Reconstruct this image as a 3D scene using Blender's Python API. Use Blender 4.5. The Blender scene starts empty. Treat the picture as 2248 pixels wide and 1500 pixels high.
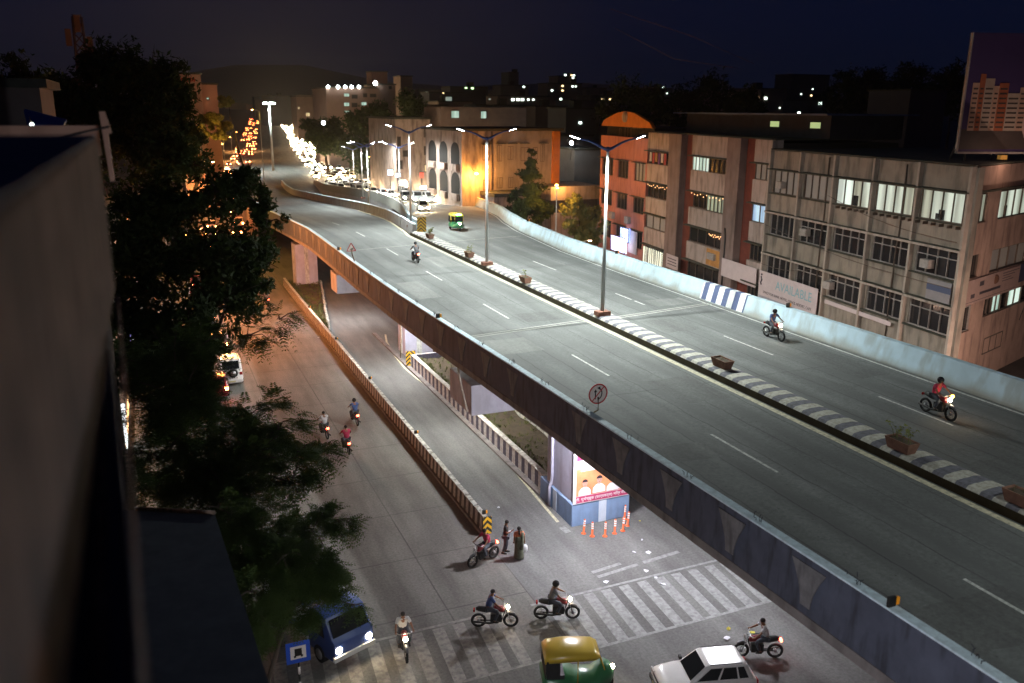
import bpy, bmesh, math, random
from mathutils import Vector, Matrix
R = math.radians
rnd = random.Random(7)
scene = bpy.context.scene
COL = scene.collection

# ------------------------------------------------------------------ camera
FPX, CX, CY = 1882.68, 1124.0, 750.0
_roll = math.atan2(1080 - CX, 7700 - CY)
_hd = (CY - 240) * math.cos(_roll)
_pitch = math.atan2(_hd, FPX)
_fw = Vector((0, math.cos(_pitch), -math.sin(_pitch)))
_r0 = Vector((1, 0, 0)); _u0 = _r0.cross(_fw)
_c, _s = math.cos(_roll), math.sin(_roll)
_r = _c * _r0 - _s * _u0
_u = _s * _r0 + _c * _u0
def _ray(px, py): return _fw * FPX + _r * (px - CX) - _u * (py - CY)
_d = _ray(305, 240)
_M = Matrix.Rotation(math.atan2(_d.x, _d.y), 3, 'Z')
_fw, _r, _u = _M @ _fw, _M @ _r, _M @ _u
CAM = Vector((0, 0, 20))
def GZ(px, py, z=0.0):            # point of the world seen there, on a level plane
    d = _ray(px, py); return CAM + d * ((z - CAM.z) / d.z)
def GX(px, py, x):
    d = _ray(px, py); return CAM + d * (x / d.x)
def GY(px, py, y):
    d = _ray(px, py); return CAM + d * (y / d.y)
cam = bpy.data.cameras.new('camera'); camo = bpy.data.objects.new('camera', cam); COL.objects.link(camo)
camo.matrix_world = Matrix(((_r.x, _u.x, -_fw.x, CAM.x), (_r.y, _u.y, -_fw.y, CAM.y), (_r.z, _u.z, -_fw.z, CAM.z), (0, 0, 0, 1)))
cam.sensor_width = 36; cam.lens = FPX * 36 / 2248
cam.clip_start = 0.2; cam.clip_end = 6000
cam.dof.use_dof = True; cam.dof.focus_distance = 44; cam.dof.aperture_fstop = 0.52
scene.camera = camo
HAZE = 0.00010

# ------------------------------------------------------------------ world (night sky)
W = bpy.data.worlds.new('World'); scene.world = W; W.use_nodes = True
nt = W.node_tree; nt.nodes.clear()
N = nt.nodes.new; L = nt.links.new
out = N('ShaderNodeOutputWorld'); bg = N('ShaderNodeBackground'); L(bg.outputs[0], out.inputs[0])
tc = N('ShaderNodeTexCoord'); sep = N('ShaderNodeSeparateXYZ'); L(tc.outputs['Generated'], sep.inputs[0])
rampz = N('ShaderNodeValToRGB'); L(sep.outputs['Z'], rampz.inputs[0])
e = rampz.color_ramp.elements
e[0].position = 0.0; e[0].color = (0.0034, 0.0052, 0.0140, 1)
e[1].position = 0.5; e[1].color = (0.0018, 0.0034, 0.0150, 1)
el = e.new(0.10); el.color = (0.0022, 0.0042, 0.0165, 1)
dotn = N('ShaderNodeVectorMath'); dotn.operation = 'DOT_PRODUCT'; L(tc.outputs['Generated'], dotn.inputs[0])
dotn.inputs[1].default_value = Vector((0.10, 0.99, 0.07)).normalized()
mr = N('ShaderNodeMapRange'); mr.interpolation_type = 'SMOOTHSTEP'; L(dotn.outputs['Value'], mr.inputs[0])
mr.inputs[1].default_value = 0.90; mr.inputs[2].default_value = 1.0; mr.inputs[3].default_value = 0; mr.inputs[4].default_value = 1
noi = N('ShaderNodeTexNoise'); noi.inputs['Scale'].default_value = 3.2; noi.inputs['Detail'].default_value = 4; L(tc.outputs['Generated'], noi.inputs[0])
mm = N('ShaderNodeMath'); mm.operation = 'MULTIPLY'; L(mr.outputs[0], mm.inputs[0]); L(noi.outputs[0], mm.inputs[1])
glow = N('ShaderNodeMixRGB'); glow.blend_type = 'ADD'; L(mm.outputs[0], glow.inputs[0]); L(rampz.outputs[0], glow.inputs[1])
glow.inputs[2].default_value = (0.0075, 0.0045, 0.0012, 1)
L(glow.outputs[0], bg.inputs[0]); bg.inputs[1].default_value = 1.0

scene.view_settings.view_transform = 'Standard'; scene.view_settings.look = 'None'
scene.view_settings.exposure = 0; scene.view_settings.gamma = 1
scene.cycles.use_denoising = True
scene.cycles.max_bounces = 5; scene.cycles.diffuse_bounces = 3; scene.cycles.glossy_bounces = 2
scene.cycles.transmission_bounces = 4; scene.cycles.transparent_max_bounces = 6; scene.cycles.volume_bounces = 0
scene.cycles.sample_clamp_indirect = 4.0
scene.cycles.caustics_reflective = False; scene.cycles.caustics_refractive = False

# ------------------------------------------------------------------ materials
MATS = {}
def mat(name, col, rough=0.85, var=0.25, scale=2.0, bump=0.0, metal=0.0, spec=0.35, emit=0.0, ecol=None, stain=None, sscale=0.4, samt=0.6, coord='world', trans=0.0):
    if name in MATS: return MATS[name]
    m = bpy.data.materials.new(name); m.use_nodes = True
    nt = m.node_tree; b = nt.nodes['Principled BSDF']; N = nt.nodes.new; L = nt.links.new
    b.inputs['Roughness'].default_value = rough; b.inputs['Metallic'].default_value = metal
    b.inputs['Specular IOR Level'].default_value = spec
    c = tuple(col)
    if var > 0 or stain:
        g = N('ShaderNodeNewGeometry'); pos = g.outputs['Position']
        n = N('ShaderNodeTexNoise'); n.inputs['Scale'].default_value = scale; n.inputs['Detail'].default_value = 6; n.inputs['Roughness'].default_value = 0.62
        L(pos, n.inputs['Vector'])
        mx = N('ShaderNodeMixRGB')
        mx.inputs[1].default_value = tuple(max(0, x * (1 - var)) for x in c) + (1,)
        mx.inputs[2].default_value = tuple(min(1, x * (1 + var)) for x in c) + (1,)
        cr = N('ShaderNodeValToRGB'); cr.color_ramp.elements[0].position = 0.3; cr.color_ramp.elements[1].position = 0.7
        L(n.outputs[0], cr.inputs[0]); L(cr.outputs[0], mx.inputs[0]); res = mx.outputs[0]
        if stain:
            mp = N('ShaderNodeMapping'); mp.inputs['Scale'].default_value = (sscale, sscale, sscale * 0.22); L(pos, mp.inputs[0])
            n2 = N('ShaderNodeTexNoise'); n2.inputs['Scale'].default_value = 4; n2.inputs['Detail'].default_value = 5; L(mp.outputs[0], n2.inputs['Vector'])
            cr2 = N('ShaderNodeValToRGB'); cr2.color_ramp.elements[0].position = 0.47; cr2.color_ramp.elements[1].position = 0.68; L(n2.outputs[0], cr2.inputs[0])
            ma = N('ShaderNodeMath'); ma.operation = 'MULTIPLY'; ma.inputs[1].default_value = samt; L(cr2.outputs[0], ma.inputs[0])
            m2 = N('ShaderNodeMixRGB'); L(ma.outputs[0], m2.inputs[0]); L(res, m2.inputs[1]); m2.inputs[2].default_value = tuple(stain) + (1,)
            res = m2.outputs[0]
        L(res, b.inputs['Base Color'])
        if bump:
            bp = N('ShaderNodeBump'); bp.inputs['Strength'].default_value = bump; bp.inputs['Distance'].default_value = 0.03
            L(n.outputs[0], bp.inputs['Height']); L(bp.outputs[0], b.inputs['Normal'])
    else:
        b.inputs['Base Color'].default_value = c + (1,)
    if emit:
        b.inputs['Emission Color'].default_value = tuple(ecol or c) + (1,)
        b.inputs['Emission Strength'].default_value = emit
    if trans:
        b.inputs['Transmission Weight'].default_value = trans
    MATS[name] = m
    return m
def emat(name, col, strength):
    if name in MATS: return MATS[name]
    m = mat(name, (0.5, 0.5, 0.5), 0.5, 0, emit=strength, ecol=col)
    return m
def nodes_of(m): return m.node_tree, m.node_tree.nodes['Principled BSDF']
def band_mat(name, axis, period, duty, ca, cb, rough=0.8, wob=0.02, var=0.2, phase=0.0):
    """painted bands across world axis (0 x, 1 y)"""
    m = bpy.data.materials.new(name); m.use_nodes = True; nt, b = nodes_of(m); N = nt.nodes.new; L = nt.links.new
    g = N('ShaderNodeNewGeometry'); s = N('ShaderNodeSeparateXYZ'); L(g.outputs['Position'], s.inputs[0])
    nz = N('ShaderNodeTexNoise'); nz.inputs['Scale'].default_value = 1.8; nz.inputs['Detail'].default_value = 6; L(g.outputs['Position'], nz.inputs['Vector'])
    a = N('ShaderNodeMath'); a.operation = 'MULTIPLY_ADD'; L(nz.outputs[0], a.inputs[0]); a.inputs[1].default_value = wob * 10; L(s.outputs[axis], a.inputs[2])
    d = N('ShaderNodeMath'); d.operation = 'MULTIPLY_ADD'; L(a.outputs[0], d.inputs[0]); d.inputs[1].default_value = 1 / period; d.inputs[2].default_value = phase
    f = N('ShaderNodeMath'); f.operation = 'FRACT'; L(d.outputs[0], f.inputs[0])
    lt = N('ShaderNodeMath'); lt.operation = 'LESS_THAN'; L(f.outputs[0], lt.inputs[0]); lt.inputs[1].default_value = duty
    mx = N('ShaderNodeMixRGB'); L(lt.outputs[0], mx.inputs[0]); mx.inputs[1].default_value = cb + (1,); mx.inputs[2].default_value = ca + (1,)
    n2 = N('ShaderNodeTexNoise'); n2.inputs['Scale'].default_value = 7; n2.inputs['Detail'].default_value = 7; L(g.outputs['Position'], n2.inputs['Vector'])
    cr = N('ShaderNodeValToRGB'); cr.color_ramp.elements[0].position = 0.35; cr.color_ramp.elements[1].position = 0.65
    cr.color_ramp.elements[0].color = (1 - var * 2, 1 - var * 2.1, 1 - var * 2.3, 1); L(n2.outputs[0], cr.inputs[0])
    mu = N('ShaderNodeMixRGB'); mu.blend_type = 'MULTIPLY'; mu.inputs[0].default_value = 1; L(mx.outputs[0], mu.inputs[1]); L(cr.outputs[0], mu.inputs[2])
    L(mu.outputs[0], b.inputs['Base Color']); b.inputs['Roughness'].default_value = rough
    MATS[name] = m
    return m

# ------------------------------------------------------------------ mesh building
class MB:
    def __init__(s): s.v = []; s.f = []; s.m = []; s.sm = []
    def add(s, vs, fs, mi=0, smooth=False):
        o = len(s.v); s.v += [tuple(v) for v in vs]
        for f in fs: s.f.append(tuple(i + o for i in f)); s.m.append(mi); s.sm.append(smooth)
        return s
    def box(s, x0, x1, y0, y1, z0, z1, mi=0):
        return s.add([(x0, y0, z0), (x1, y0, z0), (x1, y1, z0), (x0, y1, z0), (x0, y0, z1), (x1, y0, z1), (x1, y1, z1), (x0, y1, z1)],
                     [(0, 3, 2, 1), (4, 5, 6, 7), (0, 1, 5, 4), (1, 2, 6, 5), (2, 3, 7, 6), (3, 0, 4, 7)], mi)
    def quad(s, a, b, c, d, mi=0): return s.add([a, b, c, d], [(0, 1, 2, 3)], mi)
    def prism(s, pts, z0, z1, mi=0):            # plan outline (ccw) extruded upward
        n = len(pts); vs = [(p[0], p[1], z0) for p in pts] + [(p[0], p[1], z1) for p in pts]
        fs = [tuple(range(n - 1, -1, -1)), tuple(range(n, 2 * n))] + [(i, (i + 1) % n, n + (i + 1) % n, n + i) for i in range(n)]
        return s.add(vs, fs, mi)
    def ext(s, pts, vec, mi=0):                 # any planar outline extruded along a vector
        n = len(pts); v = Vector(vec); vs = [Vector(p) for p in pts] + [Vector(p) + v for p in pts]
        fs = [tuple(range(n - 1, -1, -1)), tuple(range(n, 2 * n))] + [(i, (i + 1) % n, n + (i + 1) % n, n + i) for i in range(n)]
        return s.add(vs, fs, mi)
    def tube(s, pts, rad, n=8, mi=0, smooth=True, cap=True):
        pts = [Vector(p) for p in pts]
        if not isinstance(rad, (list, tuple)): rad = [rad] * len(pts)
        vs = []; fs = []
        for i, p in enumerate(pts):
            d = (pts[min(i + 1, len(pts) - 1)] - pts[max(i - 1, 0)])
            d = d.normalized() if d.length > 1e-9 else Vector((0, 0, 1))
            ref = Vector((0, 0, 1)) if abs(d.z) < 0.95 else Vector((1, 0, 0))
            a = d.cross(ref).normalized(); b = d.cross(a)
            for k in range(n):
                t = 2 * math.pi * k / n; vs.append(p + a * (math.cos(t) * rad[i]) + b * (math.sin(t) * rad[i]))
        for i in range(len(pts) - 1):
            for k in range(n):
                fs.append((i * n + k, i * n + (k + 1) % n, (i + 1) * n + (k + 1) % n, (i + 1) * n + k))
        if cap: fs += [tuple(range(n)), tuple(range((len(pts) - 1) * n, len(pts) * n))]
        return s.add(vs, fs, mi, smooth)
    def lathe(s, prof, c=(0, 0, 0), n=16, mi=0, smooth=True):
        vs = []; fs = []; c = Vector(c)
        for r, z in prof:
            for k in range(n):
                t = 2 * math.pi * k / n; vs.append(c + Vector((r * math.cos(t), r * math.sin(t), z)))
        for i in range(len(prof) - 1):
            for k in range(n): fs.append((i * n + k, i * n + (k + 1) % n, (i + 1) * n + (k + 1) % n, (i + 1) * n + k))
        fs += [tuple(range(n - 1, -1, -1)), tuple(range((len(prof) - 1) * n, len(prof) * n))]
        return s.add(vs, fs, mi, smooth)
    def ball(s, c, r, n=10, mi=0, sq=(1, 1, 1)):
        vs = []; fs = []; m = max(4, n // 2 + 1)
        for i in range(m + 1):
            a = math.pi * i / m
            for k in range(n):
                t = 2 * math.pi * k / n
                vs.append((c[0] + r * sq[0] * math.sin(a) * math.cos(t), c[1] + r * sq[1] * math.sin(a) * math.sin(t), c[2] + r * sq[2] * math.cos(a)))
        for i in range(m):
            for k in range(n): fs.append((i * n + k, (i + 1) * n + k, (i + 1) * n + (k + 1) % n, i * n + (k + 1) % n))
        return s.add(vs, fs, mi, True)
    def sweep(s, path, prof, mi=0, cap=True, closed=True):
        """profile (lateral to the right, up) carried along a path of (x,y,z)"""
        P = [Vector(p) for p in path]; n = len(prof); vs = []; fs = []
        for i, p in enumerate(P):
            d = P[min(i + 1, len(P) - 1)] - P[max(i - 1, 0)]; d.z = 0; d.normalize()
            rt = Vector((d.y, -d.x, 0))
            for u, w in prof: vs.append(p + rt * u + Vector((0, 0, w)))
        for i in range(len(P) - 1):
            for k in range(n if closed else n - 1):
                fs.append((i * n + k, i * n + (k + 1) % n, (i + 1) * n + (k + 1) % n, (i + 1) * n + k))
        if cap and closed: fs += [tuple(range(n)), tuple(range((len(P) - 1) * n, len(P) * n))]
        return s.add(vs, fs, mi)
    def build(s, name, mats, parent=None, bevel=0.0, fixn=True):
        me = bpy.data.meshes.new(name)
        vs = s.v
        if parent is not None:
            inv = rootmat(parent).inverted(); vs = [tuple(inv @ Vector(v)) for v in s.v]
        me.from_pydata(vs, [], s.f)
        if not isinstance(mats, (list, tuple)): mats = [mats]
        for m in mats: me.materials.append(m)
        me.polygons.foreach_set('material_index', s.m); me.polygons.foreach_set('use_smooth', s.sm)
        if fixn and len(s.f) < 20000:
            bm = bmesh.new(); bm.from_mesh(me); bmesh.ops.recalc_face_normals(bm, faces=bm.faces)
            if bevel: bmesh.ops.bevel(bm, geom=[e for e in bm.edges if e.is_manifold and e.calc_face_angle(0) > 0.5], offset=bevel, segments=2, affect='EDGES', profile=0.6)
            bm.to_mesh(me); bm.free()
        me.update()
        o = bpy.data.objects.new(name, me); COL.objects.link(o)
        if parent is not None: o.parent = parent
        return o
def rootmat(o):
    while o.parent is not None: o = o.parent
    return Matrix.LocRotScale(o.location, o.rotation_euler, o.scale)
def tag(o, label, cat, group=None, kind=None):
    if label: o['label'] = label
    if cat: o['category'] = cat
    if group: o['group'] = group
    if kind: o['kind'] = kind
    return o
def thing(name, label, cat, loc=(0, 0, 0), rz=0.0, group=None):
    o = bpy.data.objects.new(name, None); COL.objects.link(o); o.empty_display_size = 0.3
    o.location = loc; o.rotation_euler = (0, 0, rz)
    return tag(o, label, cat, group)
def struct(name, mb, m): o = mb.build(name, m); o['kind'] = 'structure'; return o
def kids(o): return [c for c in bpy.data.objects if c.parent is o]
def dup(root, loc, rz=0.0, label=None, group=None, scale=None):
    def cp(o, par):
        c = o.copy(); COL.objects.link(c); c.parent = par
        for ch in KIDS(o): cp(ch, c)
        return c
    r = cp(root, None); r.location = loc; r.rotation_euler = (0, 0, rz)
    if scale: r.scale = (scale,) * 3
    if label: r['label'] = label
    if group: r['group'] = group
    return r
_kc = {}
def KIDS(o):
    k = o.name
    if k not in _kc: _kc[k] = [c for c in COL.objects if c.parent is o]
    return _kc[k]
def lamp(kind, loc, power, col, size=0.3, rot=None, name='lamp_light', parent=None, spot=None):
    l = bpy.data.lights.new(name, kind); l.energy = power; l.color = col
    if kind == 'AREA': l.shape = 'DISK'; l.size = size
    elif kind in ('POINT', 'SPOT'): l.shadow_soft_size = size
    if spot: l.spot_size = R(spot); l.spot_blend = 0.6
    o = bpy.data.objects.new(name, l); COL.objects.link(o)
    if parent is not None: o.location = rootmat(parent).inverted() @ Vector(loc); o.parent = parent
    else: o.location = loc
    if rot: o.rotation_euler = rot
    return o
def text_mesh(body, size, name, m, parent=None, M=None, ext=0.006, align='CENTER'):
    cu = bpy.data.curves.new(name, 'FONT'); cu.body = body; cu.size = size; cu.extrude = ext; cu.align_x = align; cu.align_y = 'CENTER'; cu.resolution_u = 3
    t = bpy.data.objects.new('tmp', cu); COL.objects.link(t)
    bpy.context.view_layer.update()
    me = bpy.data.meshes.new_from_object(t.evaluated_get(bpy.context.evaluated_depsgraph_get()))
    bpy.data.objects.remove(t); bpy.data.curves.remove(cu)
    mt = M or Matrix.Identity(4)
    if parent is not None: mt = rootmat(parent).inverted() @ mt
    me.transform(mt); me.materials.clear(); me.materials.append(m)
    o = bpy.data.objects.new(name, me); COL.objects.link(o)
    if parent is not None: o.parent = parent
    return o
def frame_mat(origin, xdir, zdir=(0, 0, 1)):
    """matrix whose local x is xdir, local y is zdir, local z the normal (for lettering)"""
    x = Vector(xdir).normalized(); y = Vector(zdir).normalized(); z = x.cross(y)
    return Matrix(((x.x, y.x, z.x, origin[0]), (x.y, y.y, z.y, origin[1]), (x.z, y.z, z.z, origin[2]), (0, 0, 0, 1)))
def lerp(tab, y):
    if y <= tab[0][0]: return tab[0][1]
    for (a, va), (b, vb) in zip(tab, tab[1:]):
        if y <= b: return va + (vb - va) * (y - a) / (b - a)
    return tab[-1][1]
# ------------------------------------------------------------------ ground, roads
def terrain(x, y): return max(0.0, (y - 480) * 0.020) if y < 1500 else 20.4 + (y - 1500) * 0.012
def hillz(x, y):
    h = 0
    for hx, hy, hw, hd, hh in ((540, 3300, 380, 600, 88), (250, 3500, 420, 600, 60), (1500, 3800, 900, 700, 70), (2500, 3900, 700, 700, 80)):
        h += hh * math.exp(-((x - hx) / hw) ** 2 - ((y - hy) / hd) ** 2)
    return h
def zdeck(y):
    if y < 82: return 7.5
    if y < 98: t = (y - 82) / 16.0; return 7.5 - 0.4 * t * t
    return max(0.03, 12.0 - 0.05 * y)
def GP(px, py, zf=zdeck, y0=20, y1=2400):
    d = _ray(px, py); y = y0
    while y < y1:
        P = CAM + d * (y / d.y)
        if P.z <= zf(y): return P
        y += 0.25
    return P
m_earth = mat('earth', (0.075, 0.062, 0.05), 0.95, 0.4, 0.6, 0.3)
g = MB(); xs = [-1600, -900, -500, -250, -120, -60, -20, 0, 20, 40, 60, 90, 140, 220, 350, 550, 850, 1300, 2000, 3000]
ys = [-120, -40, 0, 40, 80, 120, 180, 260, 360, 480, 600, 800, 1050, 1500, 2100, 2600, 2900, 3200, 3500, 3900, 4400]
vs = [(x, y, terrain(x, y) + (hillz(x, y) if y > 2000 else 0)) for y in ys for x in xs]
nx = len(xs); g.add(vs, [(j * nx + i, j * nx + i + 1, (j + 1) * nx + i + 1, (j + 1) * nx + i) for j in range(len(ys) - 1) for i in range(nx - 1)], 0, True)
struct('ground', g, m_earth)

def road_mat(name, col, slab=None, var=0.22, rough=0.82, seams=None, specks=True):
    m = bpy.data.materials.new(name); m.use_nodes = True; nt, b = nodes_of(m); N = nt.nodes.new; L = nt.links.new
    gg = N('ShaderNodeNewGeometry'); pos = gg.outputs['Position']; sp = N('ShaderNodeSeparateXYZ'); L(pos, sp.inputs[0])
    def noise(sc, det, vec=pos):
        n = N('ShaderNodeTexNoise'); n.inputs['Scale'].default_value = sc; n.inputs['Detail'].default_value = det; n.inputs['Roughness'].default_value = 0.6; L(vec, n.inputs['Vector']); return n.outputs[0]
    mp = N('ShaderNodeMapping'); mp.inputs['Scale'].default_value = (0.9, 0.10, 1); L(pos, mp.inputs[0])
    n1 = noise(1.0, 5, mp.outputs[0]); n2 = noise(9.0, 6); n3 = noise(0.25, 3)
    base = N('ShaderNodeMixRGB'); base.inputs[1].default_value = tuple(c * (1 - var) for c in col) + (1,); base.inputs[2].default_value = tuple(c * (1 + var) for c in col) + (1,)
    cr = N('ShaderNodeValToRGB'); cr.color_ramp.elements[0].position = 0.35; cr.color_ramp.elements[1].position = 0.65; L(n1, cr.inputs[0]); L(cr.outputs[0], base.inputs[0])
    o2 = N('ShaderNodeMixRGB'); o2.blend_type = 'OVERLAY'; o2.inputs[0].default_value = 0.55; L(base.outputs[0], o2.inputs[1]); L(n2, o2.inputs[2])
    o3 = N('ShaderNodeMixRGB'); o3.blend_type = 'OVERLAY'; o3.inputs[0].default_value = 0.35; L(o2.outputs[0], o3.inputs[1]); L(n3, o3.inputs[2])
    res = o3.outputs[0]
    def line(axis, period, width, wob, off=0.0, dark=0.35):
        nonlocal res
        nzz = noise(0.7, 4)
        a = N('ShaderNodeMath'); a.operation = 'MULTIPLY_ADD'; L(nzz, a.inputs[0]); a.inputs[1].default_value = wob; L(sp.outputs[axis], a.inputs[2])
        d = N('ShaderNodeMath'); d.operation = 'MULTIPLY_ADD'; L(a.outputs[0], d.inputs[0]); d.inputs[1].default_value = 1 / period; d.inputs[2].default_value = -off / period
        f = N('ShaderNodeMath'); f.operation = 'FRACT'; L(d.outputs[0], f.inputs[0])
        su = N('ShaderNodeMath'); su.operation = 'SUBTRACT'; L(f.outputs[0], su.inputs[0]); su.inputs[1].default_value = 0.5
        ab = N('ShaderNodeMath'); ab.operation = 'ABSOLUTE'; L(su.outputs[0], ab.inputs[0])
        mr = N('ShaderNodeMapRange'); L(ab.outputs[0], mr.inputs[0]); mr.inputs[1].default_value = 0; mr.inputs[2].default_value = width / period; mr.inputs[3].default_value = 1; mr.inputs[4].default_value = 0
        nn = noise(0.35, 3); m2 = N('ShaderNodeMath'); m2.operation = 'MULTIPLY'; L(mr.outputs[0], m2.inputs[0]); L(nn, m2.inputs[1])
        m3 = N('ShaderNodeMath'); m3.operation = 'MULTIPLY'; m3.inputs[1].default_value = 1.5; m3.use_clamp = True; L(m2.outputs[0], m3.inputs[0])
        mx = N('ShaderNodeMixRGB'); L(m3.outputs[0], mx.inputs[0]); L(res, mx.inputs[1]); mx.inputs[2].default_value = tuple(c * dark for c in col) + (1,)
        res = mx.outputs[0]
    for s in (seams or []): line(*s)
    if slab:
        line(0, slab[0], 0.05, 0.03, slab[2]); line(1, slab[1], 0.05, 0.03)
    if specks:
        vo = N('ShaderNodeTexVoronoi'); vo.inputs['Scale'].default_value = 2.6; L(pos, vo.inputs['Vector'])
        lt = N('ShaderNodeMapRange'); L(vo.outputs['Distance'], lt.inputs[0]); lt.inputs[1].default_value = 0.03; lt.inputs[2].default_value = 0.14; lt.inputs[3].default_value = 0.7; lt.inputs[4].default_value = 0
        n5 = noise(1.7, 2); q = N('ShaderNodeMath'); q.operation = 'GREATER_THAN'; L(n5, q.inputs[0]); q.inputs[1].default_value = 0.52
        q2 = N('ShaderNodeMath'); q2.operation = 'MULTIPLY'; L(q.outputs[0], q2.inputs[0]); L(lt.outputs[0], q2.inputs[1])
        mx = N('ShaderNodeMixRGB'); L(q2.outputs[0], mx.inputs[0]); L(res, mx.inputs[1]); mx.inputs[2].default_value = tuple(c * 0.35 for c in col) + (1,); res = mx.outputs[0]
    L(res, b.inputs['Base Color']); b.inputs['Roughness'].default_value = rough; b.inputs['Specular IOR Level'].default_value = 0.3
    bp = N('ShaderNodeBump'); bp.inputs['Strength'].default_value = 0.35; bp.inputs['Distance'].default_value = 0.02; L(n2, bp.inputs['Height']); L(bp.outputs[0], b.inputs['Normal'])
    MATS[name] = m; return m
m_conc_road = road_mat('concrete_road', (0.145, 0.137, 0.125), slab=(3.6, 4.6, 0.8), specks=False)
m_asph = road_mat('street_asphalt', (0.125, 0.123, 0.120), specks=False)
m_deck = road_mat('deck_asphalt', (0.127, 0.131, 0.128), var=0.2, seams=[(0, 1.95, 0.75, 0.25, 0.55, 0.80), (0, 1.62, 0.05, 0.35, 0.3, 0.4), (1, 19.0, 0.06, 0.5, 4.0, 0.5)])
m_patch = road_mat('deck_patch', (0.105, 0.107, 0.104), var=0.2, specks=False)
m_patch2 = road_mat('deck_patch_pale', (0.16, 0.163, 0.156), var=0.2, specks=False)
m_white = mat('road_paint_white', (0.50, 0.50, 0.47), 0.75, 0.3, 5, stain=(0.2, 0.2, 0.19), sscale=2.0, samt=0.85)
m_cream = mat('road_paint_cream', (0.52, 0.48, 0.34), 0.8, 0.28, 4, stain=(0.2, 0.19, 0.15), sscale=1.5, samt=0.7)
m_fade = mat('road_paint_faded', (0.25, 0.235, 0.21), 0.8, 0.25, 4, stain=(0.14, 0.135, 0.13), sscale=1.2, samt=0.95)
m_zeb = mat('zebra_paint_worn', (0.235, 0.238, 0.235), 0.8, 0.2, 4, stain=(0.15, 0.15, 0.148), sscale=1.3, samt=0.95)

def ribbon(mb, left, right, z, mi=0):       # sheet between two edge polylines [(x,y)...] of equal length
    n = len(left); vs = []
    for (a, b) in zip(left, right): vs += [(a[0], a[1], z(a[1]) if callable(z) else z), (b[0], b[1], z(b[1]) if callable(z) else z)]
    return mb.add(vs, [(2 * i, 2 * i + 1, 2 * i + 3, 2 * i + 2) for i in range(n - 1)], mi)
YS = [-60, -20, 0, 20, 40, 60, 80, 100, 130, 160, 190, 220, 250, 290, 340, 400, 470, 560, 700, 900, 1200]
def bend(y): return 0.0 if y < 90 else 0.0007 * (y - 90) ** 2 if y < 180 else 0.0007 * 8100 + (y - 180) * 0.126
zr = lambda y: terrain(0, y) + 0.008
mb = MB(); ribbon(mb, [(1.8 + bend(y), y) for y in YS], [(13.4 + bend(y), y) for y in YS], zr); struct('road', mb, m_conc_road)
mb = MB(); ribbon(mb, [(13.4 + bend(y), y) for y in YS], [(50.5 + bend(y), y) for y in YS], lambda y: terrain(0, y) + 0.012); struct('service_road', mb, m_asph)
m_pave = mat('pavement_slabs', (0.11, 0.10, 0.09), 0.9, 0.35, 1.5, 0.2)
mb = MB(); mb.sweep([(-2.2 + bend(y), y, 0) for y in YS if y < 300], [(0, 0.0), (4.0, 0.0), (4.0, 0.16), (0, 0.16)]); struct('pavement', mb, m_pave)
mb = MB(); mb.sweep([(50.5 + bend(y), y, 0) for y in YS if y < 300], [(0, 0.0), (3.0, 0.0), (3.0, 0.16), (0, 0.16)]); struct('pavement.001', mb, m_pave)

# markings on the lower street
mk = MB()
def strip(mb, p, q, w, z, mi=0):
    p = Vector((p[0], p[1], z)); q = Vector((q[0], q[1], z)); d = (q - p).normalized(); n = Vector((-d.y, d.x, 0)) * (w / 2)
    mb.quad(p - n, q - n, q + n, p + n, mi)
x = 2.6
while x < 24.5:
    if not 12.0 < x < 12.6:
        j = rnd.uniform(-0.03, 0.03); sk = -0.25
        a = Vector((x + j + (0.55 if x > 12 else 0), 28.75, 0)); b = Vector((x + j + (0.55 if x > 12 else 0) + sk, 25.3, 0))
        mi = 0 if x > 12.5 else 1
        mk.add([(a.x, a.y, .017), (a.x + .48, a.y, .017), (b.x + .48, b.y, .017), (b.x, b.y, .017)], [(0, 3, 2, 1)], mi)
    x += 0.88
strip(mk, (13.1, 28.85), (24.5, 29.05), 0.14, .018); strip(mk, (13.0, 25.2), (24.5, 25.35), 0.14, .018)
strip(mk, (2.6, 28.85), (12.2, 28.95), 0.14, .018, 1); strip(mk, (2.6, 25.2), (12.0, 25.3), 0.14, .018, 1)
p = GZ(1300, 1258); q = GZ(1362, 1238); strip(mk, p, q, 0.2, .02)
p = GZ(1312, 1268); q = GZ(1400, 1240); strip(mk, p, q, 0.2, .02)
p = GZ(1412, 1236); q = GZ(1490, 1212); strip(mk, p, q, 0.22, .02)
wl = [GZ(*a) for a in ((846, 735), (849, 752), (866, 780), (888, 808), (917, 833), (945, 852), (980, 876), (1040, 930), (1110, 1010), (1180, 1095), (1225, 1147))]
for a, b in zip(wl, wl[1:]): strip(mk, a, b, 0.16, .019, 2)
strip(mk, GZ(1233, 1158), GZ(1248, 1170), 0.35, .021)
o = mk.build('road_markings', [m_zeb, m_fade, m_cream]); o['kind'] = 'structure'

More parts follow.
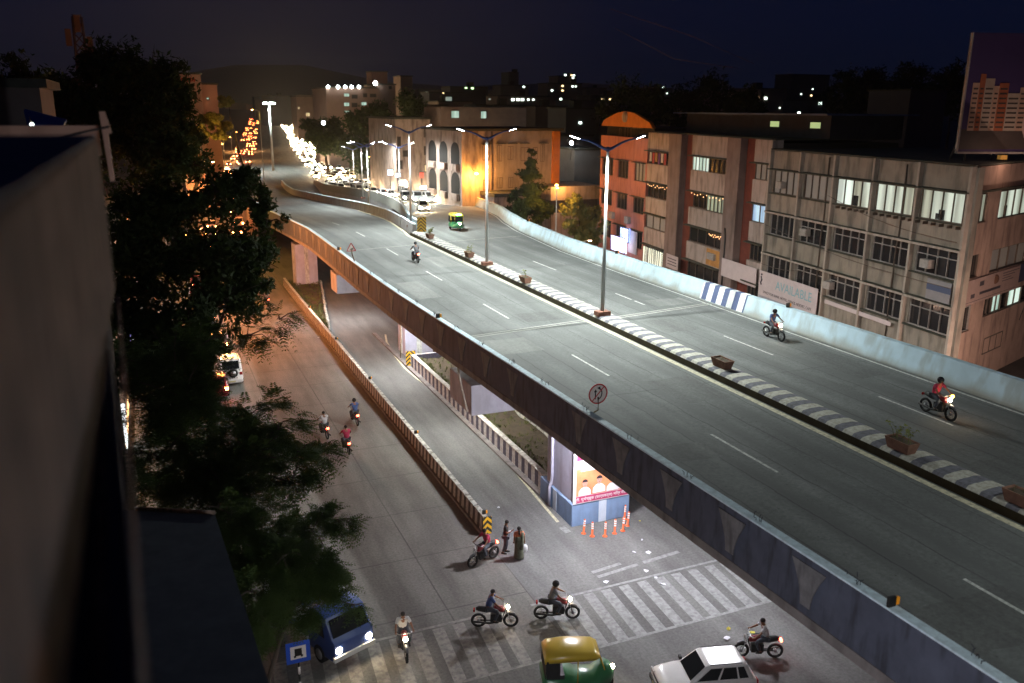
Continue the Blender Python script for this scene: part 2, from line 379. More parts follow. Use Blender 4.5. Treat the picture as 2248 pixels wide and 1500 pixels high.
# ------------------------------------------------------------------ flyover
m_navy = mat('parapet_navy_paint', (0.066, 0.074, 0.105), 0.8, 0.2, 1.2, stain=(0.026, 0.028, 0.038), sscale=0.8, samt=0.85)
m_orn = mat('ornament_grey', (0.155, 0.150, 0.155), 0.85, 0.25, 2.5, stain=(0.07, 0.07, 0.075), sscale=0.9, samt=0.8)
m_ptop = mat('parapet_top_pale_blue', (0.56, 0.68, 0.74), 0.7, 0.15, 3, stain=(0.28, 0.34, 0.38), sscale=1.5, samt=0.45)
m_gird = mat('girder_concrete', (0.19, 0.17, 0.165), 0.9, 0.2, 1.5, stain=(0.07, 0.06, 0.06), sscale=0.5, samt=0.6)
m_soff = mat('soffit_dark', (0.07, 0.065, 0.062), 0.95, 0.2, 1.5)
m_pier = mat('pier_lavender_paint', (0.42, 0.40, 0.50), 0.75, 0.12, 1.2, stain=(0.25, 0.22, 0.25), sscale=0.4, samt=0.5)
m_cap = mat('pier_cap_paint', (0.36, 0.34, 0.39), 0.8, 0.15, 1.2, stain=(0.2, 0.18, 0.18), sscale=0.4, samt=0.5)
m_inner = mat('parapet_inner_paint', (0.43, 0.56, 0.64), 0.7, 0.1, 1.0, stain=(0.32, 0.37, 0.38), sscale=0.5, samt=0.8)
def splash_dirt(m):            # dried road splash low on the wall, ragged along its upper edge
    nt, b = nodes_of(m); N = nt.nodes.new; L = nt.links.new
    src = b.inputs['Base Color'].links[0].from_socket
    g = N('ShaderNodeNewGeometry'); s = N('ShaderNodeSeparateXYZ'); L(g.outputs['Position'], s.inputs[0])
    n = N('ShaderNodeTexNoise'); n.inputs['Scale'].default_value = 0.55; n.inputs['Detail'].default_value = 6; L(g.outputs['Position'], n.inputs['Vector'])
    a = N('ShaderNodeMath'); a.operation = 'MULTIPLY_ADD'; L(n.outputs[0], a.inputs[0]); a.inputs[1].default_value = -1.1; L(s.outputs[2], a.inputs[2])
    mr = N('ShaderNodeMapRange'); mr.interpolation_type = 'SMOOTHSTEP'; L(a.outputs[0], mr.inputs[0]); mr.inputs[1].default_value = 6.95; mr.inputs[2].default_value = 7.62; mr.inputs[3].default_value = 0.85; mr.inputs[4].default_value = 0
    mx = N('ShaderNodeMixRGB'); L(mr.outputs[0], mx.inputs[0]); L(src, mx.inputs[1]); mx.inputs[2].default_value = (0.25, 0.24, 0.20, 1); L(mx.outputs[0], b.inputs['Base Color'])
splash_dirt(m_inner)
m_median = band_mat('median_bands', 1, 0.95, 0.52, (0.50, 0.49, 0.42), (0.15, 0.15, 0.18), wob=0.012, var=0.18)
m_kerbd = mat('median_kerb_dark', (0.045, 0.036, 0.018), 0.9, 0.3, 2)
m_coping0 = mat('pipe_pale', (0.42, 0.36, 0.30), 0.7, 0.2, 3)
m_stripe = mat('stripe_pale_blue', (0.55, 0.60, 0.70), 0.75, 0.08, 3)
m_joint = mat('expansion_joint_concrete', (0.30, 0.30, 0.27), 0.8, 0.25, 4)
m_wallg = mat('ramp_wall_grey', (0.36, 0.36, 0.37), 0.8, 0.12, 1.0, stain=(0.22, 0.2, 0.19), sscale=0.6, samt=0.6)
m_grime = mat('grime', (0.27, 0.26, 0.215), 0.9, 0.25, 1.5)

XA = [(-30, 15.6), (10, 15.3), (18.9, 15.0), (32, 14.7), (45, 14.2), (52, 14.0), (62, 13.9), (75, 14.0), (84, 14.0), (92, 13.7), (110, 13.6), (140, 14.6), (177, 16.6), (210, 19.4), (240, 22.5)]
XLW = [(84.5, 24.6), (95, 25.8), (102, 26.8), (113, 27.5), (125, 27.8), (137, 27.3), (150, 26.9), (165, 26.8), (177, 26.8), (200, 28.8), (240, 33.5)]
XRW = [(86, 25.9), (93, 27.0), (100, 28.6), (110, 31.0), (120, 33.2), (130, 35.0), (141, 36.6), (153, 37.9), (165, 38.1), (185, 38.0), (203, 38.2), (240, 42.5)]
XRP = [(-30, 33.9), (20, 33.9), (60, 34.2), (70, 34.5), (84, 36.0), (93, 38.0), (101, 40.5), (114, 43.6), (128, 46.4), (141, 48.6), (155, 50.6), (175, 53), (200, 55), (240, 58.5)]
YD = [-30, -10, 5, 15, 25, 35, 45, 52, 58, 64, 70, 76, 82, 84.5, 88, 92, 96, 100, 105, 110, 116, 122, 130, 138, 146, 155, 165, 177, 190, 205, 222, 240]
fly = thing('flyover', 'long two-way concrete flyover with striped median crossing above the street', 'flyover', (20, 40, 0))
medL = lambda y: 24.35 if y <= 84.5 else lerp(XLW, y)
medR = lambda y: 25.7 if y <= 84.5 else lerp(XRW, y)
# road surfaces
mb = MB(); ribbon(mb, [(lerp(XA, y) + 0.3, y) for y in YD], [(medL(y), y) for y in YD], zdeck); mb.build('deck_surface', m_deck, fly)
mb = MB(); ribbon(mb, [(medR(y), y) for y in YD], [(lerp(XRP, y), y) for y in YD], zdeck); mb.build('deck_surface', m_deck, fly)
# slab underneath, girders
mb = MB()
for i in range(len(YD) - 1):
    y0, y1 = YD[i], YD[i + 1]
    for (fa, fb) in ((lambda y: lerp(XA, y) + 0.05, lambda y: medL(y) + (0.4 if y < 84.6 else 0)), (lambda y: medR(y) - (0.4 if y < 84.6 else 0), lambda y: lerp(XRP, y) + 0.4)):
        z0, z1 = zdeck(y0), zdeck(y1)
        q = [(fa(y0), y0), (fb(y0), y0), (fb(y1), y1), (fa(y1), y1)]; zz = [z0, z0, z1, z1]
        th = 0.35 if z0 > 1.0 else max(0.0, z0 - 0.02)
        vs = [(p[0], p[1], z - 0.012) for p, z in zip(q, zz)] + [(p[0], p[1], max(-0.5, z - 0.36)) for p, z in zip(q, zz)]
        mb.add(vs, [(0, 1, 2, 3), (7, 6, 5, 4), (0, 4, 5, 1), (1, 5, 6, 2), (2, 6, 7, 3), (3, 7, 4, 0)])
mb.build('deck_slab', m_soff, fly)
for gx in (1.5, 3.4, 5.3, 7.2):
    mb = MB(); mb.sweep([(lerp(XA, y) + gx, y, zdeck(y) - 0.36) for y in YD if y < 178], [(-0.28, 0.0), (0.28, 0.0), (0.28, -1.05), (-0.28, -1.05)]); mb.build('girder', m_gird, fly)
for gx in (0.9, 3.2, 5.4, 7.4):
    mb = MB(); mb.sweep([(medR(y) + gx, y, zdeck(y) - 0.36) for y in YD if y < 178], [(-0.28, 0.0), (0.28, 0.0), (0.28, -1.35), (-0.28, -1.35)]); mb.build('girder', m_gird, fly)
# near parapet: outer navy panel, pale top, lower lip
mb = MB(); path = [(lerp(XA, y), y, zdeck(y)) for y in YD]
mb.sweep(path, [(0.0, -0.50), (0.12, -0.50), (0.3, 0.0), (0.26, 1.14), (0.0, 1.14)]); near_par = mb.build('parapet', m_navy, fly)
mb = MB(); mb.sweep(path, [(-0.01, 1.142), (0.285, 1.142), (0.285, 1.2), (-0.01, 1.2)]); mb.build('parapet_coping', m_ptop, fly)
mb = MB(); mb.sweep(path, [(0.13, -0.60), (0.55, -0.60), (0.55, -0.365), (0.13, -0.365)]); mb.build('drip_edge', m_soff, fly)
mb = MB(); mb.sweep(path, [(0.10, -0.90), (0.5, -0.90), (0.5, -0.605), (0.10, -0.605)]); mb.build('edge_beam', m_gird, fly)
# ornaments on the outer face (narrow-waisted plates)
y = 3.0; orn = None
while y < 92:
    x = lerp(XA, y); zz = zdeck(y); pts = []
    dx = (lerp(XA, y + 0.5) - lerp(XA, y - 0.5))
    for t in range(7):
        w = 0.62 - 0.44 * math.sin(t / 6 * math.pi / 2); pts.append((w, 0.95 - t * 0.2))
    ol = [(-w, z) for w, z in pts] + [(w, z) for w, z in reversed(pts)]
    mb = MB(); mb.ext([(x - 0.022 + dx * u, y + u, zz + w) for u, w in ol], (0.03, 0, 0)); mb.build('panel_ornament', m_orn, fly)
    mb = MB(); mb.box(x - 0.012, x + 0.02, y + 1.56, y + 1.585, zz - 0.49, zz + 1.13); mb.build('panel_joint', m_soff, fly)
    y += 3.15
# rebar stubs left on the coping
m_rebar = mat('rebar', (0.03, 0.035, 0.045), 0.8, 0.2, 5)
y = 4.0
while y < 60:
    for k in range(5):
        mb = MB(); yy = y + rnd.uniform(-0.35, 0.35); xx = lerp(XA, yy) + rnd.uniform(0.05, 0.26); h = rnd.uniform(0.10, 0.2); a = rnd.uniform(0, 6.28)
        mb.tube([(xx, yy, zdeck(yy) + 1.19), (xx, yy, zdeck(yy) + 1.2 + h * 0.7), (xx + 0.07 * math.cos(a), yy + 0.07 * math.sin(a), zdeck(yy) + 1.2 + h)], 0.011, 5); mb.build('rebar_stub', m_rebar, fly)
    y += 3.45
# far parapet
path = [(lerp(XRP, y), y, zdeck(y)) for y in YD]
mb = MB(); mb.sweep(path, [(0.06, 0.0), (0.06, 0.12), (0.36, 1.2), (0.72, 1.2), (0.8, -0.36), (0.4, -0.36)]); mb.build('parapet', m_inner, fly)
mb = MB(); m_bw = band_mat('parapet_blue_white_bands', 1, 1.12, 0.52, (0.72, 0.74, 0.74), (0.075, 0.10, 0.20), wob=0.0, var=0.1, phase=0.3)
f = lambda y, h: (lerp(XRP, y) + 0.05 + max(0, h - 0.12) * 0.278, y, zdeck(y) + h)
for y0 in (43.2, 44.4, 45.6, 46.8):
    mb.quad(f(y0, 0.1), f(y0 + 1.2, 0.1), f(y0 + 1.2, 1.203), f(y0, 1.203)); 
    mb.quad(f(y0, 1.203), f(y0 + 1.2, 1.203), (f(y0 + 1.2, 1.2)[0] + 0.38, y0 + 1.2, zdeck(y0) + 1.204), (f(y0, 1.2)[0] + 0.38, y0, zdeck(y0) + 1.204))
mb.build('striped_paint_panel', m_bw, fly)
# inner walls where the two carriageways part
YW = [y for y in YD if y >= 84.5]
path = [(lerp(XLW, y), y, zdeck(y)) for y in YW]
mb = MB(); mb.sweep(path, [(-0.12, 0), (0.0, 1.1), (0.3, 1.1), (0.4, -0.36), (0.0, -0.36)]); mb.build('ramp_wall', m_wallg, fly)
mb = MB(); mb.sweep(path, [(-0.01, 1.102), (0.31, 1.102), (0.31, 1.16), (-0.01, 1.16)]); mb.build('wall_coping', m_ptop, fly)
path = [(lerp(XRW, y), y, zdeck(y)) for y in YW]
mb = MB(); mb.sweep(path, [(-0.4, -0.36), (-0.35, 1.2), (-0.05, 1.2), (0.1, 0), (0, -0.36)]); mb.build('ramp_wall', m_inner, fly)
for xs_, lo in ((XLW, 0.0), (XRW, 0.0)):        # retaining faces below the ramps
    mb = MB(); mb.sweep([(lerp(xs_, y), y, 0) for y in YW if y >= 120], [(-0.1, -0.2), (0.1, -0.2), (0.1, 0.3), (-0.1, 0.3)])
mb = MB()
for a, b in zip(YW, YW[1:]):
    if a >= 130:
        for xs_, dx in ((XRW, -0.36), (XRP, 0.78), (XLW, 0.36), (XA, 0.02)):
            mb.quad((lerp(xs_, a) + dx, a, -0.1), (lerp(xs_, b) + dx, b, -0.1), (lerp(xs_, b) + dx, b, zdeck(b) - 0.02), (lerp(xs_, a) + dx, a, zdeck(a) - 0.02))
mb.build('retaining_wall', m_wallg, fly)
# white and dark bands painted near the end of the grey wall
mb = MB()
for px in (858, 866, 874):
    y = GP(px, 500).y
    xw = lerp(XLW, y) - 0.06
    mb.ext([(xw - 0.09, y, zdeck(y) + 0.02), (xw - 0.09, y + 0.35, zdeck(y) + 0.02), (xw + 0.0, y + 0.35, zdeck(y) + 1.1), (xw + 0.0, y, zdeck(y) + 1.1)], (0.03, 0, 0))
mb.build('painted_band', m_white, fly)
# median
mb = MB(); prof = [(0.0, 0.0), (0.0, 0.3), (0.1, 0.40), (0.4, 0.44), (0.95, 0.44), (1.25, 0.38), (1.36, 0.2), (1.36, 0.0)]
YM = [-30, 0, 20, 40, 60, 75, 84.6]
mb.sweep([(24.36, y, 7.5) for y in YM], prof); mb.build('median', m_median, fly)
mb = MB(); mb.sweep([(24.36, y, 7.5) for y in YM], [(-0.03, 0.0), (-0.004, 0.0), (-0.004, 0.31), (-0.03, 0.31)]); mb.build('median_kerb_face', m_kerbd, fly)
# lane paint on the deck
mb = MB(); zt = lambda y: zdeck(y) + 0.006
dashes = [(14.7, 10.6), (26.5, 22.5), (38.9, 34.9), (52, 47.6), (64.8, 60.7), (77, 73), (89.5, 85.5), (102, 98), (2.2, -2)]
for a, b in dashes:
    xx = 19.85; mb.quad((xx - .06, b, zt(b)), (xx + .06, b, zt(b)), (xx + .06, a, zt(a)), (xx - .06, a, zt(a)))
for a, b in ((27.6, 23.6), (39.2, 34.9), (51.8, 49.6), (49.2, 47.9), (66, 61.5), (15.5, 11.5)):
    xx = 29.75; mb.quad((xx - .06, b, zt(b)), (xx + .06, b, zt(b)), (xx + .06, a, zt(a)), (xx - .06, a, zt(a)))
yy = YD[:]
ribbon(mb, [(lerp(XRP, y) - 0.32, y) for y in yy if y < 112], [(lerp(XRP, y) - 0.18, y) for y in yy if y < 112], zt)
mb.build('lane_marking', m_white, fly)
mb = MB(); ribbon(mb, [(medL(y) - 0.42, y) for y in yy if y < 130], [(medL(y) - 0.13, y) for y in yy if y < 130], zt); mb.build('edge_line', m_cream, fly)
mb = MB()
for (x0, y0, x1, y1) in ((14.6, 44.2, 24.2, 45.6), (14.5, 43.85, 24.2, 45.25), (25.8, 45.5, 34.0, 46.75), (25.8, 45.15, 34.0, 46.4), (14.4, 76.6, 24.3, 78.6), (25.8, 79.0, 34.8, 80.2)):
    strip(mb, (x0, y0), (x1, y1), 0.13, 7.509)
mb.build('expansion_joint', m_joint, fly)
for k, (x0, x1, y0, y1, pm) in enumerate(((16.2, 18.9, 40.3, 43.2, 1), (21.0, 23.4, 30.0, 33.5, 0), (16.0, 19.0, 24.5, 26.0, 0), (20.6, 23.6, 46.3, 48.5, 0), (27.0, 29.2, 41.0, 44.0, 0), (30.4, 33.2, 47.2, 49.0, 1), (16.3, 18.0, 55.0, 61.0, 1), (21.5, 23.5, 66.0, 71.0, 1), (26.6, 29.0, 18.0, 20.5, 0), (31.0, 33.0, 30.0, 34.5, 0), (17.0, 20.5, 12.0, 14.0, 0))):
    mb = MB(); n = 5; pts = [(x0 + (x1 - x0) * i / n, y0 + rnd.uniform(-.12, .12)) for i in range(n + 1)] + [(x1 + rnd.uniform(-.06, .06), y0 + (y1 - y0) * i / n) for i in range(1, n)] + [(x1 - (x1 - x0) * i / n, y1 + rnd.uniform(-.12, .12)) for i in range(n + 1)] + [(x0 + rnd.uniform(-.06, .06), y1 - (y1 - y0) * i / n) for i in range(1, n)]
    mb.add([(a, b, 7.504) for a, b in pts], [tuple(range(len(pts)))]); mb.build('road_patch', m_patch2 if pm else m_patch, fly)
# piers and caps
def pier(x0, x1, y0, y1, ztop, fins=True):
    mb = MB(); mb.box(x0, x1, y0, y1, -0.3, ztop)
    p = mb.build('pier', m_pier, fly, bevel=0.06)
    if fins:
        mb = MB(); xm = (x0 + x1) / 2
        mb.box(x0 - 0.07, x0 - 0.005, (y0 + y1) / 2 - 0.22, (y0 + y1) / 2 + 0.22, 0, ztop - 0.02); mb.box(xm - 0.22, xm + 0.22, y0 - 0.07, y0 - 0.005, 0, ztop - 0.02)
        mb.build('pier_rib', m_white, p)
    return p
pA = pier(17.95, 20.9, 34.75, 37.7, 5.75, False)
mb = MB(); mb.box(17.8, 21.05, 34.45, 38.2, 0, 1.18); m_blue = mat('pedestal_blue_paint', (0.20, 0.29, 0.46), 0.75, 0.12, 1.5, stain=(0.14, 0.18, 0.26), sscale=0.8, samt=0.5); mb.build('pedestal', m_blue, pA, bevel=0.03)
mb = MB(); mb.box(19.3, 19.72, 34.43, 34.448, 0.01, 1.17); mb.build('pedestal_stripe', m_stripe, pA)
mb = MB(); mb.box(17.78, 17.798, 36.2, 36.6, 0.01, 1.17); mb.build('pedestal_stripe', m_stripe, pA)
mb = MB(); mb.tube([(17.86, 36.9, 5.6), (17.86, 36.9, 1.7), (17.80, 36.9, 1.3), (17.72, 36.9, 1.15), (17.72, 36.9, 0.1)], 0.08, 8); mb.build('drain_pipe', m_pier, pA)
pier(18.6, 21.0, 67.0, 69.2, 5.75); pier(14.9, 17.4, 99.5, 102, 4.9)
pier(27.5, 30.4, 34.75, 37.7, 5.75, False); pier(27.5, 30.0, 67, 69.2, 5.75)
for (xa, y0, y1) in ((14.95, 41.0, 44.6), (14.7, 75.0, 77.6)):
    mb = MB(); mb.ext([(xa, y0, 4.0), (34.2, y0, 4.0), (34.2, y0, 5.72), (xa, y0, 5.72)], (0, y1 - y0, 0)); c = mb.build('pier_cap', m_cap, fly, bevel=0.05)
    mb = MB(); mb.box(21.2, 24.2, y0 + 0.5, y1 - 0.5, -0.2, 3.99); mb.build('column', m_pier, c); mb = MB(); mb.box(27.5, 30.5, y0 + 0.5, y1 - 0.5, -0.2, 3.99); mb.build('column', m_pier, c)
    for bx in (15.6, 17.6, 19.7): mb = MB(); mb.box(bx, bx + 0.5, y0 + 0.35, y0 + 0.9, 5.71, 5.9); mb.build('bearing', m_soff, c)
# rain pipe beside the near cap
mb = MB(); mb.tube([GX(1003, 795, 14.5), GX(1012, 845, 14.7), GX(1027, 905, 14.86)], 0.055, 8); mb.build('rain_pipe', m_coping0, fly)
# amber reflectors on the copings
m_amber = mat('amber_reflector', (0.85, 0.32, 0.02), 0.3, 0, emit=0.12, ecol=(1, 0.45, 0.02)); m_blk = mat('black_plastic', (0.015, 0.015, 0.015), 0.5, 0)
def reflector(loc, s=0.16, parent=None):
    x, y, z = loc; mb = MB(); mb.box(x - s, x + s * 0.3, y - 0.04, y + 0.04, z, z + 1.5 * s, 0); mb.box(x + s * 0.3, x + s * 0.9, y - 0.045, y + 0.02, z + 0.2 * s, z + 1.3 * s, 1)
    return mb.build('reflector', [m_blk, m_amber], parent)
for y in (13.05, 44.6, 70.2): reflector((lerp(XA, y) + 0.14, y, zdeck(y) + 1.205), 0.17, fly)
for y in (39.6, 60.5, 82): reflector((lerp(XRP, y) + 0.55, y, zdeck(y) + 1.205), 0.17, fly)
# ------------------------------------------------------------------ barriers, beds, small street things
m_bar = band_mat('barrier_bands', 1, 0.66, 0.5, (0.50, 0.46, 0.42), (0.075, 0.06, 0.055), wob=0.004, var=0.22)
m_bar2 = band_mat('bed_wall_bands', 1, 0.92, 0.5, (0.60, 0.56, 0.55), (0.085, 0.075, 0.12), wob=0.004, var=0.2)
m_coping = mat('coping_worn_white', (0.48, 0.46, 0.42), 0.85, 0.3, 3, stain=(0.17, 0.15, 0.12), sscale=1.5, samt=0.8)
m_haz = None
def hazard_mat(name, ca, cb, period=0.24):
    m = bpy.data.materials.new(name); m.use_nodes = True; nt, b = nodes_of(m); N = nt.nodes.new; L = nt.links.new
    tc = N('ShaderNodeTexCoord'); s = N('ShaderNodeSeparateXYZ'); L(tc.outputs['Object'], s.inputs[0])
    ab = N('ShaderNodeMath'); ab.operation = 'ABSOLUTE'; L(s.outputs[0], ab.inputs[0])
    a = N('ShaderNodeMath'); a.operation = 'ADD'; L(ab.outputs[0], a.inputs[0]); L(s.outputs[2], a.inputs[1])
    d = N('ShaderNodeMath'); d.operation = 'MULTIPLY'; L(a.outputs[0], d.inputs[0]); d.inputs[1].default_value = 1 / period
    f = N('ShaderNodeMath'); f.operation = 'FRACT'; L(d.outputs[0], f.inputs[0])
    lt = N('ShaderNodeMath'); lt.operation = 'LESS_THAN'; L(f.outputs[0], lt.inputs[0]); lt.inputs[1].default_value = 0.5
    mx = N('ShaderNodeMixRGB'); L(lt.outputs[0], mx.inputs[0]); mx.inputs[1].default_value = ca + (1,); mx.inputs[2].default_value = cb + (1,)
    L(mx.outputs[0], b.inputs['Base Color']); b.inputs['Roughness'].default_value = 0.5; MATS[name] = m; return m
m_haz = hazard_mat('hazard_chevron', (0.75, 0.42, 0.02), (0.02, 0.02, 0.02), 0.34)
m_galv = mat('galvanised_steel', (0.42, 0.43, 0.44), 0.45, 0.1, 3, metal=0.6)
m_dkmetal = mat('dark_painted_steel', (0.05, 0.05, 0.05), 0.5, 0.2, 3)
m_rust = mat('rusty_post', (0.12, 0.085, 0.05), 0.8, 0.35, 6)

# long barrier between the street and the service lane: precast blocks with dark gaps
def barrier(y0, y1, xo, label, h=0.86, w=0.34, m=None):
    t = thing('street_barrier', label, 'barrier', (xo + w / 2, y0, 0))
    mb = MB(); path = []; n = max(2, int((y1 - y0) / 4) + 1)
    for i in range(n + 1): path.append((xo + bend(y0 + (y1 - y0) * i / n), y0 + (y1 - y0) * i / n, 0))
    mb.sweep(path, [(0, 0), (0.04, 0.25), (0.07, h), (w - 0.07, h), (w - 0.04, 0.25), (w, 0)]); mb.build('wall', m or m_bar, t)
    mb = MB(); y = y0 + 0.1
    while y < y1 - 0.7:                         # cap stones with small gaps, so the top edge reads as pieces
        xx = xo + bend(y); mb.box(xx + 0.05, xx + w - 0.05, y, y + 0.55, h + 0.003, h + 0.06 + rnd.uniform(-0.012, 0.012)); y += 0.66
    mb.build('coping', m_coping, t)
    mb = MB(); mb.box(xo - 0.12, xo - 0.01, y0, y1 if y1 < 90 else 90, 0.0, 0.14); mb.build('kerb', m_gird, t)
    return t
barrier(35.4, 101, 13.45, 'long low striped concrete barrier between the street and the service lane')
for i, y in enumerate((35.7, 47.3, 59, 71, 84)):
    o = reflector((13.68, y, 0.93), 0.13); tag(o, ['amber reflector on the barrier end beside the two pedestrians', 'amber reflector on the street barrier, second from the pedestrians', 'amber reflector on the street barrier, third from the pedestrians', 'amber reflector on the street barrier, fourth from the pedestrians', 'amber reflector on the street barrier near the far soil bed'][i], 'reflector', 'reflectors along the street barrier')
t = thing('hazard_marker', 'black and yellow hazard board at the barrier end next to the man', 'hazard board', (13.62, 35.3, 0))
mb = MB(); mb.box(13.40, 13.84, 35.2, 35.235, 0.10, 1.0); mb.build('board', m_haz, t)
mb = MB(); mb.box(13.59, 13.65, 35.24, 35.29, 0, 1.0); mb.build('post', m_dkmetal, t)

# soil bed under the flyover with banded walls
m_soil = mat('soil', (0.075, 0.055, 0.036), 0.97, 0.45, 2.5, 0.5)
m_weed = mat('weeds', (0.10, 0.11, 0.035), 0.9, 0.5, 3)
t = thing('bed_wall', 'black and white banded wall round the soil bed under the flyover', 'wall', (18.2, 50, 0))
mb = MB(); mb.box(18.08, 18.34, 38.3, 63.4, 0, 1.08); mb.box(18.08, 21.3, 63.4, 63.66, 0, 1.08); mb.build('wall', m_bar2, t)
mb = MB(); mb.box(21.05, 21.3, 38.3, 63.4, 0, 1.05); mb.build('wall', m_coping, t)
mb = MB(); mb.box(18.04, 18.38, 38.3, 63.4, 1.083, 1.14); mb.build('coping', m_coping, t)
mb = MB(); mb.box(17.75, 18.07, 38.3, 75, 0, 0.15); mb.build('kerb', m_gird, t)
t = thing('hazard_marker', 'black and yellow hazard board on the end of the banded bed wall', 'hazard board', (18.0, 63.9, 0))
mb = MB(); mb.box(17.72, 18.5, 63.7, 63.735, 0.12, 1.35); mb.build('board', m_haz, t)
mb = MB(); mb.box(18.05, 18.12, 63.74, 63.8, 0, 1.3); mb.build('post', m_dkmetal, t)
def soilbed(x0, x1, y0, y1, z, n):
    f1 = x1 if callable(x1) else (lambda y: x1)
    mb = MB(); nx, ny = 8, max(6, int((y1 - y0) / 1.2)); vs = []
    for j in range(ny + 1):
        for i in range(nx + 1):
            y = y0 + (y1 - y0) * j / ny; x = x0 + (f1(y) - x0) * i / nx
            vs.append((x, y, z + 0.10 * math.sin(x * 2.1 + y) + rnd.uniform(-.05, .07)))
    mb.add(vs, [(j * (nx + 1) + i, j * (nx + 1) + i + 1, (j + 1) * (nx + 1) + i + 1, (j + 1) * (nx + 1) + i) for j in range(ny) for i in range(nx)], 0, True)
    o = mb.build('soil', m_soil, fixn=False); o['kind'] = 'structure'
    mb = MB()
    for k in range(n):
        y = rnd.uniform(y0, y1); x = rnd.uniform(x0 + .1, f1(y) - .1) if rnd.random() > .55 else x0 + abs(rnd.gauss(0, .35)) + .1; r = rnd.uniform(.06, .19)
        x = min(x, f1(y) - .05)
        for q in range(6):
            a = rnd.uniform(0, 6.28); b = a + 0.6; h = rnd.uniform(.06, .28)
            mb.add([(x, y, z + .05), (x + r * math.cos(a), y + r * math.sin(a), z + h + .06), (x + r * math.cos(b), y + r * math.sin(b), z + h)], [(0, 1, 2)], 0)
    o = mb.build('weeds', m_weed, fixn=False); o['kind'] = 'stuff'
soilbed(18.36, 21.03, 38.4, 63.4, 0.72, 330)
fx = lambda y: 14.1 + max(0, (y - 77)) * .155
soilbed(13.85, fx, 77.0, 101, 0.22, 700)
t = thing('bed_kerb', 'pebble edged white kerb round the far soil bed', 'kerb', (15.5, 76, 0))
mb = MB()
for k in range(62): y = 76.6 + k * 0.4; mb.ball((fx(y) + .1 + rnd.uniform(-.05, .05), y, 0.16), rnd.uniform(.13, .2), 6)
for k in range(36): y = 66.5 + k * 0.27; mb.ball((14.0 + (y - 66.5) * 0.01 + rnd.uniform(-.1, .1), y, 0.14), rnd.uniform(.12, .2), 6)
mb.build('edging', m_coping, t)
# posts at the far nose of the bed
for i, (px, py) in enumerate(((885, 752), (890, 775), (880, 790))):
    p = GZ(px, py); t = thing('guide_post', ['thin rusty guide post behind the bed wall, farthest from the hazard board', 'thin rusty guide post beside the far pier, middle of three', 'thin rusty guide post nearest the hazard board on the bed wall'][i], 'post', (p.x, p.y, 0), group='guide posts beside the far pier')
    mb = MB(); mb.tube([(p.x, p.y, 0), (p.x, p.y, 1.35)], 0.05, 6); mb.build('post', m_rust, t)
    mb = MB(); mb.box(p.x - .09, p.x + .09, p.y - .09, p.y + .09, 0, 0.06); mb.build('base', m_gird, t)

# spring bollards in front of the blue pedestal
m_org = mat('bollard_orange', (0.72, 0.13, 0.04), 0.55, 0.15, 4); m_refl = mat('reflective_white', (0.8, 0.78, 0.76), 0.4, 0.05, 4)
first = None
BL = [((1281, 1172), 'leftmost orange bollard in front of the blue pier pedestal', 0.06), ((1300, 1178), 'second orange bollard from the left by the blue pedestal', 0.0), ((1328, 1178), 'third orange bollard, in front of the pale pedestal stripe', 0.02), ((1349, 1172), 'fourth orange bollard from the left by the blue pedestal', 0.03), ((1367, 1166), 'nearer of the orange bollards at the right pedestal corner', 0.07), ((1377, 1155), 'rightmost orange bollard leaning beside the pedestal corner', 0.09), ((1371, 1140), 'orange bollard farthest back, against the pedestal side', 0.03)]
for (px, py), lab, tilt in BL:
    p = GZ(px, py)
    if first is None:
        first = thing('bollard', lab, 'bollard', (0, 0, 0), group='orange bollards round the pedestal')
        mb = MB(); mb.lathe([(0.13, 0.012), (0.12, 0.04), (0.05, 0.07), (0.05, 0.74), (0.035, 0.78)], n=12); mb.build('post', m_org, first)
        for k in range(3):
            mb = MB(); mb.lathe([(0.0535, 0.42 + k * .115), (0.0535, 0.49 + k * .115)], n=12); mb.build('reflective_band', m_refl, first)
        o = first; o.location = (p.x, p.y, 0)
    else: o = dup(first, (p.x, p.y, 0), 0, lab)
    o.rotation_euler = (0, tilt, 0)

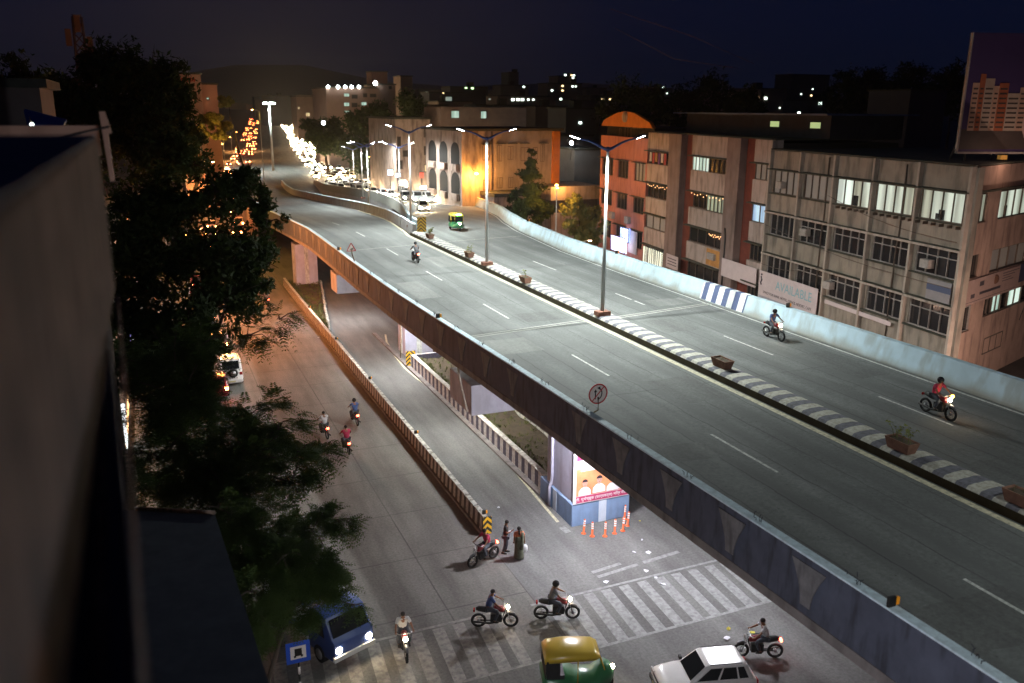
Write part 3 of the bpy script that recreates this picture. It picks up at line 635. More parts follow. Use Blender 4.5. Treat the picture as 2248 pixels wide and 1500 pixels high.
# ------------------------------------------------------------------ lamp posts
m_pole = mat('pole_galvanised', (0.45, 0.46, 0.44), 0.5, 0.1, 1.5, metal=0.2)
m_arm = mat('arm_blue_paint', (0.035, 0.07, 0.24), 0.45, 0.1, 2)
m_base = mat('pole_base_brick', (0.22, 0.10, 0.07), 0.9, 0.25, 4)
m_lens = emat('led_lens', (0.86, 0.94, 1.0), 120.0); m_lensoff = mat('lamp_housing', (0.06, 0.06, 0.07), 0.5, 0)
def dual_post(px, py, zb, label, power, both=True, h=9.72, rot=0.0, group='twin arm lamp posts on the flyover', loc=None, lit=True, arm=1.85):
    p = loc if loc else GZ(px, py, zb)
    t = thing('lamp_post', label, 'lamp post', (p[0], p[1], zb), rot, group)
    X = rootmat(t); I = MB
    def put(mb, name, m): mb.v = [tuple(X @ Vector(v)) for v in mb.v]; return mb.build(name, m, t)
    mb = MB(); mb.box(-.42, .42, -.3, .3, 0.0, .26); put(mb, 'base', m_base)
    mb = MB(); mb.tube([(0, 0, .26), (0, 0, h * .5), (0, 0, h)], [.125, .10, .075], 10); put(mb, 'pole', m_pole)
    mb = MB(); mb.tube([(0, 0, h), (0, 0, h + .28)], .1, 8)
    for s in (-1, 1):
        mb.tube([(0, 0, h + .1), (s * .35, 0, h + .22), (s * .9, 0, h + .5), (s * arm * .78, 0, h + .68), (s * arm, 0, h + .74)], [.09, .085, .07, .055, .045], 8)
    put(mb, 'arm', m_arm)
    for s in (-1, 1):
        mb = MB(); a = s * (arm - .08); b = s * (arm + .58); z0, z1 = h + .70, h + .93
        mb.ext([(a, -.07, z0), (b, -.12, z1 - .02), (b, .12, z1 - .02), (a, .07, z0)], (0, 0, .10)); hd = put(mb, 'lamp_head', m_lensoff)
        mb = MB(); mb.ext([(a + s * .12, -.08, z0 + .035), (b - s * .05, -.115, z1 - .042), (b - s * .05, .115, z1 - .042), (a + s * .12, .08, z0 + .035)], (-s * -.004, 0, -.012))
        mb.v = [tuple(X @ Vector(v)) for v in mb.v]; mb.build('lens', m_lens if lit else m_lensoff, hd)
        if lit:
            q = X @ Vector((s * (arm + .38), 0, h + .795)); lamp('SPOT', q, power, (0.90, 0.97, 0.93), 0.035, (0, s * R(-14) , rot), 'lamp_light', t, 165)
    return t
LP = 10200
dual_post(1322, 692, 7.94, 'nearer twin arm lamp post standing on the striped median', LP)
dual_post(1069, 582, 7.94, 'second twin arm lamp post on the striped median, farther off', LP)
dual_post(0, 0, 7.9, 'twin arm lamp post at the end of the striped median by the chevron board', LP * 1.25, loc=(25.3, 87.5), h=9.6)
dual_post(0, 0, zdeck(131), 'twin arm lamp post past the chevron board, left of the light wall building', 4000, loc=(36.2, 131, 0), h=8.6)
dual_post(0, 0, zdeck(150), 'twin arm lamp post on the curve of the bright ramp beside the dark trees', 7000, loc=(35.2, 152, 0), h=8.8)
dual_post(0, 0, 3.2, 'twin arm lamp post standing between the two ramps', 9000, loc=(30.5, 128, 0), h=11.2)
dual_post(0, 0, 1.0, 'farthest twin arm lamp post beyond the bright ramp', 9000, loc=(45.5, 205, 0), h=9.4)
dual_post(0, 0, 7.9, 'added twin arm lamp post nearest the camera on the median, out of view', 1150, loc=(25.05, 9.5, 0))  # out of view, added as weak fill for the near deck

# high mast
p = GP(600, 374, lambda y: 0.2)
t = thing('high_mast', 'tall mast with a ring of white floodlights above the jammed road', 'high mast', (p.x, p.y, 0))
ztop = GY(598, 226, p.y).z
mb = MB(); mb.tube([(p.x, p.y, 0), (p.x, p.y, ztop)], [.42, .25], 10); mb.build('pole', m_pole, t)
m_flood = emat('floodlight', (0.80, 1.0, 0.93), 60)
mb = MB(); mb.lathe([(.3, 0), (1.3, .05), (1.3, .25), (.3, .3)], (p.x, p.y, ztop), 14); mb.build('head_ring', m_dkmetal, t)
for k in range(8):
    a = k * math.pi / 4; mb = MB(); mb.box(p.x + 1.5 * math.cos(a) - .32, p.x + 1.5 * math.cos(a) + .32, p.y + 1.5 * math.sin(a) - .25, p.y + 1.5 * math.sin(a) + .25, ztop - .4, ztop + .1); mb.build('floodlight', m_flood, t)
lamp('SPOT', (p.x, p.y, ztop - 1.2), 60000, (0.85, 1, 0.92), 1.0, (0, 0, 0), 'lamp_light', t, 142)

# sodium street lamp half hidden in the trees, and white lamps below the deck
m_sod = emat('sodium_lens', (1.0, 0.42, 0.08), 60)
def street_lamp(loc, h, label, power, col, lens, reach=1.6, ang=0.0, group=None, size=0.25, globe=False):
    t = thing('street_lamp', label, 'street lamp', (loc[0], loc[1], loc[2] if len(loc) > 2 else 0), 0, group)
    x, y = loc[0], loc[1]; z = loc[2] if len(loc) > 2 else 0; c, s = math.cos(ang), math.sin(ang)
    mb = MB(); mb.tube([(x, y, z), (x, y, z + h * .6), (x, y, z + h - .3), (x + c * reach * .3, y + s * reach * .3, z + h), (x + c * reach, y + s * reach, z + h + .12)], [.09, .075, .06, .05, .04], 8); mb.build('pole', m_pole, t)
    hx, hy, hz = x + c * reach, y + s * reach, z + h + .12
    mb = MB(); mb.ball((hx + c * .2, hy + s * .2, hz + .02), .3, 10, 0, (1, .6, .35)); hd = mb.build('lamp_head', m_lensoff, t)
    mb = MB(); mb.ball((hx + c * .2, hy + s * .2, hz - .05), .22, 8, 0, (1, .7, .4)); mb.build('lens', lens, hd)
    lamp('POINT' if globe else 'SPOT', (hx + c * .2, hy + s * .2, hz - .2 if not globe else hz - .35), power, col, size, (0, 0, 0), 'lamp_light', t, None if globe else 172)
    return t
SOD = (1.0, 0.31, 0.07)
street_lamp((3.6, 76), 8.6, 'sodium street lamp hidden among the left trees', 5000, SOD, m_sod, 2.2, 0, globe=True)
street_lamp((2.8, 88), 8.6, 'orange street lamp farther up the left pavement behind the trees', 9000, SOD, m_sod, 2.2, 0, globe=True)
street_lamp((10.0, 150), 9.0, 'orange street lamp by the red tail lights of the far street', 6000, SOD, m_sod, 2.0, 0)
def soffit_lamp(x, y, z, label, power, col):
    t = thing('soffit_floodlight', label, 'floodlight', (x, y, z))
    mb = MB(); mb.box(x - .25, x + .25, y - .18, y + .18, z - .12, z); mb.build('housing', m_dkmetal, t)
    mb = MB(); mb.box(x - .2, x + .2, y - .14, y + .14, z - .15, z - .122); mb.build('lens', m_lens, t)
    mb = MB(); mb.box(x - .03, x + .03, y - .03, y + .03, z, 7.1); mb.build('bracket', m_dkmetal, t)
    lamp('POINT', (x, y, z - .22), power, col, .15, (0, 0, 0), 'lamp_light', t)
soffit_lamp(17.2, 32.3, 6.2, 'white floodlight under the deck above the zebra crossing', 3700, (0.93, 0.93, 1.0))
soffit_lamp(17.2, 62.5, 5.6, 'white floodlight under the deck beyond the far pier', 4200, (0.95, 0.98, 0.95))
soffit_lamp(16.6, 47.5, 6.0, 'white floodlight under the deck edge above the service lane', 2700, (0.97, 0.98, 0.9))
street_lamp((4.0, 9.0), 10.0, 'white lamp post at the near corner of the crossing', 1900, (0.80, 0.88, 1.0), m_lens, 1.4, R(60), globe=True)
street_lamp((3.2, -2.0), 11.0, 'added unseen orange lamp below the rooftop at the near left', 900, (1.0, 0.5, 0.25), m_sod, 1.4, R(60), globe=True)  # unseen lamp, added to warm the cream post and brown parapet
soffit_lamp(20.8, 26.0, 5.7, 'smaller white floodlight under the deck at the far side of the zebra', 1500, (0.93, 0.93, 1.0))
for k, y in enumerate((182, 230, 285, 350, 430)):
    street_lamp((bend(y) + 1.2, y), 9.0, 'orange street lamp along the jammed far road', 15000 + 5000 * k, (1.0, 0.45, 0.14), m_sod, 2.4, 0, 'lamps along the jammed far road')
    street_lamp((bend(y) + 44.5, y + 18), 9.0, 'orange street lamp along the jammed far road', 15000 + 5000 * k, (1.0, 0.58, 0.24), m_sod, -2.4, 0, 'lamps along the jammed far road')
soffit_lamp(16.0, 81.0, 5.5, 'white floodlight under the deck by the far soil bed', 2900, (0.95, 0.98, 0.98))
# low sodium lamps on the service road behind the far parapet
m_lw = emat('warm_lens', (1.0, 0.66, 0.45), 40)
for i, (y, pw) in enumerate(((22, 420), (38, 420), (54, 420), (70, 400), (92, 380))):
    street_lamp((41.0 + (y - 22) * .1, y), 4.6, 'low warm street lamp on the road hidden behind the far parapet', pw * 1.0, (1.0, 0.60, 0.42), m_lw, 0.8, 0, 'low lamps behind the far parapet', globe=True)

street_lamp((49.5, 31.0), 3.0, 'low warm lamp at the corner hidden behind the far parapet', 5500, (1.0, 0.72, 0.58), m_lw, 0.6, R(90), 'low lamps behind the far parapet', globe=True)
# ------------------------------------------------------------------ planters on the median
m_pl = mat('planter_terracotta', (0.21, 0.11, 0.075), 0.85, 0.25, 4); m_stem = mat('plant_stem', (0.12, 0.12, 0.04), 0.8, 0.2, 4); m_pleaf = mat('plant_leaf', (0.16, 0.18, 0.05), 0.8, 0.3, 5)
PLN = [(1585, 806, 'brown planter box with three bare twigs on the median, third from the near edge', 3, .25), (1978, 988, 'brown planter box with an arching green plant on the median', 9, .7), (2243, 1108, 'brown planter box at the right photo edge of the median', 3, .3), (1153, 620, 'brown planter box with a tall thin shoot between the two nearer lamp posts', 4, .6), (1030, 564, 'brown planter box with a leafy shoot beyond the second lamp post', 6, .8), (944, 523, 'brown planter box with a bushy plant close to the chevron board', 14, .7)]
for px, py, lab, ns, hh in PLN:
    p = GZ(px, py, 7.94); t = thing('planter_box', lab, 'planter', (p.x, p.y, 7.94), group='planter boxes along the median')
    mb = MB(); x, y, z = p.x, p.y, 7.94
    def ringp(w, l, zz): return [(x - w, y - l, zz), (x + w, y - l, zz), (x + w, y + l, zz), (x - w, y + l, zz)]
    vs = ringp(.2, .46, z) + ringp(.29, .56, z + .42) + ringp(.25, .52, z + .42) + ringp(.22, .49, z + .34)
    mb.add(vs, [(3, 2, 1, 0)] + [(a * 4 + k, a * 4 + (k + 1) % 4, (a + 1) * 4 + (k + 1) % 4, (a + 1) * 4 + k) for a in range(3) for k in range(4)]); mb.build('trough', m_pl, t)
    mb = MB(); mb.quad(*ringp(.225, .495, z + .36)); mb.build('soil', m_soil, t)
    mb = MB()
    for k in range(ns):
        bx, by = x + rnd.uniform(-.12, .12), y + rnd.uniform(-.4, .4); a = rnd.uniform(0, 6.28); ln = hh * rnd.uniform(.6, 1.1)
        P = [(bx + math.cos(a) * ln * .35 * (q / 4) ** 2, by + math.sin(a) * ln * .45 * (q / 4) ** 2, z + .36 + ln * (q / 4) * (1 - .12 * q / 4)) for q in range(5)]
        mb.tube(P, [.012, .011, .009, .008, .005], 5, 0)
        if hh <= .35: mb.build('twig', m_stem, t); mb = MB()
        if hh > .35:
            for q in range(7):
                u = P[rnd.randint(2, 4)]; b = rnd.uniform(0, 6.28); s = rnd.uniform(.04, .09)
                mb.add([u, (u[0] + s * math.cos(b), u[1] + s * math.sin(b), u[2] + s * .6), (u[0] + 1.8 * s * math.cos(b + .4), u[1] + 1.8 * s * math.sin(b + .4), u[2] - s * .2), (u[0] + s * math.cos(b + .9), u[1] + s * math.sin(b + .9), u[2] - s * .1)], [(0, 1, 2, 3)], 1)
    if mb.v: mb.build('plant', [m_stem, m_pleaf], t, fixn=False)

# ------------------------------------------------------------------ chevron board on the wall end
t = thing('chevron_board', 'black and yellow chevron board on the end of the grey dividing wall', 'chevron board', (25.3, 84.2, 7.5))
mb = MB(); mb.box(24.9, 25.85, 84.0, 84.05, 7.9, 9.35); mb.build('board', m_haz, t)
mb = MB(); mb.box(25.3, 25.4, 84.06, 84.14, 7.5, 9.3); mb.build('post', m_dkmetal, t)

# ------------------------------------------------------------------ road signs on the near parapet
m_sred = mat('sign_red', (0.50, 0.025, 0.03), 0.45, 0.05, 3); m_swht = mat('sign_white', (0.84, 0.78, 0.73), 0.5, 0.06, 3); m_sblk = mat('sign_black', (0.02, 0.018, 0.016), 0.5, 0)
def disc(mb, c, r0, r1, y, n=28, mi=0):
    vs = []; fs = []
    for k in range(n):
        a = 2 * math.pi * k / n
        for r in (r0, r1):
            for yy in (y, y + .012): vs.append((c[0] + r * math.cos(a), c[1] + yy, c[2] + r * math.sin(a)))
    for k in range(n):
        b, d = k * 4, ((k + 1) % n) * 4
        fs += [(b, b + 2, d + 2, d), (b + 1, d + 1, d + 3, b + 3), (b + 2, b + 3, d + 3, d + 2), (b, d, d + 1, b + 1)]
    mb.add(vs, fs, mi)
def bar2(mb, p, q, w, y, c, mi=0):
    p = Vector((p[0], 0, p[1])); q = Vector((q[0], 0, q[1])); d = (q - p).normalized(); n = Vector((-d.z, 0, d.x)) * (w / 2); o = Vector((c[0], c[1] + y, c[2]))
    mb.ext([o + p - n, o + q - n, o + q + n, o + p + n], (0, .008, 0), mi)
# no overtaking
y0 = 28.3; x0 = lerp(XA, y0) + .15
base = Vector((x0, y0, 8.7)); c = GY(1313, 865, y0 + .02); k1 = GY(1313, 900, y0); k2 = GY(1342, 914, y0)
t = thing('road_sign', 'round red and white no overtaking sign on a cranked bracket', 'road sign', tuple(base))
r = (GY(1334, 865, y0).x - c.x)
mb = MB(); mb.tube([base, (base.x, base.y, k2.z), (k1.x, base.y, k1.z), (c.x, base.y, c.z - r * .3)], .035, 6); mb.build('post', m_rust, t)
mb = MB(); disc(mb, c, .001, r * .93, 0); fc = mb.build('sign_face', m_swht, t)
mb = MB(); disc(mb, c, r * .87, r, -.006); bar2(mb, (-.62 * r, -.68 * r), (.62 * r, .68 * r), .10 * r, -.008, c); mb.build('red_ring', m_sred, fc)
mb = MB(); bar2(mb, (-.28 * r, -.5 * r), (-.28 * r, .28 * r), .11 * r, -.004, c)
mb.ext([Vector(c) + Vector(v) for v in ((-.45 * r, -.006, .2 * r), (-.11 * r, -.006, .2 * r), (-.28 * r, -.006, .48 * r))], (0, .008, 0))
arc = [(-.02 * r + .42 * r * math.cos(a) , .02 * r + .55 * r * math.sin(a)) for a in [R(-80 + i * 18) for i in range(9)]]
for a, b in zip(arc, arc[1:]): bar2(mb, a, b, .11 * r, -.004, c)
mb.ext([Vector(c) + Vector((dx * r, -.006, dz * r)) for dx, dz in ((.18, .38), (.22, .72), (-.12, .60))], (0, .008, 0)); mb.build('arrows', m_sblk, fc)
# steep descent triangle
y0 = 64.5; x0 = lerp(XA, y0) + .15; base = Vector((x0, y0, 8.7)); c = GY(771, 545, y0)
t = thing('road_sign', 'triangular red edged warning sign on a cranked bracket', 'road sign', tuple(base))
k1 = GY(773, 558, y0); k2 = GY(791, 571, y0); s = GY(781, 551, y0).x - c.x; s = s * 1.0
mb = MB(); mb.tube([base, (base.x, base.y, k2.z), (k1.x, base.y, k1.z), (c.x, base.y, c.z)], .045, 6); mb.build('post', m_rust, t)
T = [(-s, -.62 * s), (s, -.62 * s), (0, 1.1 * s)]
mb = MB(); mb.ext([Vector(c) + Vector((a * .97, 0, b * .97)) for a, b in T], (0, .012, 0)); fc = mb.build('sign_face', m_swht, t)
mb = MB()
for i in range(3): bar2(mb, T[i], T[(i + 1) % 3], .17 * s, -.006, c)
mb.build('red_border', m_sred, fc)
mb = MB(); mb.ext([Vector(c) + Vector((a * s, -.008, b * s)) for a, b in ((-.45, -.38), (.45, -.38), (.45, .1))], (0, .008, 0)); mb.build('pictogram', m_sblk, fc)

# bus stop sign, lower left
base = GZ(660, 1560); c = GY(654, 1430, base.y)
t = thing('bus_stop_sign', 'square blue and white bus stop sign on a banded post below the trees', 'bus stop sign', (base.x, base.y, 0))
m_sblue = mat('sign_blue', (0.03, 0.10, 0.55), 0.45, 0.08, 3)
mb = MB()
n = 7; zt_ = c.z - .3
for k in range(n): mb.tube([(c.x, base.y, zt_ * k / n), (c.x, base.y, zt_ * (k + 1) / n)], .04, 8, k % 2)
mb.build('post', [m_sblk, m_swht], t)
s = .40
mb = MB(); mb.box(c.x - s, c.x + s, base.y - .06, base.y - .045, c.z - s, c.z + s); fc = mb.build('sign_face', m_sblue, t)
mb = MB(); mb.box(c.x - .26, c.x + .26, base.y - .07, base.y - .061, c.z - .24, c.z + .24); mb.build('white_panel', m_swht, fc)
mb = MB(); mb.box(c.x - .12, c.x + .12, base.y - .078, base.y - .071, c.z - .13, c.z + .15); mb.box(c.x - .15, c.x - .08, base.y - .078, base.y - .071, c.z - .18, c.z - .10); mb.box(c.x + .08, c.x + .15, base.y - .078, base.y - .071, c.z - .18, c.z - .10); mb.build('bus_pictogram', m_sblk, fc)

# poster on the pier: generic portraits over an orange ground
t = thing('poster_banner', 'red and orange banner with portraits hung on the pier above the pedestal', 'banner', (19.4, 34.4, 1.2))
m_po = mat('poster_orange', (0.68, 0.26, 0.12), 0.55, 0.25, 1.2); m_pr = mat('poster_red', (0.45, 0.05, 0.13), 0.55, 0.1, 2); m_pw = mat('poster_white', (0.74, 0.68, 0.72), 0.55, 0.06, 2)
m_skin1 = mat('poster_skin', (0.55, 0.28, 0.22), 0.6, 0.1, 4); m_hair1 = mat('poster_hair', (0.04, 0.025, 0.03), 0.6, 0)
Y = 34.41
mb = MB(); mb.box(17.82, 21.0, Y, Y + .03, 1.22, 5.2); pn = mb.build('panel', m_pw, t)
mb = MB(); mb.box(17.98, 20.9, Y - .006, Y - .001, 1.62, 3.05); mb.build('picture_ground', m_po, t)
mb = MB(); mb.box(17.98, 20.9, Y - .007, Y - .001, 1.26, 1.6); mb.build('caption_strip', m_pr, t); mb = MB(); mb.box(17.98, 18.3, Y - .007, Y - .001, 3.5, 4.6); mb.build('corner_patch', m_pr, t)
def portrait(cx, cz, s):
    mb = MB(); n = 14
    sh = [(cx - .36 * s, cz - .55 * s), (cx + .36 * s, cz - .55 * s), (cx + .34 * s, cz - .28 * s), (cx + .2 * s, cz - .13 * s), (cx + .07 * s, cz - .07 * s), (cx - .07 * s, cz - .07 * s), (cx - .2 * s, cz - .13 * s), (cx - .34 * s, cz - .28 * s)]
    mb.ext([(a, Y - .014, b) for a, b in sh], (0, .006, 0), 0)
    ell = lambda ox, oz, rx, rz, a0=0, a1=360: [(cx + ox * s + rx * s * math.cos(R(a0 + (a1 - a0) * i / n)), oz * s + cz + rz * s * math.sin(R(a0 + (a1 - a0) * i / n))) for i in range(n + (a1 - a0 != 360))]
    mb.ext([(a, Y - .018, b) for a, b in [(cx - .06 * s, cz - .1 * s), (cx + .06 * s, cz - .1 * s), (cx + .06 * s, cz + .06 * s), (cx - .06 * s, cz + .06 * s)]], (0, .003, 0), 1)
    mb.ext([(a, Y - .022, b) for a, b in ell(0, .13, .145, .19)], (0, .004, 0), 1)
    mb.ext([(a, Y - .027, b) for a, b in ell(0, .2, .165, .16, 0, 180)], (0, .004, 0), 2)
    for ex in (-.055, .055): mb.ext([(a, Y - .026, b) for a, b in ell(ex, .135, .022, .012)], (0, .003, 0), 2)
    mb.ext([(a, Y - .026, b) for a, b in ell(0, .03, .045, .01)], (0, .003, 0), 2)
    mb.build('portrait', [m_pw, m_skin1, m_hair1], t)
portrait(18.45, 2.15, .95); portrait(19.25, 2.22, 1.0); portrait(20.0, 2.15, .92); portrait(20.65, 2.2, .95); portrait(18.75, 3.75, 1.5)
text_mesh('श्री. शुभेच्छुक (कार्यकर्ता) मित्र मंडळ', .21, 'lettering', m_pw, t, frame_mat((19.4, Y - .012, 1.43), (1, 0, 0)))
# ------------------------------------------------------------------ people
def skin_mesh(name, V, E, rads, m, parent, levels=1, X=None):
    me = bpy.data.meshes.new(name); me.from_pydata([tuple(v) for v in V], E, [])
    o = bpy.data.objects.new('tmp_skin', me); COL.objects.link(o)
    sk = o.modifiers.new('s', 'SKIN'); sk.use_smooth_shade = True
    for i, sv in enumerate(me.skin_vertices[0].data):
        r = rads[i]; sv.radius = r if isinstance(r, tuple) else (r, r); sv.use_root = (i == 0)
    if levels: su = o.modifiers.new('u', 'SUBSURF'); su.levels = levels; su.render_levels = levels
    bpy.context.view_layer.update()
    m2 = bpy.data.meshes.new_from_object(o.evaluated_get(bpy.context.evaluated_depsgraph_get()))
    bpy.data.objects.remove(o); bpy.data.meshes.remove(me)
    if X is not None: m2.transform(X)
    m2.materials.clear(); m2.materials.append(m); m2.name = name
    r = bpy.data.objects.new(name, m2); COL.objects.link(r); r.parent = parent
    return r
m_skin = mat('skin_brown', (0.20, 0.095, 0.055), 0.6, 0.1, 6); m_hair = mat('hair_black', (0.012, 0.01, 0.009), 0.5, 0)
def person(label, loc, rz, J, top, bottom, group=None, hair_long=False, sari=None, helmet=None):
    """J: joint positions in local metres, facing +Y"""
    t = thing('person', label, 'person', loc, rz, group)
    names = ['pelvis', 'waist', 'chest', 'neck', 'head', 'crown', 'shL', 'elL', 'wrL', 'haL', 'shR', 'elR', 'wrR', 'haR', 'hipL', 'knL', 'anL', 'toL', 'hipR', 'knR', 'anR', 'toR']
    ed = [('pelvis', 'waist'), ('waist', 'chest'), ('chest', 'neck'), ('neck', 'head'), ('head', 'crown'), ('chest', 'shL'), ('shL', 'elL'), ('elL', 'wrL'), ('wrL', 'haL'), ('chest', 'shR'), ('shR', 'elR'), ('elR', 'wrR'), ('wrR', 'haR'), ('pelvis', 'hipL'), ('hipL', 'knL'), ('knL', 'anL'), ('anL', 'toL'), ('pelvis', 'hipR'), ('hipR', 'knR'), ('knR', 'anR'), ('anR', 'toR')]
    rad = dict(pelvis=(.15, .11), waist=(.135, .10), chest=(.16, .11), neck=.05, head=.088, crown=.075, shL=.055, elL=.042, wrL=.03, haL=.034, shR=.055, elR=.042, wrR=.03, haR=.034, hipL=.085, knL=.06, anL=.04, toL=.035, hipR=.085, knR=.06, anR=.04, toR=.035)
    V = [J[n] for n in names]; idx = {n: i for i, n in enumerate(names)}; E = [(idx[a], idx[b]) for a, b in ed]; rr = [rad[n] for n in names]
    for s in 'LR':                               # five fingers on each palm
        h = Vector(J['ha' + s]); w = Vector(J['wr' + s]); d = (h - w).normalized(); side = d.cross(Vector((0, 1, 0.01))).normalized()
        for k, (o_, ln, sp) in enumerate(((-.03, .065, -.2), (-.011, .08, -.06), (.008, .085, .03), (.026, .07, .12), (-.035, .035, -1.0))):
            a = h + side * o_ + d * (.015 if k < 4 else -.03); b = a + (d + side * sp + Vector((0, .25, 0))).normalized() * ln
            V.append(a); V.append(b); rr += [.010, .008]; E += [(idx['ha' + s], len(V) - 2), (len(V) - 2, len(V) - 1)]
    skin_mesh('body', V, E, rr, m_skin, t)
    g = lambda n, r=None: (J[n], r if r is not None else rad[n])
    def clothes(name, seq, edges, m):
        V = [J[a] if isinstance(a, str) else a for a, _ in seq]; skin_mesh(name, V, edges, [r for _, r in seq], m, t)
    def mid(a, b, f): return tuple(Vector(J[a]).lerp(Vector(J[b]), f))
    up = tuple(Vector(J['pelvis']) + (Vector(J['waist']) - Vector(J['pelvis'])) * -.2)
    clothes('shirt', [(up, (.185, .145)), ('waist', (.165, .13)), ('chest', (.19, .14)), (mid('chest', 'neck', .75), .075), ('shL', .078), (mid('shL', 'elL', .75), .066), ('shR', .078), (mid('shR', 'elR', .75), .066)], [(0, 1), (1, 2), (2, 3), (2, 4), (4, 5), (2, 6), (6, 7)], top)
    if sari is None:
        clothes('trousers', [('pelvis', (.175, .135)), ('hipL', .115), ('knL', .085), (mid('knL', 'anL', .95), .07), ('hipR', .115), ('knR', .085), (mid('knR', 'anR', .95), .07)], [(0, 1), (1, 2), (2, 3), (0, 4), (4, 5), (5, 6)], bottom)
        mb = MB()
        for s in 'LR': a, b = Vector(J['an' + s]), Vector(J['to' + s]); mb.tube([a + Vector((0, -.06, -.03)), a.lerp(b, .5) + Vector((0, 0, -.015)), b + Vector((0, .03, -.005))], [.05, .052, .04], 8)
        mb.v = [tuple(v) for v in mb.v]
        me = mb.build('shoes', m_sblk); me.parent = t
    else:
        mb = MB(); P = Vector(J['pelvis']); mb.lathe([(.16, .28), (.185, .1), (.2, -.1), (.21, -.4), (.235, -.72), (.24, -.80)], P, 14); me = mb.build('sari_skirt', sari); me.parent = t
        mb = MB(); c = Vector(J['chest']); mb.tube([c + Vector((.17, .02, .13)), c + Vector((.06, .14, .02)), c + Vector((-.1, .14, -.2)), P + Vector((-.17, .05, .05))], [.06, .075, .08, .08], 8)
        mb.tube([c + Vector((.15, -.1, .13)), c + Vector((.13, -.17, -.1)), P + Vector((.1, -.19, -.1)), P + Vector((.08, -.2, -.3))], [.06, .07, .09, .1], 8); me = mb.build('sari_drape', sari); me.parent = t
    H = Vector(J['head']); C2 = Vector(J['crown']); f = (C2 - H).normalized()
    mb = MB()
    if helmet: mb.ball(H + f * .05 + Vector((0, -.01, 0)), .135, 12, 0, (1, 1.1, 1.02)); me = mb.build('helmet', helmet); me.parent = t
    else:
        mb.ball(H + f * .05 + Vector((0, -.022, 0)), .099, 12, 0, (.98, 1.02, .98))
        if hair_long: mb.ball(H + Vector((0, -.12, -.04)), .055, 8); mb.tube([H + Vector((0, -.11, -.05)), H + Vector((0, -.13, -.25))], [.04, .02], 6)
        me = mb.build('hair', m_hair); me.parent = t
    mb = MB()
    for s in (-1, 1): mb.ball(H + Vector((s * .035, .083, .012)), .011, 6)
    mb.ball(H + Vector((0, .078, -.05)), .02, 6, 0, (1.2, .5, .35)); me = mb.build('eyes_and_mouth', m_hair); me.parent = t
    mb = MB(); mb.ball(H + Vector((0, .095, -.015)), .017, 6, 0, (.8, 1.1, 1.3))
    for s in (-1, 1): mb.ball(H + Vector((s * .09, 0, 0)), .024, 6, 0, (.4, .7, 1.2))
    me = mb.build('nose_and_ears', m_skin); me.parent = t
    return t
STAND = dict(pelvis=(0, 0, .92), waist=(0, .01, 1.08), chest=(0, .01, 1.30), neck=(0, .0, 1.46), head=(0, .03, 1.57), crown=(0, .03, 1.66), shL=(-.19, 0, 1.40), elL=(-.24, -.03, 1.13), wrL=(-.23, .06, .90), haL=(-.23, .10, .82), shR=(.19, 0, 1.40), elR=(.24, -.03, 1.13), wrR=(.23, .06, .90), haR=(.23, .10, .82), hipL=(-.09, 0, .86), knL=(-.10, .03, .48), anL=(-.10, -.01, .08), toL=(-.11, .15, .04), hipR=(.09, 0, .86), knR=(.10, .03, .48), anR=(.10, -.01, .08), toR=(.11, .15, .04))
JM = dict(STAND); JM.update(elR=(.22, .08, 1.13), wrR=(.10, .26, 1.16), haR=(.06, .31, 1.20), head=(0, .06, 1.56), crown=(0, .09, 1.65), anR=(.10, -.12, .08), toR=(.13, .04, .04), knR=(.10, .0, .48))
pM = GZ(1110, 1214); pW = GZ(1139, 1226)
m_tee = mat('tee_black', (0.022, 0.02, 0.02), 0.9, 0.2, 6); m_jean = mat('jeans_grey', (0.06, 0.065, 0.08), 0.9, 0.25, 6)
person('man in a black tee and grey trousers standing at the barrier end', (pM.x, pM.y, 0), R(-120), JM, m_tee, m_jean)
JW = {k: tuple(Vector(v) * .94) for k, v in STAND.items()}; JW.update(elR=(.25, .0, 1.08), wrR=(.27, .04, .84), haR=(.27, .05, .75))
m_blouse = mat('blouse_orange', (0.42, 0.12, 0.055), 0.9, 0.15, 6); m_sari = mat('sari_olive', (0.10, 0.105, 0.075), 0.9, 0.3, 8)
person('woman in an olive sari with orange blouse holding a white bag', (pW.x, pW.y, 0), R(-12), JW, m_blouse, None, hair_long=True, sari=m_sari)
m_bag = mat('bag_white_plastic', (0.72, 0.72, 0.76), 0.5, 0.08, 6)
hb = Matrix.Translation((pW.x, pW.y, 0)) @ Matrix.Rotation(R(-12), 4, 'Z') @ Vector((.285, .06, .70))
t = thing('carrier_bag', 'white plastic carrier bag hanging from the hand of the woman', 'bag', (hb.x, hb.y, hb.z - .40))
mb = MB(); x, y, z = hb; mb.lathe([(.02, -.40), (.12, -.39), (.15, -.30), (.14, -.16), (.10, -.08), (.03, -.05)], (x, y, z), 12); mb.v = [(a, y + (b - y) * .6, c) for a, b, c in mb.v]; mb.build('sack', m_bag, t)
mb = MB()
for s in (-1, 1): mb.tube([(x + s * .07, y, z - .09), (x + s * .05, y, z), (x, y, z + .04)], .012, 5)
mb.build('handle', m_bag, t)

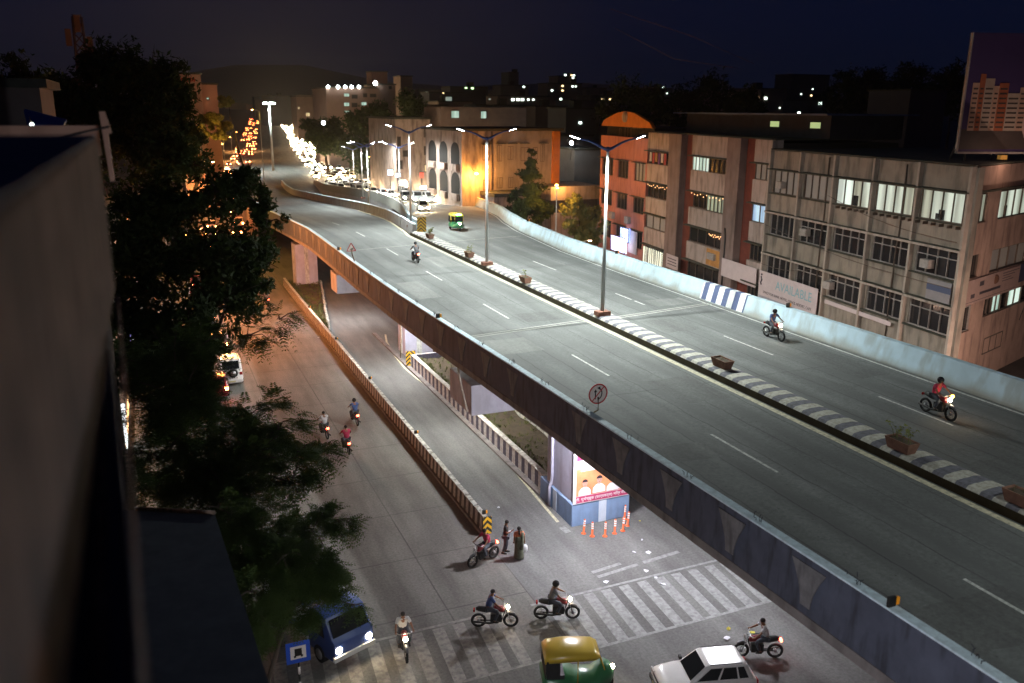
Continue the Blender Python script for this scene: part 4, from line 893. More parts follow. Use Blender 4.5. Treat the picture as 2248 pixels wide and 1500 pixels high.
# ------------------------------------------------------------------ vehicles (local frame: front towards +y)
m_glass = mat('car_glass', (0.012, 0.014, 0.016), 0.06, 0, spec=0.8); m_tyre = mat('tyre', (0.018, 0.018, 0.018), 0.85, 0.2, 8); m_rim = mat('rim', (0.35, 0.35, 0.36), 0.35, 0.05, 4, metal=0.7)
m_trim = mat('black_trim', (0.03, 0.03, 0.03), 0.6, 0.1, 6)
m_head = emat('headlight_lit', (1.0, 0.76, 0.45), 2600.0); m_headn = emat('headlight_near', (1.0, 0.80, 0.52), 90.0); m_tail = emat('tail_lit', (1.0, 0.07, 0.03), 26.0); m_amb = emat('indicator_lit', (1.0, 0.36, 0.03), 40.0)
m_tailfar = emat('tail_far', (1.0, 0.13, 0.035), 170.0)
m_headoff = mat('lamp_glass', (0.55, 0.55, 0.55), 0.15, 0, spec=0.8); m_tailoff = mat('tail_glass', (0.30, 0.02, 0.02), 0.25, 0); m_plate = mat('number_plate', (0.6, 0.55, 0.3), 0.6, 0)
def paint(n, c): return mat('paint_' + n, c, 0.28, 0.05, 1.5, spec=0.5)
PW, PS, PG, PR, PB = paint('white', (.74, .73, .71)), paint('silver', (.38, .38, .39)), paint('grey', (.10, .10, .11)), paint('maroon', (.16, .02, .025)), paint('blue', (.03, .05, .16))
def loft(mb, secs, mi=0, smooth=True):
    n = len(secs[0]); vs = [p for s in secs for p in s]; fs = [(i * n + k, i * n + (k + 1) % n, (i + 1) * n + (k + 1) % n, (i + 1) * n + k) for i in range(len(secs) - 1) for k in range(n)]
    fs += [tuple(range(n)), tuple(range((len(secs) - 1) * n, len(secs) * n))]; return mb.add(vs, fs, mi, smooth)
def wheel(root, x, y, r, w, rim=True):
    mb = MB(); s = 1 if x > 0 else -1
    mb.tube([(x - s * w, y, r), (x, y, r)], r, 18); wl = mb.build('wheel', m_tyre, root, bevel=.02)
    if rim:
        mb = MB(); mb.tube([(x - .01 * s, y, r), (x + .012 * s, y, r)], r * .6, 14); mb.build('rim', m_rim, wl)
def car(label, body, L=3.5, Wd=1.46, H=1.40, lights='off', detail=True, group=None, cat='car', hood=.80, belt=.86, boxy=0.0, sedan=False, name='car'):
    t = thing(name, label, cat, (0, 0, 0), 0, group); hl, hw = L / 2, Wd / 2
    mb = MB(); ys = [-hl, -hl + .06, -hl + .3, -hl * .4, 0, hl * .42, hl * .55, hl - .35, hl - .08, hl]
    tops = [belt - .16, belt - .03, belt, belt, belt, belt, belt - .02, hood - .02, hood - .09, hood - .2]; ws = [.90, .95, .985, 1, 1, 1, .995, .97, .93, .84]
    secs = []
    for y, zt, k in zip(ys, tops, ws):
        w = hw * k; half = [(w * .86, .20), (w * .97, .30), (w, .52), (w * .985, zt - .1), (w * .93, zt - .015), (w * .72, zt + .012), (w * .3, zt + .022)]
        secs.append([(a, y, b) for a, b in half] + [(-a, y, b) for a, b in reversed(half)])
    loft(mb, secs); mb.build('body', body, t)
    # cabin: frustum with rounded roof
    yb0, yb1 = -hl * (.55 if sedan else .94), hl * .43; yt0, yt1 = -hl * (.34 if sedan else .74) , hl * (.06 + .16 * boxy); wb, wt = hw * .93, hw * (.79 + .12 * boxy); zb, zt = belt - .02, H
    mb = MB()
    lev = []
    for f in (0, .5, .86, .97, 1.0):
        ins = 0.0 if f < .9 else (.03 if f < .99 else .10); zz = zb + (zt - zb) * f - (.0 if f < .99 else -.012)
        a0 = yb0 + (yt0 - yb0) * f + ins; a1 = yb1 + (yt1 - yb1) * f - ins; w = wb + (wt - wb) * f - ins
        lev.append([(w, a0 + .08, zz), (w, a1 - .08, zz), (w - .07, a1, zz), (-w + .07, a1, zz), (-w, a1 - .08, zz), (-w, a0 + .08, zz), (-w + .07, a0, zz), (w - .07, a0, zz)])
    loft(mb, lev, 0, False); mb.build('cabin', body, t, bevel=.03)
    def face(p, q, r_, s, u0, u1, v0, v1, nrm, nm, par=t, cut=0.0):
        p, q, r_, s = map(Vector, (p, q, r_, s))
        P = lambda u, v: (p.lerp(q, u)).lerp(s.lerp(r_, u), v) + Vector(nrm) * .006
        mb = MB(); mb.ext([P(u0, v0), P(u1, v0), P(u1 - cut, v1), P(u0, v1)], tuple(Vector(nrm) * .008)); return mb.build(nm, m_glass, par)
    A = lambda f, fr, sd: ((wb + (wt - wb) * f) * sd, (yb1 + (yt1 - yb1) * f) if fr else (yb0 + (yt0 - yb0) * f), zb + (zt - zb) * f)
    face(A(0, 1, -1), A(0, 1, 1), A(1, 1, 1), A(1, 1, -1), .09, .91, .08, .9, (0, .75, .66), 'windscreen')
    face(A(0, 0, -1), A(0, 0, 1), A(1, 0, 1), A(1, 0, -1), .12, .88, .2, .86, (0, -.85, .5), 'rear_window')
    if detail or True:
        for sd in (-1, 1):
            p, q, r_, s = A(0, 0, sd), A(0, 1, sd), A(1, 1, sd), A(1, 0, sd); nn = (sd * .98, 0, .18)
            for (u0, u1, c) in ((.09, .24, 0), (.27, .56, 0), (.60, .93, .16)):
                if c == 0 and u0 < .1 and sedan: continue
                f2 = face(p, q, r_, s, u0, u1, .14, .86, nn, 'side_window', cut=c * .35)
    for sd in (-1, 1):
        mb = MB(); mb.box(sd * hw * .72 - .15, sd * hw * .72 + .15, hl - .05, hl + .012, hood - .24, hood - .10); hd = mb.build('headlight', {'off': m_headoff, 'far': m_head, 'near': m_headn, 'tail': m_headoff, 'tailfar': m_headoff}[lights], t, bevel=.015)
        mb = MB(); mb.box(sd * hw * .80 - .11, sd * hw * .80 + .11, -hl - .012, -hl + .04, belt - .28, belt - .06); mb.build('tail_light', {'off': m_tailoff, 'far': m_tailoff, 'near': m_tailoff, 'tail': m_tail, 'tailfar': m_tailfar}[lights], t, bevel=.01)
    if detail:
        for (y0, y1) in ((hl - .12, hl + .06), (-hl - .06, -hl + .12)):
            mb = MB(); mb.box(-hw * .93, hw * .93, y0, y1, .26, .46); mb.build('bumper', m_trim if name == 'car' else body, t, bevel=.03)
        mb = MB(); mb.box(-.36, .36, hl + .0, hl + .02, hood - .22, hood - .13); mb.build('grille', m_trim, t)
        mb = MB(); mb.box(-.26, .26, hl + .061, hl + .07, .30, .41); mb.box(-.26, .26, -hl - .07, -hl - .061, .30, .41); mb.build('number_plate', m_plate, t)
        for sd in (-1, 1):
            mb = MB(); mb.box(sd * (hw + .02) - .07, sd * (hw + .02) + .09 * sd, hl * .34, hl * .40, belt + .0, belt + .12); mb.build('mirror', m_trim, t, bevel=.015)
            for yy in (-hl * .38, hl * .02): mb = MB(); mb.box(sd * hw * .996 - .012, sd * hw * .996 + .012, yy - .09, yy + .05, belt - .17, belt - .135); mb.build('door_handle', m_trim, t)
            for yy in (hl * .40, -hl * .12, -hl * .52):
                mb = MB(); mb.box(sd * hw * .999 - .004, sd * hw * .999 + .004, yy - .006, yy + .006, .28, belt - .08); mb.build('door_gap', m_trim, t)
        mb = MB()
        for sd in (-1, 1): mb.box(sd * (wt - .05) - .012, sd * (wt - .05) + .012, yt0 + .12, yt1 - .1, zt + .006, zt + .022)
        mb.build('roof_gutter', m_trim, t)
    for sd in (-1, 1):
        for y in (hl * .60, -hl * .62): wheel(t, sd * hw * 1.0, y, .27 if H < 1.6 else .36, .17, detail)
    return t
# white hatchback at the bottom edge
a = GZ(1545, 1463, 1.36); b = GZ(1632, 1456, 1.36); hd = math.atan2(a.y - b.y, a.x - b.x); 
wc = car('white hatchback with black windows crossing at the bottom of the junction', PW, 3.45, 1.47, 1.41)
m = GZ(1575, 1440, 1.42); ca, sa = math.cos(hd), math.sin(hd)
wc.location = (m.x + ca * .45 , m.y + sa * .45, 0.02); wc.rotation_euler = (0, 0, hd - math.pi / 2)
# parked white jeep with spare wheel
p = GZ(537, 846); jp = car('boxy white jeep with spare wheel on its rear door, parked below the trees', PW, 3.9, 1.72, 1.9, belt=1.08, hood=1.05, boxy=.9, name='jeep', cat='jeep')
mb = MB(); mb.tube([(.12, -2.14, 1.0), (.12, -1.96, 1.0)], .34, 16); sw = mb.build('spare_wheel', m_tyre, jp, bevel=.03)
mb = MB(); mb.tube([(.12, -2.155, 1.0), (.12, -2.13, 1.0)], .2, 12); mb.build('rim', m_rim, sw)
jp.location = (p.x - .86, p.y + 2.05, 0.02)
# motorbike with rider
def bike(label, loc, rz, light, rider, top, bottom, group=None, helmet=None):
    t = thing('motorbike', label, 'motorbike', (0, 0, 0), 0, group)
    for y in (.66, -.62):
        mb = MB(); n = 18
        vs = []; fs = []
        for k in range(n):
            a = 2 * math.pi * k / n
            for q in range(6):
                b = 2 * math.pi * q / 6; rr = .26 + .055 * math.cos(b); vs.append((.05 * math.sin(b), y + rr * math.cos(a), .31 + rr * math.sin(a)))
        for k in range(n):
            for q in range(6): fs.append((k * 6 + q, k * 6 + (q + 1) % 6, ((k + 1) % n) * 6 + (q + 1) % 6, ((k + 1) % n) * 6 + q))
        mb.add(vs, fs, 0, True); wl = mb.build('wheel', m_tyre, t)
        mb = MB(); mb.tube([(-.05, y, .31), (.05, y, .31)], .07, 8)
        for k in range(5): a = k * 1.2566; mb.tube([(0, y, .31), (0, y + .22 * math.cos(a), .31 + .22 * math.sin(a))], .013, 5)
        mb.build('rim', m_rim, wl)
    mb = MB(); mb.tube([(0, .38, .72), (0, .28, .82), (0, .05, .84), (0, -.08, .76)], [.07, .13, .13, .08], 10); mb.build('tank', PR if rz else PG, t)
    mb = MB(); mb.tube([(0, -.06, .78), (0, -.3, .79), (0, -.62, .84), (0, -.72, .83)], [.10, .13, .11, .06], 8); mb.build('saddle', m_trim, t)
    mb = MB(); mb.box(-.11, .11, -.15, .3, .28, .62); mb.tube([(.12, .2, .3), (.14, -.2, .26), (.14, -.85, .33)], [.03, .04, .045], 8); mb.tube([(0, .46, .86), (0, .3, .3), (0, -.3, .3), (0, -.62, .31)], .03, 6); mb.build('engine', m_trim, t)
    mb = MB()
    for s in (-1, 1): mb.tube([(s * .07, .66, .31), (s * .07, .5, .78), (s * .07, .44, .98)], .025, 6)
    mb.tube([(-.34, .28, 1.04), (-.2, .40, 1.03), (.2, .40, 1.03), (.34, .28, 1.04)], .016, 6); mb.build('fork_and_handlebar', m_rim, t)
    mb = MB(); mb.ball((0, .55, .90), .09, 10, 0, (1, .7, 1)); mb.build('headlight', m_headn if light == 'head' else m_headoff, t)
    mb = MB(); mb.box(-.08, .08, -.83, -.77, .72, .82); mb.build('tail_light', m_tail if light in ('tail', 'head2') else m_tailoff, t)
    mb = MB(); mb.tube([(0, .9, .45), (0, .78, .6), (0, .62, .67), (0, .48, .62)], [.02, .06, .06, .03], 6); mb.build('mudguard', PG, t)
    t.location = loc; t.rotation_euler = (0, 0, rz)
    J = dict(pelvis=(0, -.24, .92), waist=(0, -.20, 1.08), chest=(0, -.12, 1.28), neck=(0, -.08, 1.44), head=(0, -.04, 1.55), crown=(0, -.03, 1.64), shL=(-.19, -.1, 1.38), elL=(-.30, .08, 1.18), wrL=(-.33, .24, 1.08), haL=(-.33, .29, 1.06), shR=(.19, -.1, 1.38), elR=(.30, .08, 1.18), wrR=(.33, .24, 1.08), haR=(.33, .29, 1.06), hipL=(-.1, -.2, .88), knL=(-.22, .18, .80), anL=(-.2, -.0, .38), toL=(-.2, .14, .34), hipR=(.1, -.2, .88), knR=(.22, .18, .80), anR=(.2, -.0, .38), toR=(.2, .14, .34))
    person(rider, loc, rz, J, top, bottom, 'motorbike riders', helmet=helmet)
    return t
m_sh = [mat('shirt_%s' % n, c, .9, .2, 6) for n, c in (('white', (.45, .45, .46)), ('grey', (.12, .12, .13)), ('red', (.40, .035, .08)), ('blue', (.05, .08, .2)))]
m_helm = mat('helmet_black', (.02, .02, .022), .25, 0)
GB = 'motorbikes on the streets'
def at(px, py, z=0.02, zl=0.0): p = GZ(px, py, z + zl); return (p.x, p.y, z)
bike('motorbike with red tail lamp riding up the near flyover lane', at(912, 556, 7.51, .75), R(2), 'tail', 'rider in a grey shirt on the motorbike up on the flyover', m_sh[1], m_jean, GB, m_helm)
bike('motorbike with bright headlight by the blue striped parapet on the far lane', at(1700, 712, 7.51, .85), R(180), 'head', 'rider in a blue shirt by the blue striped parapet', m_sh[3], m_jean, GB, m_helm)
bike('motorbike with red tail lamp on the street, left of three', at(711, 933, .02, .75), R(6), 'tail', 'rider in a white shirt on the left of three street motorbikes', m_sh[0], m_jean, GB)
bike('motorbike with red tail lamp on the street, middle of three', at(760, 965, .02, .75), R(0), 'tail', 'rider in a maroon shirt on the middle of three street motorbikes', m_sh[2], m_jean, GB)
bike('motorbike with red tail lamp on the street, nearest the striped barrier', at(778, 905, .02, .75), R(3), 'tail', 'rider in a blue shirt nearest the striped barrier', m_sh[3], m_jean, GB, m_helm)
bike('motorbike with red tail lamp far up the street beside the tree crown', at(586, 655, .02, .75), R(3), 'tail', 'rider in a grey shirt far up the street beside the tree', m_sh[1], m_jean, GB, m_helm)
bike('motorbike turning past the barrier end in front of the two pedestrians', at(1062, 1218, .02, .4), R(110), 'tail', 'rider in a red shirt turning past the barrier end', m_sh[2], m_jean, GB)
bike('motorbike with headlight on the left end of the zebra crossing', at(886, 1388, .02, .85), R(172), 'head', 'rider in a white shirt left on the zebra crossing', m_sh[0], m_jean, GB)
bike('motorbike with headlight heading for the under deck zebra stripes', at(1222, 1318, .02, .85), R(-112), 'head', 'rider in a grey shirt heading for the under deck zebra', m_sh[1], m_jean, GB, m_helm)
bike('motorbike with headlight and amber indicator on the near part of the far lane', at(2062, 872, 7.51, .85), R(180), 'head', 'rider in a maroon shirt passing the leafy planter on the far lane', m_sh[2], m_jean, GB, m_helm)
mb = MB(); mb.ball((-.26, .42, .98), .07, 8); o = mb.build('indicator', m_amb, None); o.parent = [q for q in COL.objects if q.name.startswith('motorbike')][-1]
bike('motorbike with headlight crossing the middle of the lower zebra', at(1085, 1335, .02, .85), R(-112), 'head', 'rider in a blue shirt crossing the middle of the lower zebra', m_sh[3], m_jean, GB)
bike('motorbike with headlight and red tail lamp by the flyover edge', at(1668, 1400, .02, .85), R(66), 'head2', 'rider in a white shirt by the flyover edge', m_sh[0], m_jean, GB)
# auto rickshaws
m_ay = paint('auto_yellow', (.60, .42, .05)); m_ag = paint('auto_green', (.04, .17, .07)); m_ak = mat('canvas_black', (.025, .025, .025), .85, .15, 4); m_green = emat('green_lamp', (.1, 1.0, .2), 60)
def rickshaw(label, loc, rz, lit=None):
    t = thing('auto_rickshaw', label, 'auto rickshaw', (0, 0, 0), 0, 'auto rickshaws')
    S = lambda y, w, zb, zt, k=.7: [(w, y, zb), (w, y, zb + (zt - zb) * .6), (w * k, y, zt), (-w * k, y, zt), (-w, y, zb + (zt - zb) * .6), (-w, y, zb)]
    mb = MB(); loft(mb, [S(1.28, .10, .42, .70), S(1.15, .28, .34, .92), S(.86, .42, .30, 1.02), S(.55, .60, .28, .62), S(-.1, .66, .28, .60), S(-.5, .67, .28, .84), S(-1.15, .66, .30, .86), S(-1.3, .60, .4, .82)]); mb.build('body', m_ag, t)
    mb = MB(); loft(mb, [S(.70, .50, 1.52, 1.62), S(.5, .60, 1.5, 1.74), S(-.4, .64, 1.5, 1.80), S(-1.1, .62, 1.46, 1.74), S(-1.25, .58, 1.4, 1.6)]); mb.build('canopy', m_ay, t)
    mb = MB(); mb.ext([(-.60, -1.24, .84), (.60, -1.24, .84), (.56, -1.2, 1.5), (-.56, -1.2, 1.5)], (0, .03, 0))
    for s in (-1, 1): mb.ext([(s * .63, -1.2, .84), (s * .63, -.72, .84), (s * .61, -.72, 1.52), (s * .60, -1.2, 1.52)], (s * .012, 0, 0))
    mb.build('rear_curtain', m_ak, t)
    mb = MB(); mb.ext([(-.42, .90, 1.0), (.42, .90, 1.0), (.46, .70, 1.56), (-.46, .70, 1.56)], (0, .012, 0)); mb.build('windscreen', m_glass, t)
    mb = MB()
    for s in (-1, 1): mb.tube([(s * .45, .88, 1.0), (s * .48, .69, 1.56)], .025, 6); mb.tube([(s * .63, -.1, .6), (s * .62, -.1, 1.54)], .022, 6)
    mb.build('hood_frame', m_ay, t)
    mb = MB(); mb.box(-.55, .55, -1.05, -.55, .6, .92); mb.box(-.55, .55, -1.12, -1.0, .9, 1.3); mb.build('seat', m_trim, t)
    mb = MB(); mb.tube([(-.04, 1.12, .21), (.04, 1.12, .21)], .2, 14); mb.build('wheel', m_tyre, t)
    for s in (-1, 1): mb = MB(); mb.tube([(s * .5, -.85, .21), (s * .6, -.85, .21)], .21, 14); mb.build('wheel', m_tyre, t)
    mb = MB(); mb.ball((0, 1.24, .80), .09, 10); mb.build('headlight', m_headn, t)
    if lit: mb = MB(); mb.box(-.25, .25, .66, .72, 1.64, 1.74); mb.build('roof_lamp', m_green, t)
    t.location = loc; t.rotation_euler = (0, 0, rz); return t
q = GZ(1268, 1478, .6); rickshaw('auto rickshaw with yellow hood and lit headlamp on the near junction', (q.x, q.y, .02), R(-108))
q = GZ(1003, 470, 9.2); rickshaw('auto rickshaw with a green roof lamp on the far flyover lane', (q.x, q.y, 7.5), R(176), True)
# blue and white delivery truck under the lower trees
m_tb = paint('truck_blue', (.03, .06, .20)); m_tw = paint('truck_white', (.55, .56, .56))
t = thing('delivery_truck', 'small blue and white truck with both headlights on below the lower trees', 'truck', (0, 0, 0))
mb = MB(); mb.box(-.95, .95, -2.4, .75, .62, .80); mb.box(-.95, -.90, -2.4, .7, .8, 1.9); mb.box(.90, .95, -2.4, .7, .8, 1.9); mb.box(-.95, .95, .66, .72, .8, 1.9); mb.box(-.95, .95, -2.42, -2.36, .8, 1.9); mb.build('cargo_bed', m_tw, t)
mb = MB(); mb.box(-.97, .97, -2.43, .74, .74, 1.08); mb.build('side_stripe', m_tb, t)
mb = MB(); loft(mb, [[(a, y, z) for a, z in ((w, .4), (w, 1.2), (w * .92, zt), (-w * .92, zt), (-w, 1.2), (-w, .4))] for y, w, zt in ((.78, .93, 2.0), (1.5, .93, 2.02), (1.85, .92, 1.95), (2.25, .9, 1.25), (2.42, .86, 1.05))]); mb.build('cab', m_tb, t, bevel=.03)
mb = MB(); mb.ext([(-.78, 2.27, 1.28), (.78, 2.27, 1.28), (.74, 1.93, 1.86), (-.74, 1.93, 1.86)], (0, .012, .008)); mb.build('windscreen', m_glass, t)
for s in (-1, 1):
    mb = MB(); mb.ext([(s * .935, .95, 1.2), (s * .935, 1.9, 1.2), (s * .89, 1.72, 1.8), (s * .88, .95, 1.8)], (s * .012, 0, 0)); mb.build('side_window', m_glass, t)
    mb = MB(); mb.tube([(s * .66, 2.38, .82), (s * .66, 2.45, .82)], .13, 12); mb.build('headlight', m_headn, t)
    for y in (1.5, -1.5): wheel(t, s * .95, y, .36, .24)
mb = MB(); mb.box(-.9, .9, 2.36, 2.5, .42, .6); mb.build('bumper', m_tw, t)
q = GZ(762, 1400, .8); t.location = (q.x - .75, q.y + 1.75, .02); t.rotation_euler = (0, 0, R(-158))
# ------------------------------------------------------------------ traffic jam beyond: cars on the bright ramp and the far street
def simple_car(lights, body, L, Wd, H, boxy, group, label):
    return car(label, body, L, Wd, H, lights, False, group, boxy=boxy, hood=.82, belt=.9 if H < 1.7 else 1.1)
GR, GL = 'oncoming cars with headlights in the traffic jam', 'cars with red tail lights on the far left street'
LR_, LL_ = 'oncoming car with blazing headlights in the jam on the bright ramp and road', 'car with red tail lights queueing on the far left street'
protoR = [simple_car('far', b, L, w, h, bx, GR, LR_) for b, L, w, h, bx in ((PW, 3.6, 1.5, 1.45, 0), (PG, 4.1, 1.66, 1.48, 0), (PS, 3.8, 1.6, 1.8, .8))]
protoL = [simple_car('tailfar', b, L, w, h, bx, GL, LL_) for b, L, w, h, bx in ((PR, 3.6, 1.5, 1.45, 0), (PG, 4.1, 1.66, 1.48, 0), (PS, 3.8, 1.6, 1.8, .8))]
usedR, usedL = set(), set()
def put_car(protos, used, x, y, z, rz):
    k = rnd.randrange(3)
    if k not in used: used.add(k); o = protos[k]; o.location = (x, y, z); o.rotation_euler = (0, 0, rz); return o
    return dup(protos[k], (x, y, z), rz)
_kc.clear()
y = 112.0
while y < 236:
    a, b = lerp(XRW, y) + .6, lerp(XRP, y) - .8; nl = max(2, int((b - a) / 2.5)); dx = (lerp(XRW, y + 5) - lerp(XRW, y - 5)) / 10
    for k in range(nl):
        if rnd.random() < (.22 if y < 128 else .5 if y < 150 else .9):
            yy = y + rnd.uniform(-2.2, 2.2); put_car(protoR, usedR, a + (b - a) * (k + .5) / nl + rnd.uniform(-.75, .75), yy, zdeck(yy) + .01, math.pi - math.atan(dx) + rnd.uniform(-.06, .06))
    y += 5.2
y = 246.0
while y < 1250:
    for k in range(4):
        if rnd.random() < .8:
            yy = y + rnd.uniform(-3.0, 3.0); put_car(protoR, usedR, bend(yy) + 31.5 + k * 3.1 + rnd.uniform(-.9, .9), yy, terrain(0, yy) + .02, math.pi - R(7.2) + rnd.uniform(-.05, .05))
    y += 7.0 if y < 420 else 12 + (y - 420) * .03
y = 64.0
while y < 900:
    for k in range(3 if y > 108 else 1):
        if rnd.random() < (.5 if y > 108 else .9):
            yy = y + rnd.uniform(-2, 2); put_car(protoL, usedL, bend(yy) + 4.0 + k * 3.2 + rnd.uniform(-.7, .7), yy, terrain(0, yy) + .02, -R(7.2 if y > 180 else 4))
    y += 10 if y < 350 else 20
# ------------------------------------------------------------------ right hand row of buildings (one building line, turned with the street)
A7 = R(7.7); ROW0 = Vector((50, 30, 0)); TS = Vector((math.sin(A7), math.cos(A7), 0)); NO = Vector((-math.cos(A7), math.sin(A7), 0))
def RW(s, o, z): return ROW0 + TS * s + NO * o + Vector((0, 0, z))      # s along the row, o out towards the street
def rbox(mb, s0, s1, o0, o1, z0, z1, mi=0, F=RW):
    P = [F(s0, o0, z0), F(s1, o0, z0), F(s1, o1, z0), F(s0, o1, z0), F(s0, o0, z1), F(s1, o0, z1), F(s1, o1, z1), F(s0, o1, z1)]
    return mb.add(P, [(0, 3, 2, 1), (4, 5, 6, 7), (0, 1, 5, 4), (1, 2, 6, 5), (2, 3, 7, 6), (3, 0, 4, 7)], mi)
m_r1 = mat('facade_beige_grey', (0.26, 0.22, 0.18), 0.92, 0.14, 0.8, stain=(0.075, 0.068, 0.06), sscale=0.35, samt=0.75)
m_rib = mat('facade_rib', (0.36, 0.31, 0.265), 0.9, 0.15, 1.2, stain=(0.12, 0.1, 0.09), sscale=0.5, samt=0.6)
m_pinkw = mat('wall_dusty_pink', (0.40, 0.27, 0.215), 0.92, 0.15, 0.7, stain=(0.15, 0.095, 0.08), sscale=0.35, samt=0.75)
m_core = mat('dark_interior', (0.02, 0.018, 0.017), 0.95, 0)
m_frame = mat('window_frame_brown', (0.10, 0.075, 0.06), 0.7, 0.2, 4); m_framew = mat('window_frame_pale', (0.30, 0.27, 0.25), 0.7, 0.2, 4)
m_pane = mat('window_pane_dark', (0.018, 0.018, 0.02), 0.12, 0, spec=0.6)
def lit_mat(name, ca, cb, st, period=0.9, axis=1):
    m = bpy.data.materials.new(name); m.use_nodes = True; nt, b = nodes_of(m); N = nt.nodes.new; L = nt.links.new
    g = N('ShaderNodeNewGeometry'); s = N('ShaderNodeSeparateXYZ'); L(g.outputs['Position'], s.inputs[0])
    d = N('ShaderNodeMath'); d.operation = 'MULTIPLY'; L(s.outputs[axis], d.inputs[0]); d.inputs[1].default_value = 6.28 / period
    n = N('ShaderNodeTexNoise'); n.inputs['Scale'].default_value = 0.8; n.inputs['Detail'].default_value = 5; 
    mp = N('ShaderNodeMapping'); mp.inputs['Scale'].default_value = (1.5, 1.5, .2); L(g.outputs['Position'], mp.inputs[0]); L(mp.outputs[0], n.inputs['Vector'])
    sn = N('ShaderNodeMath'); sn.operation = 'SINE'; L(d.outputs[0], sn.inputs[0])
    ad = N('ShaderNodeMath'); ad.operation = 'MULTIPLY_ADD'; L(sn.outputs[0], ad.inputs[0]); ad.inputs[1].default_value = .16; L(n.outputs[0], ad.inputs[2])
    cr = N('ShaderNodeValToRGB'); cr.color_ramp.elements[0].position = .3; cr.color_ramp.elements[0].color = ca + (1,); cr.color_ramp.elements[1].position = .68; cr.color_ramp.elements[1].color = cb + (1,)
    L(ad.outputs[0], cr.inputs[0]); L(cr.outputs[0], b.inputs['Emission Color']); b.inputs['Emission Strength'].default_value = st; b.inputs['Base Color'].default_value = (.2, .2, .2, 1); b.inputs['Roughness'].default_value = .6
    MATS[name] = m; return m
m_lit = lit_mat('window_lit_curtain', (0.22, 0.25, 0.19), (0.62, 0.70, 0.58), 0.95, 1.25)
m_lit2 = lit_mat('window_lit_shaded', (0.14, 0.15, 0.10), (0.40, 0.43, 0.32), 0.9, 0.7)
m_lit3 = lit_mat('window_lit_bright', (0.40, 0.46, 0.40), (0.80, 0.92, 0.82), 1.05, 2.2)
m_litw = lit_mat('window_lit_white', (0.25, 0.42, 0.34), (0.75, 0.92, 0.80), 1.0, 2.0)
m_lity = lit_mat('window_lit_warm', (0.45, 0.30, 0.10), (0.9, 0.75, 0.45), 1.1, 1.1)
m_litb = lit_mat('window_lit_blue', (0.12, 0.25, 0.5), (0.5, 0.75, 0.9), .9, 1.6)
m_litd = lit_mat('window_dim', (0.035, 0.025, 0.018), (0.09, 0.065, 0.045), .5, 1.0)
m_ledge = mat('ledge_dark_moss', (0.055, 0.055, 0.042), 0.95, 0.3, 2)
m_redw = mat('shaft_red_brown', (0.14, 0.035, 0.022), 0.9, 0.2, 1)
m_whb = mat('balcony_wall_pale', (0.37, 0.30, 0.27), 0.92, 0.12, 0.8, stain=(0.13, 0.10, 0.085), sscale=0.4, samt=0.7)
m_greyc = mat('column_grey_brown', (0.20, 0.145, 0.13), 0.92, 0.15, 0.8, stain=(0.1, 0.07, 0.06), sscale=0.4, samt=0.6)
def window(par, F, s0, s1, o, z0, z1, pane, nb=4, fr=None, depth=0.12, transom=False):
    mb = MB(); w = 0.05; fr = fr or m_frame
    rbox(mb, s0, s1, o - depth, o, z0, z0 + .07, F=F); rbox(mb, s0, s1, o - depth, o, z1 - .07, z1, F=F)
    for k in range(nb + 1):
        c = s0 + (s1 - s0) * k / nb; c = min(max(c, s0 + w / 2), s1 - w / 2); rbox(mb, c - w / 2, c + w / 2, o - depth + .004, o - .004, z0 + .07, z1 - .07, F=F)
    if transom: rbox(mb, s0 + .05, s1 - .05, o - depth + .008, o - .008, z1 - .62, z1 - .56, F=F)
    f = mb.build('window', fr, par)
    mb = MB()
    if pane is m_lit:
        for k in range(nb): rbox(mb, s0 + .01 + (s1 - s0 - .02) * k / nb, s0 + .01 + (s1 - s0 - .02) * (k + 1) / nb - .002, o - depth - .03, o - depth - .004, z0 + .01, z1 - .01, rnd.choice((0, 0, 1, 2)), F=F)
        for q in range(2):
            if rnd.random() < .6: a = rnd.uniform(s0 + .2, s1 - 1.0); rbox(mb, a, a + rnd.uniform(.3, .7), o - depth - .003, o - depth + .004, z0 + .08, z0 + rnd.uniform(.4, .9), 3, F=F)
        mb.build('pane', [m_lit, m_lit2, m_lit3, m_pane], f)
    else: rbox(mb, s0 + .01, s1 - .01, o - depth - .03, o - depth - .004, z0 + .01, z1 - .01, F=F); mb.build('pane', pane, f)
    return f
# --- grey commercial block nearest the camera
b1 = thing('commercial_building', 'long beige grey four storey block with bright curtained windows along its top floor', 'building', tuple(RW(25, -6, 0)))
SC = [12.4, 17.4, 22.4, 27.5, 32.5, 37.5]
mb = MB()
rbox(mb, 12.4, 37.5, -.6, -.15, 14.75, 16.4)
for z0, z1 in ((10.75, 12.45), (6.75, 8.5), (2.4, 4.45)): rbox(mb, 12.4, 37.5, -.6, -.15, z0, z1)
rbox(mb, 12.4, 37.5, -.6, -.15, 0, 2.39)
for s in SC: rbox(mb, s - .35, s + .35, -.6, -.16, 0.01, 16.39)
mb.build('wall', m_r1, b1)
mb = MB()
for s in SC: rbox(mb, s - .11, s + .11, -.15, .22, 0, 16.45)
mb.build('rib', m_rib, b1)
mb = MB()
for z in (10.55, 6.55): rbox(mb, 12.3, 37.55, -.149, .34, z, z + .16)
mb.build('ledge', m_rib, b1)
mb = MB()
for z in (14.62, ): rbox(mb, 12.3, 37.55, -.148, .42, z, z + .1)
for z in (12.36, 8.42, 4.36): rbox(mb, 12.3, 37.55, -.148, .10, z, z + .09)
for z in (10.712, 6.712): rbox(mb, 12.4, 37.5, -.147, .30, z, z + .03)
mb.build('mossy_ledge', m_ledge, b1)
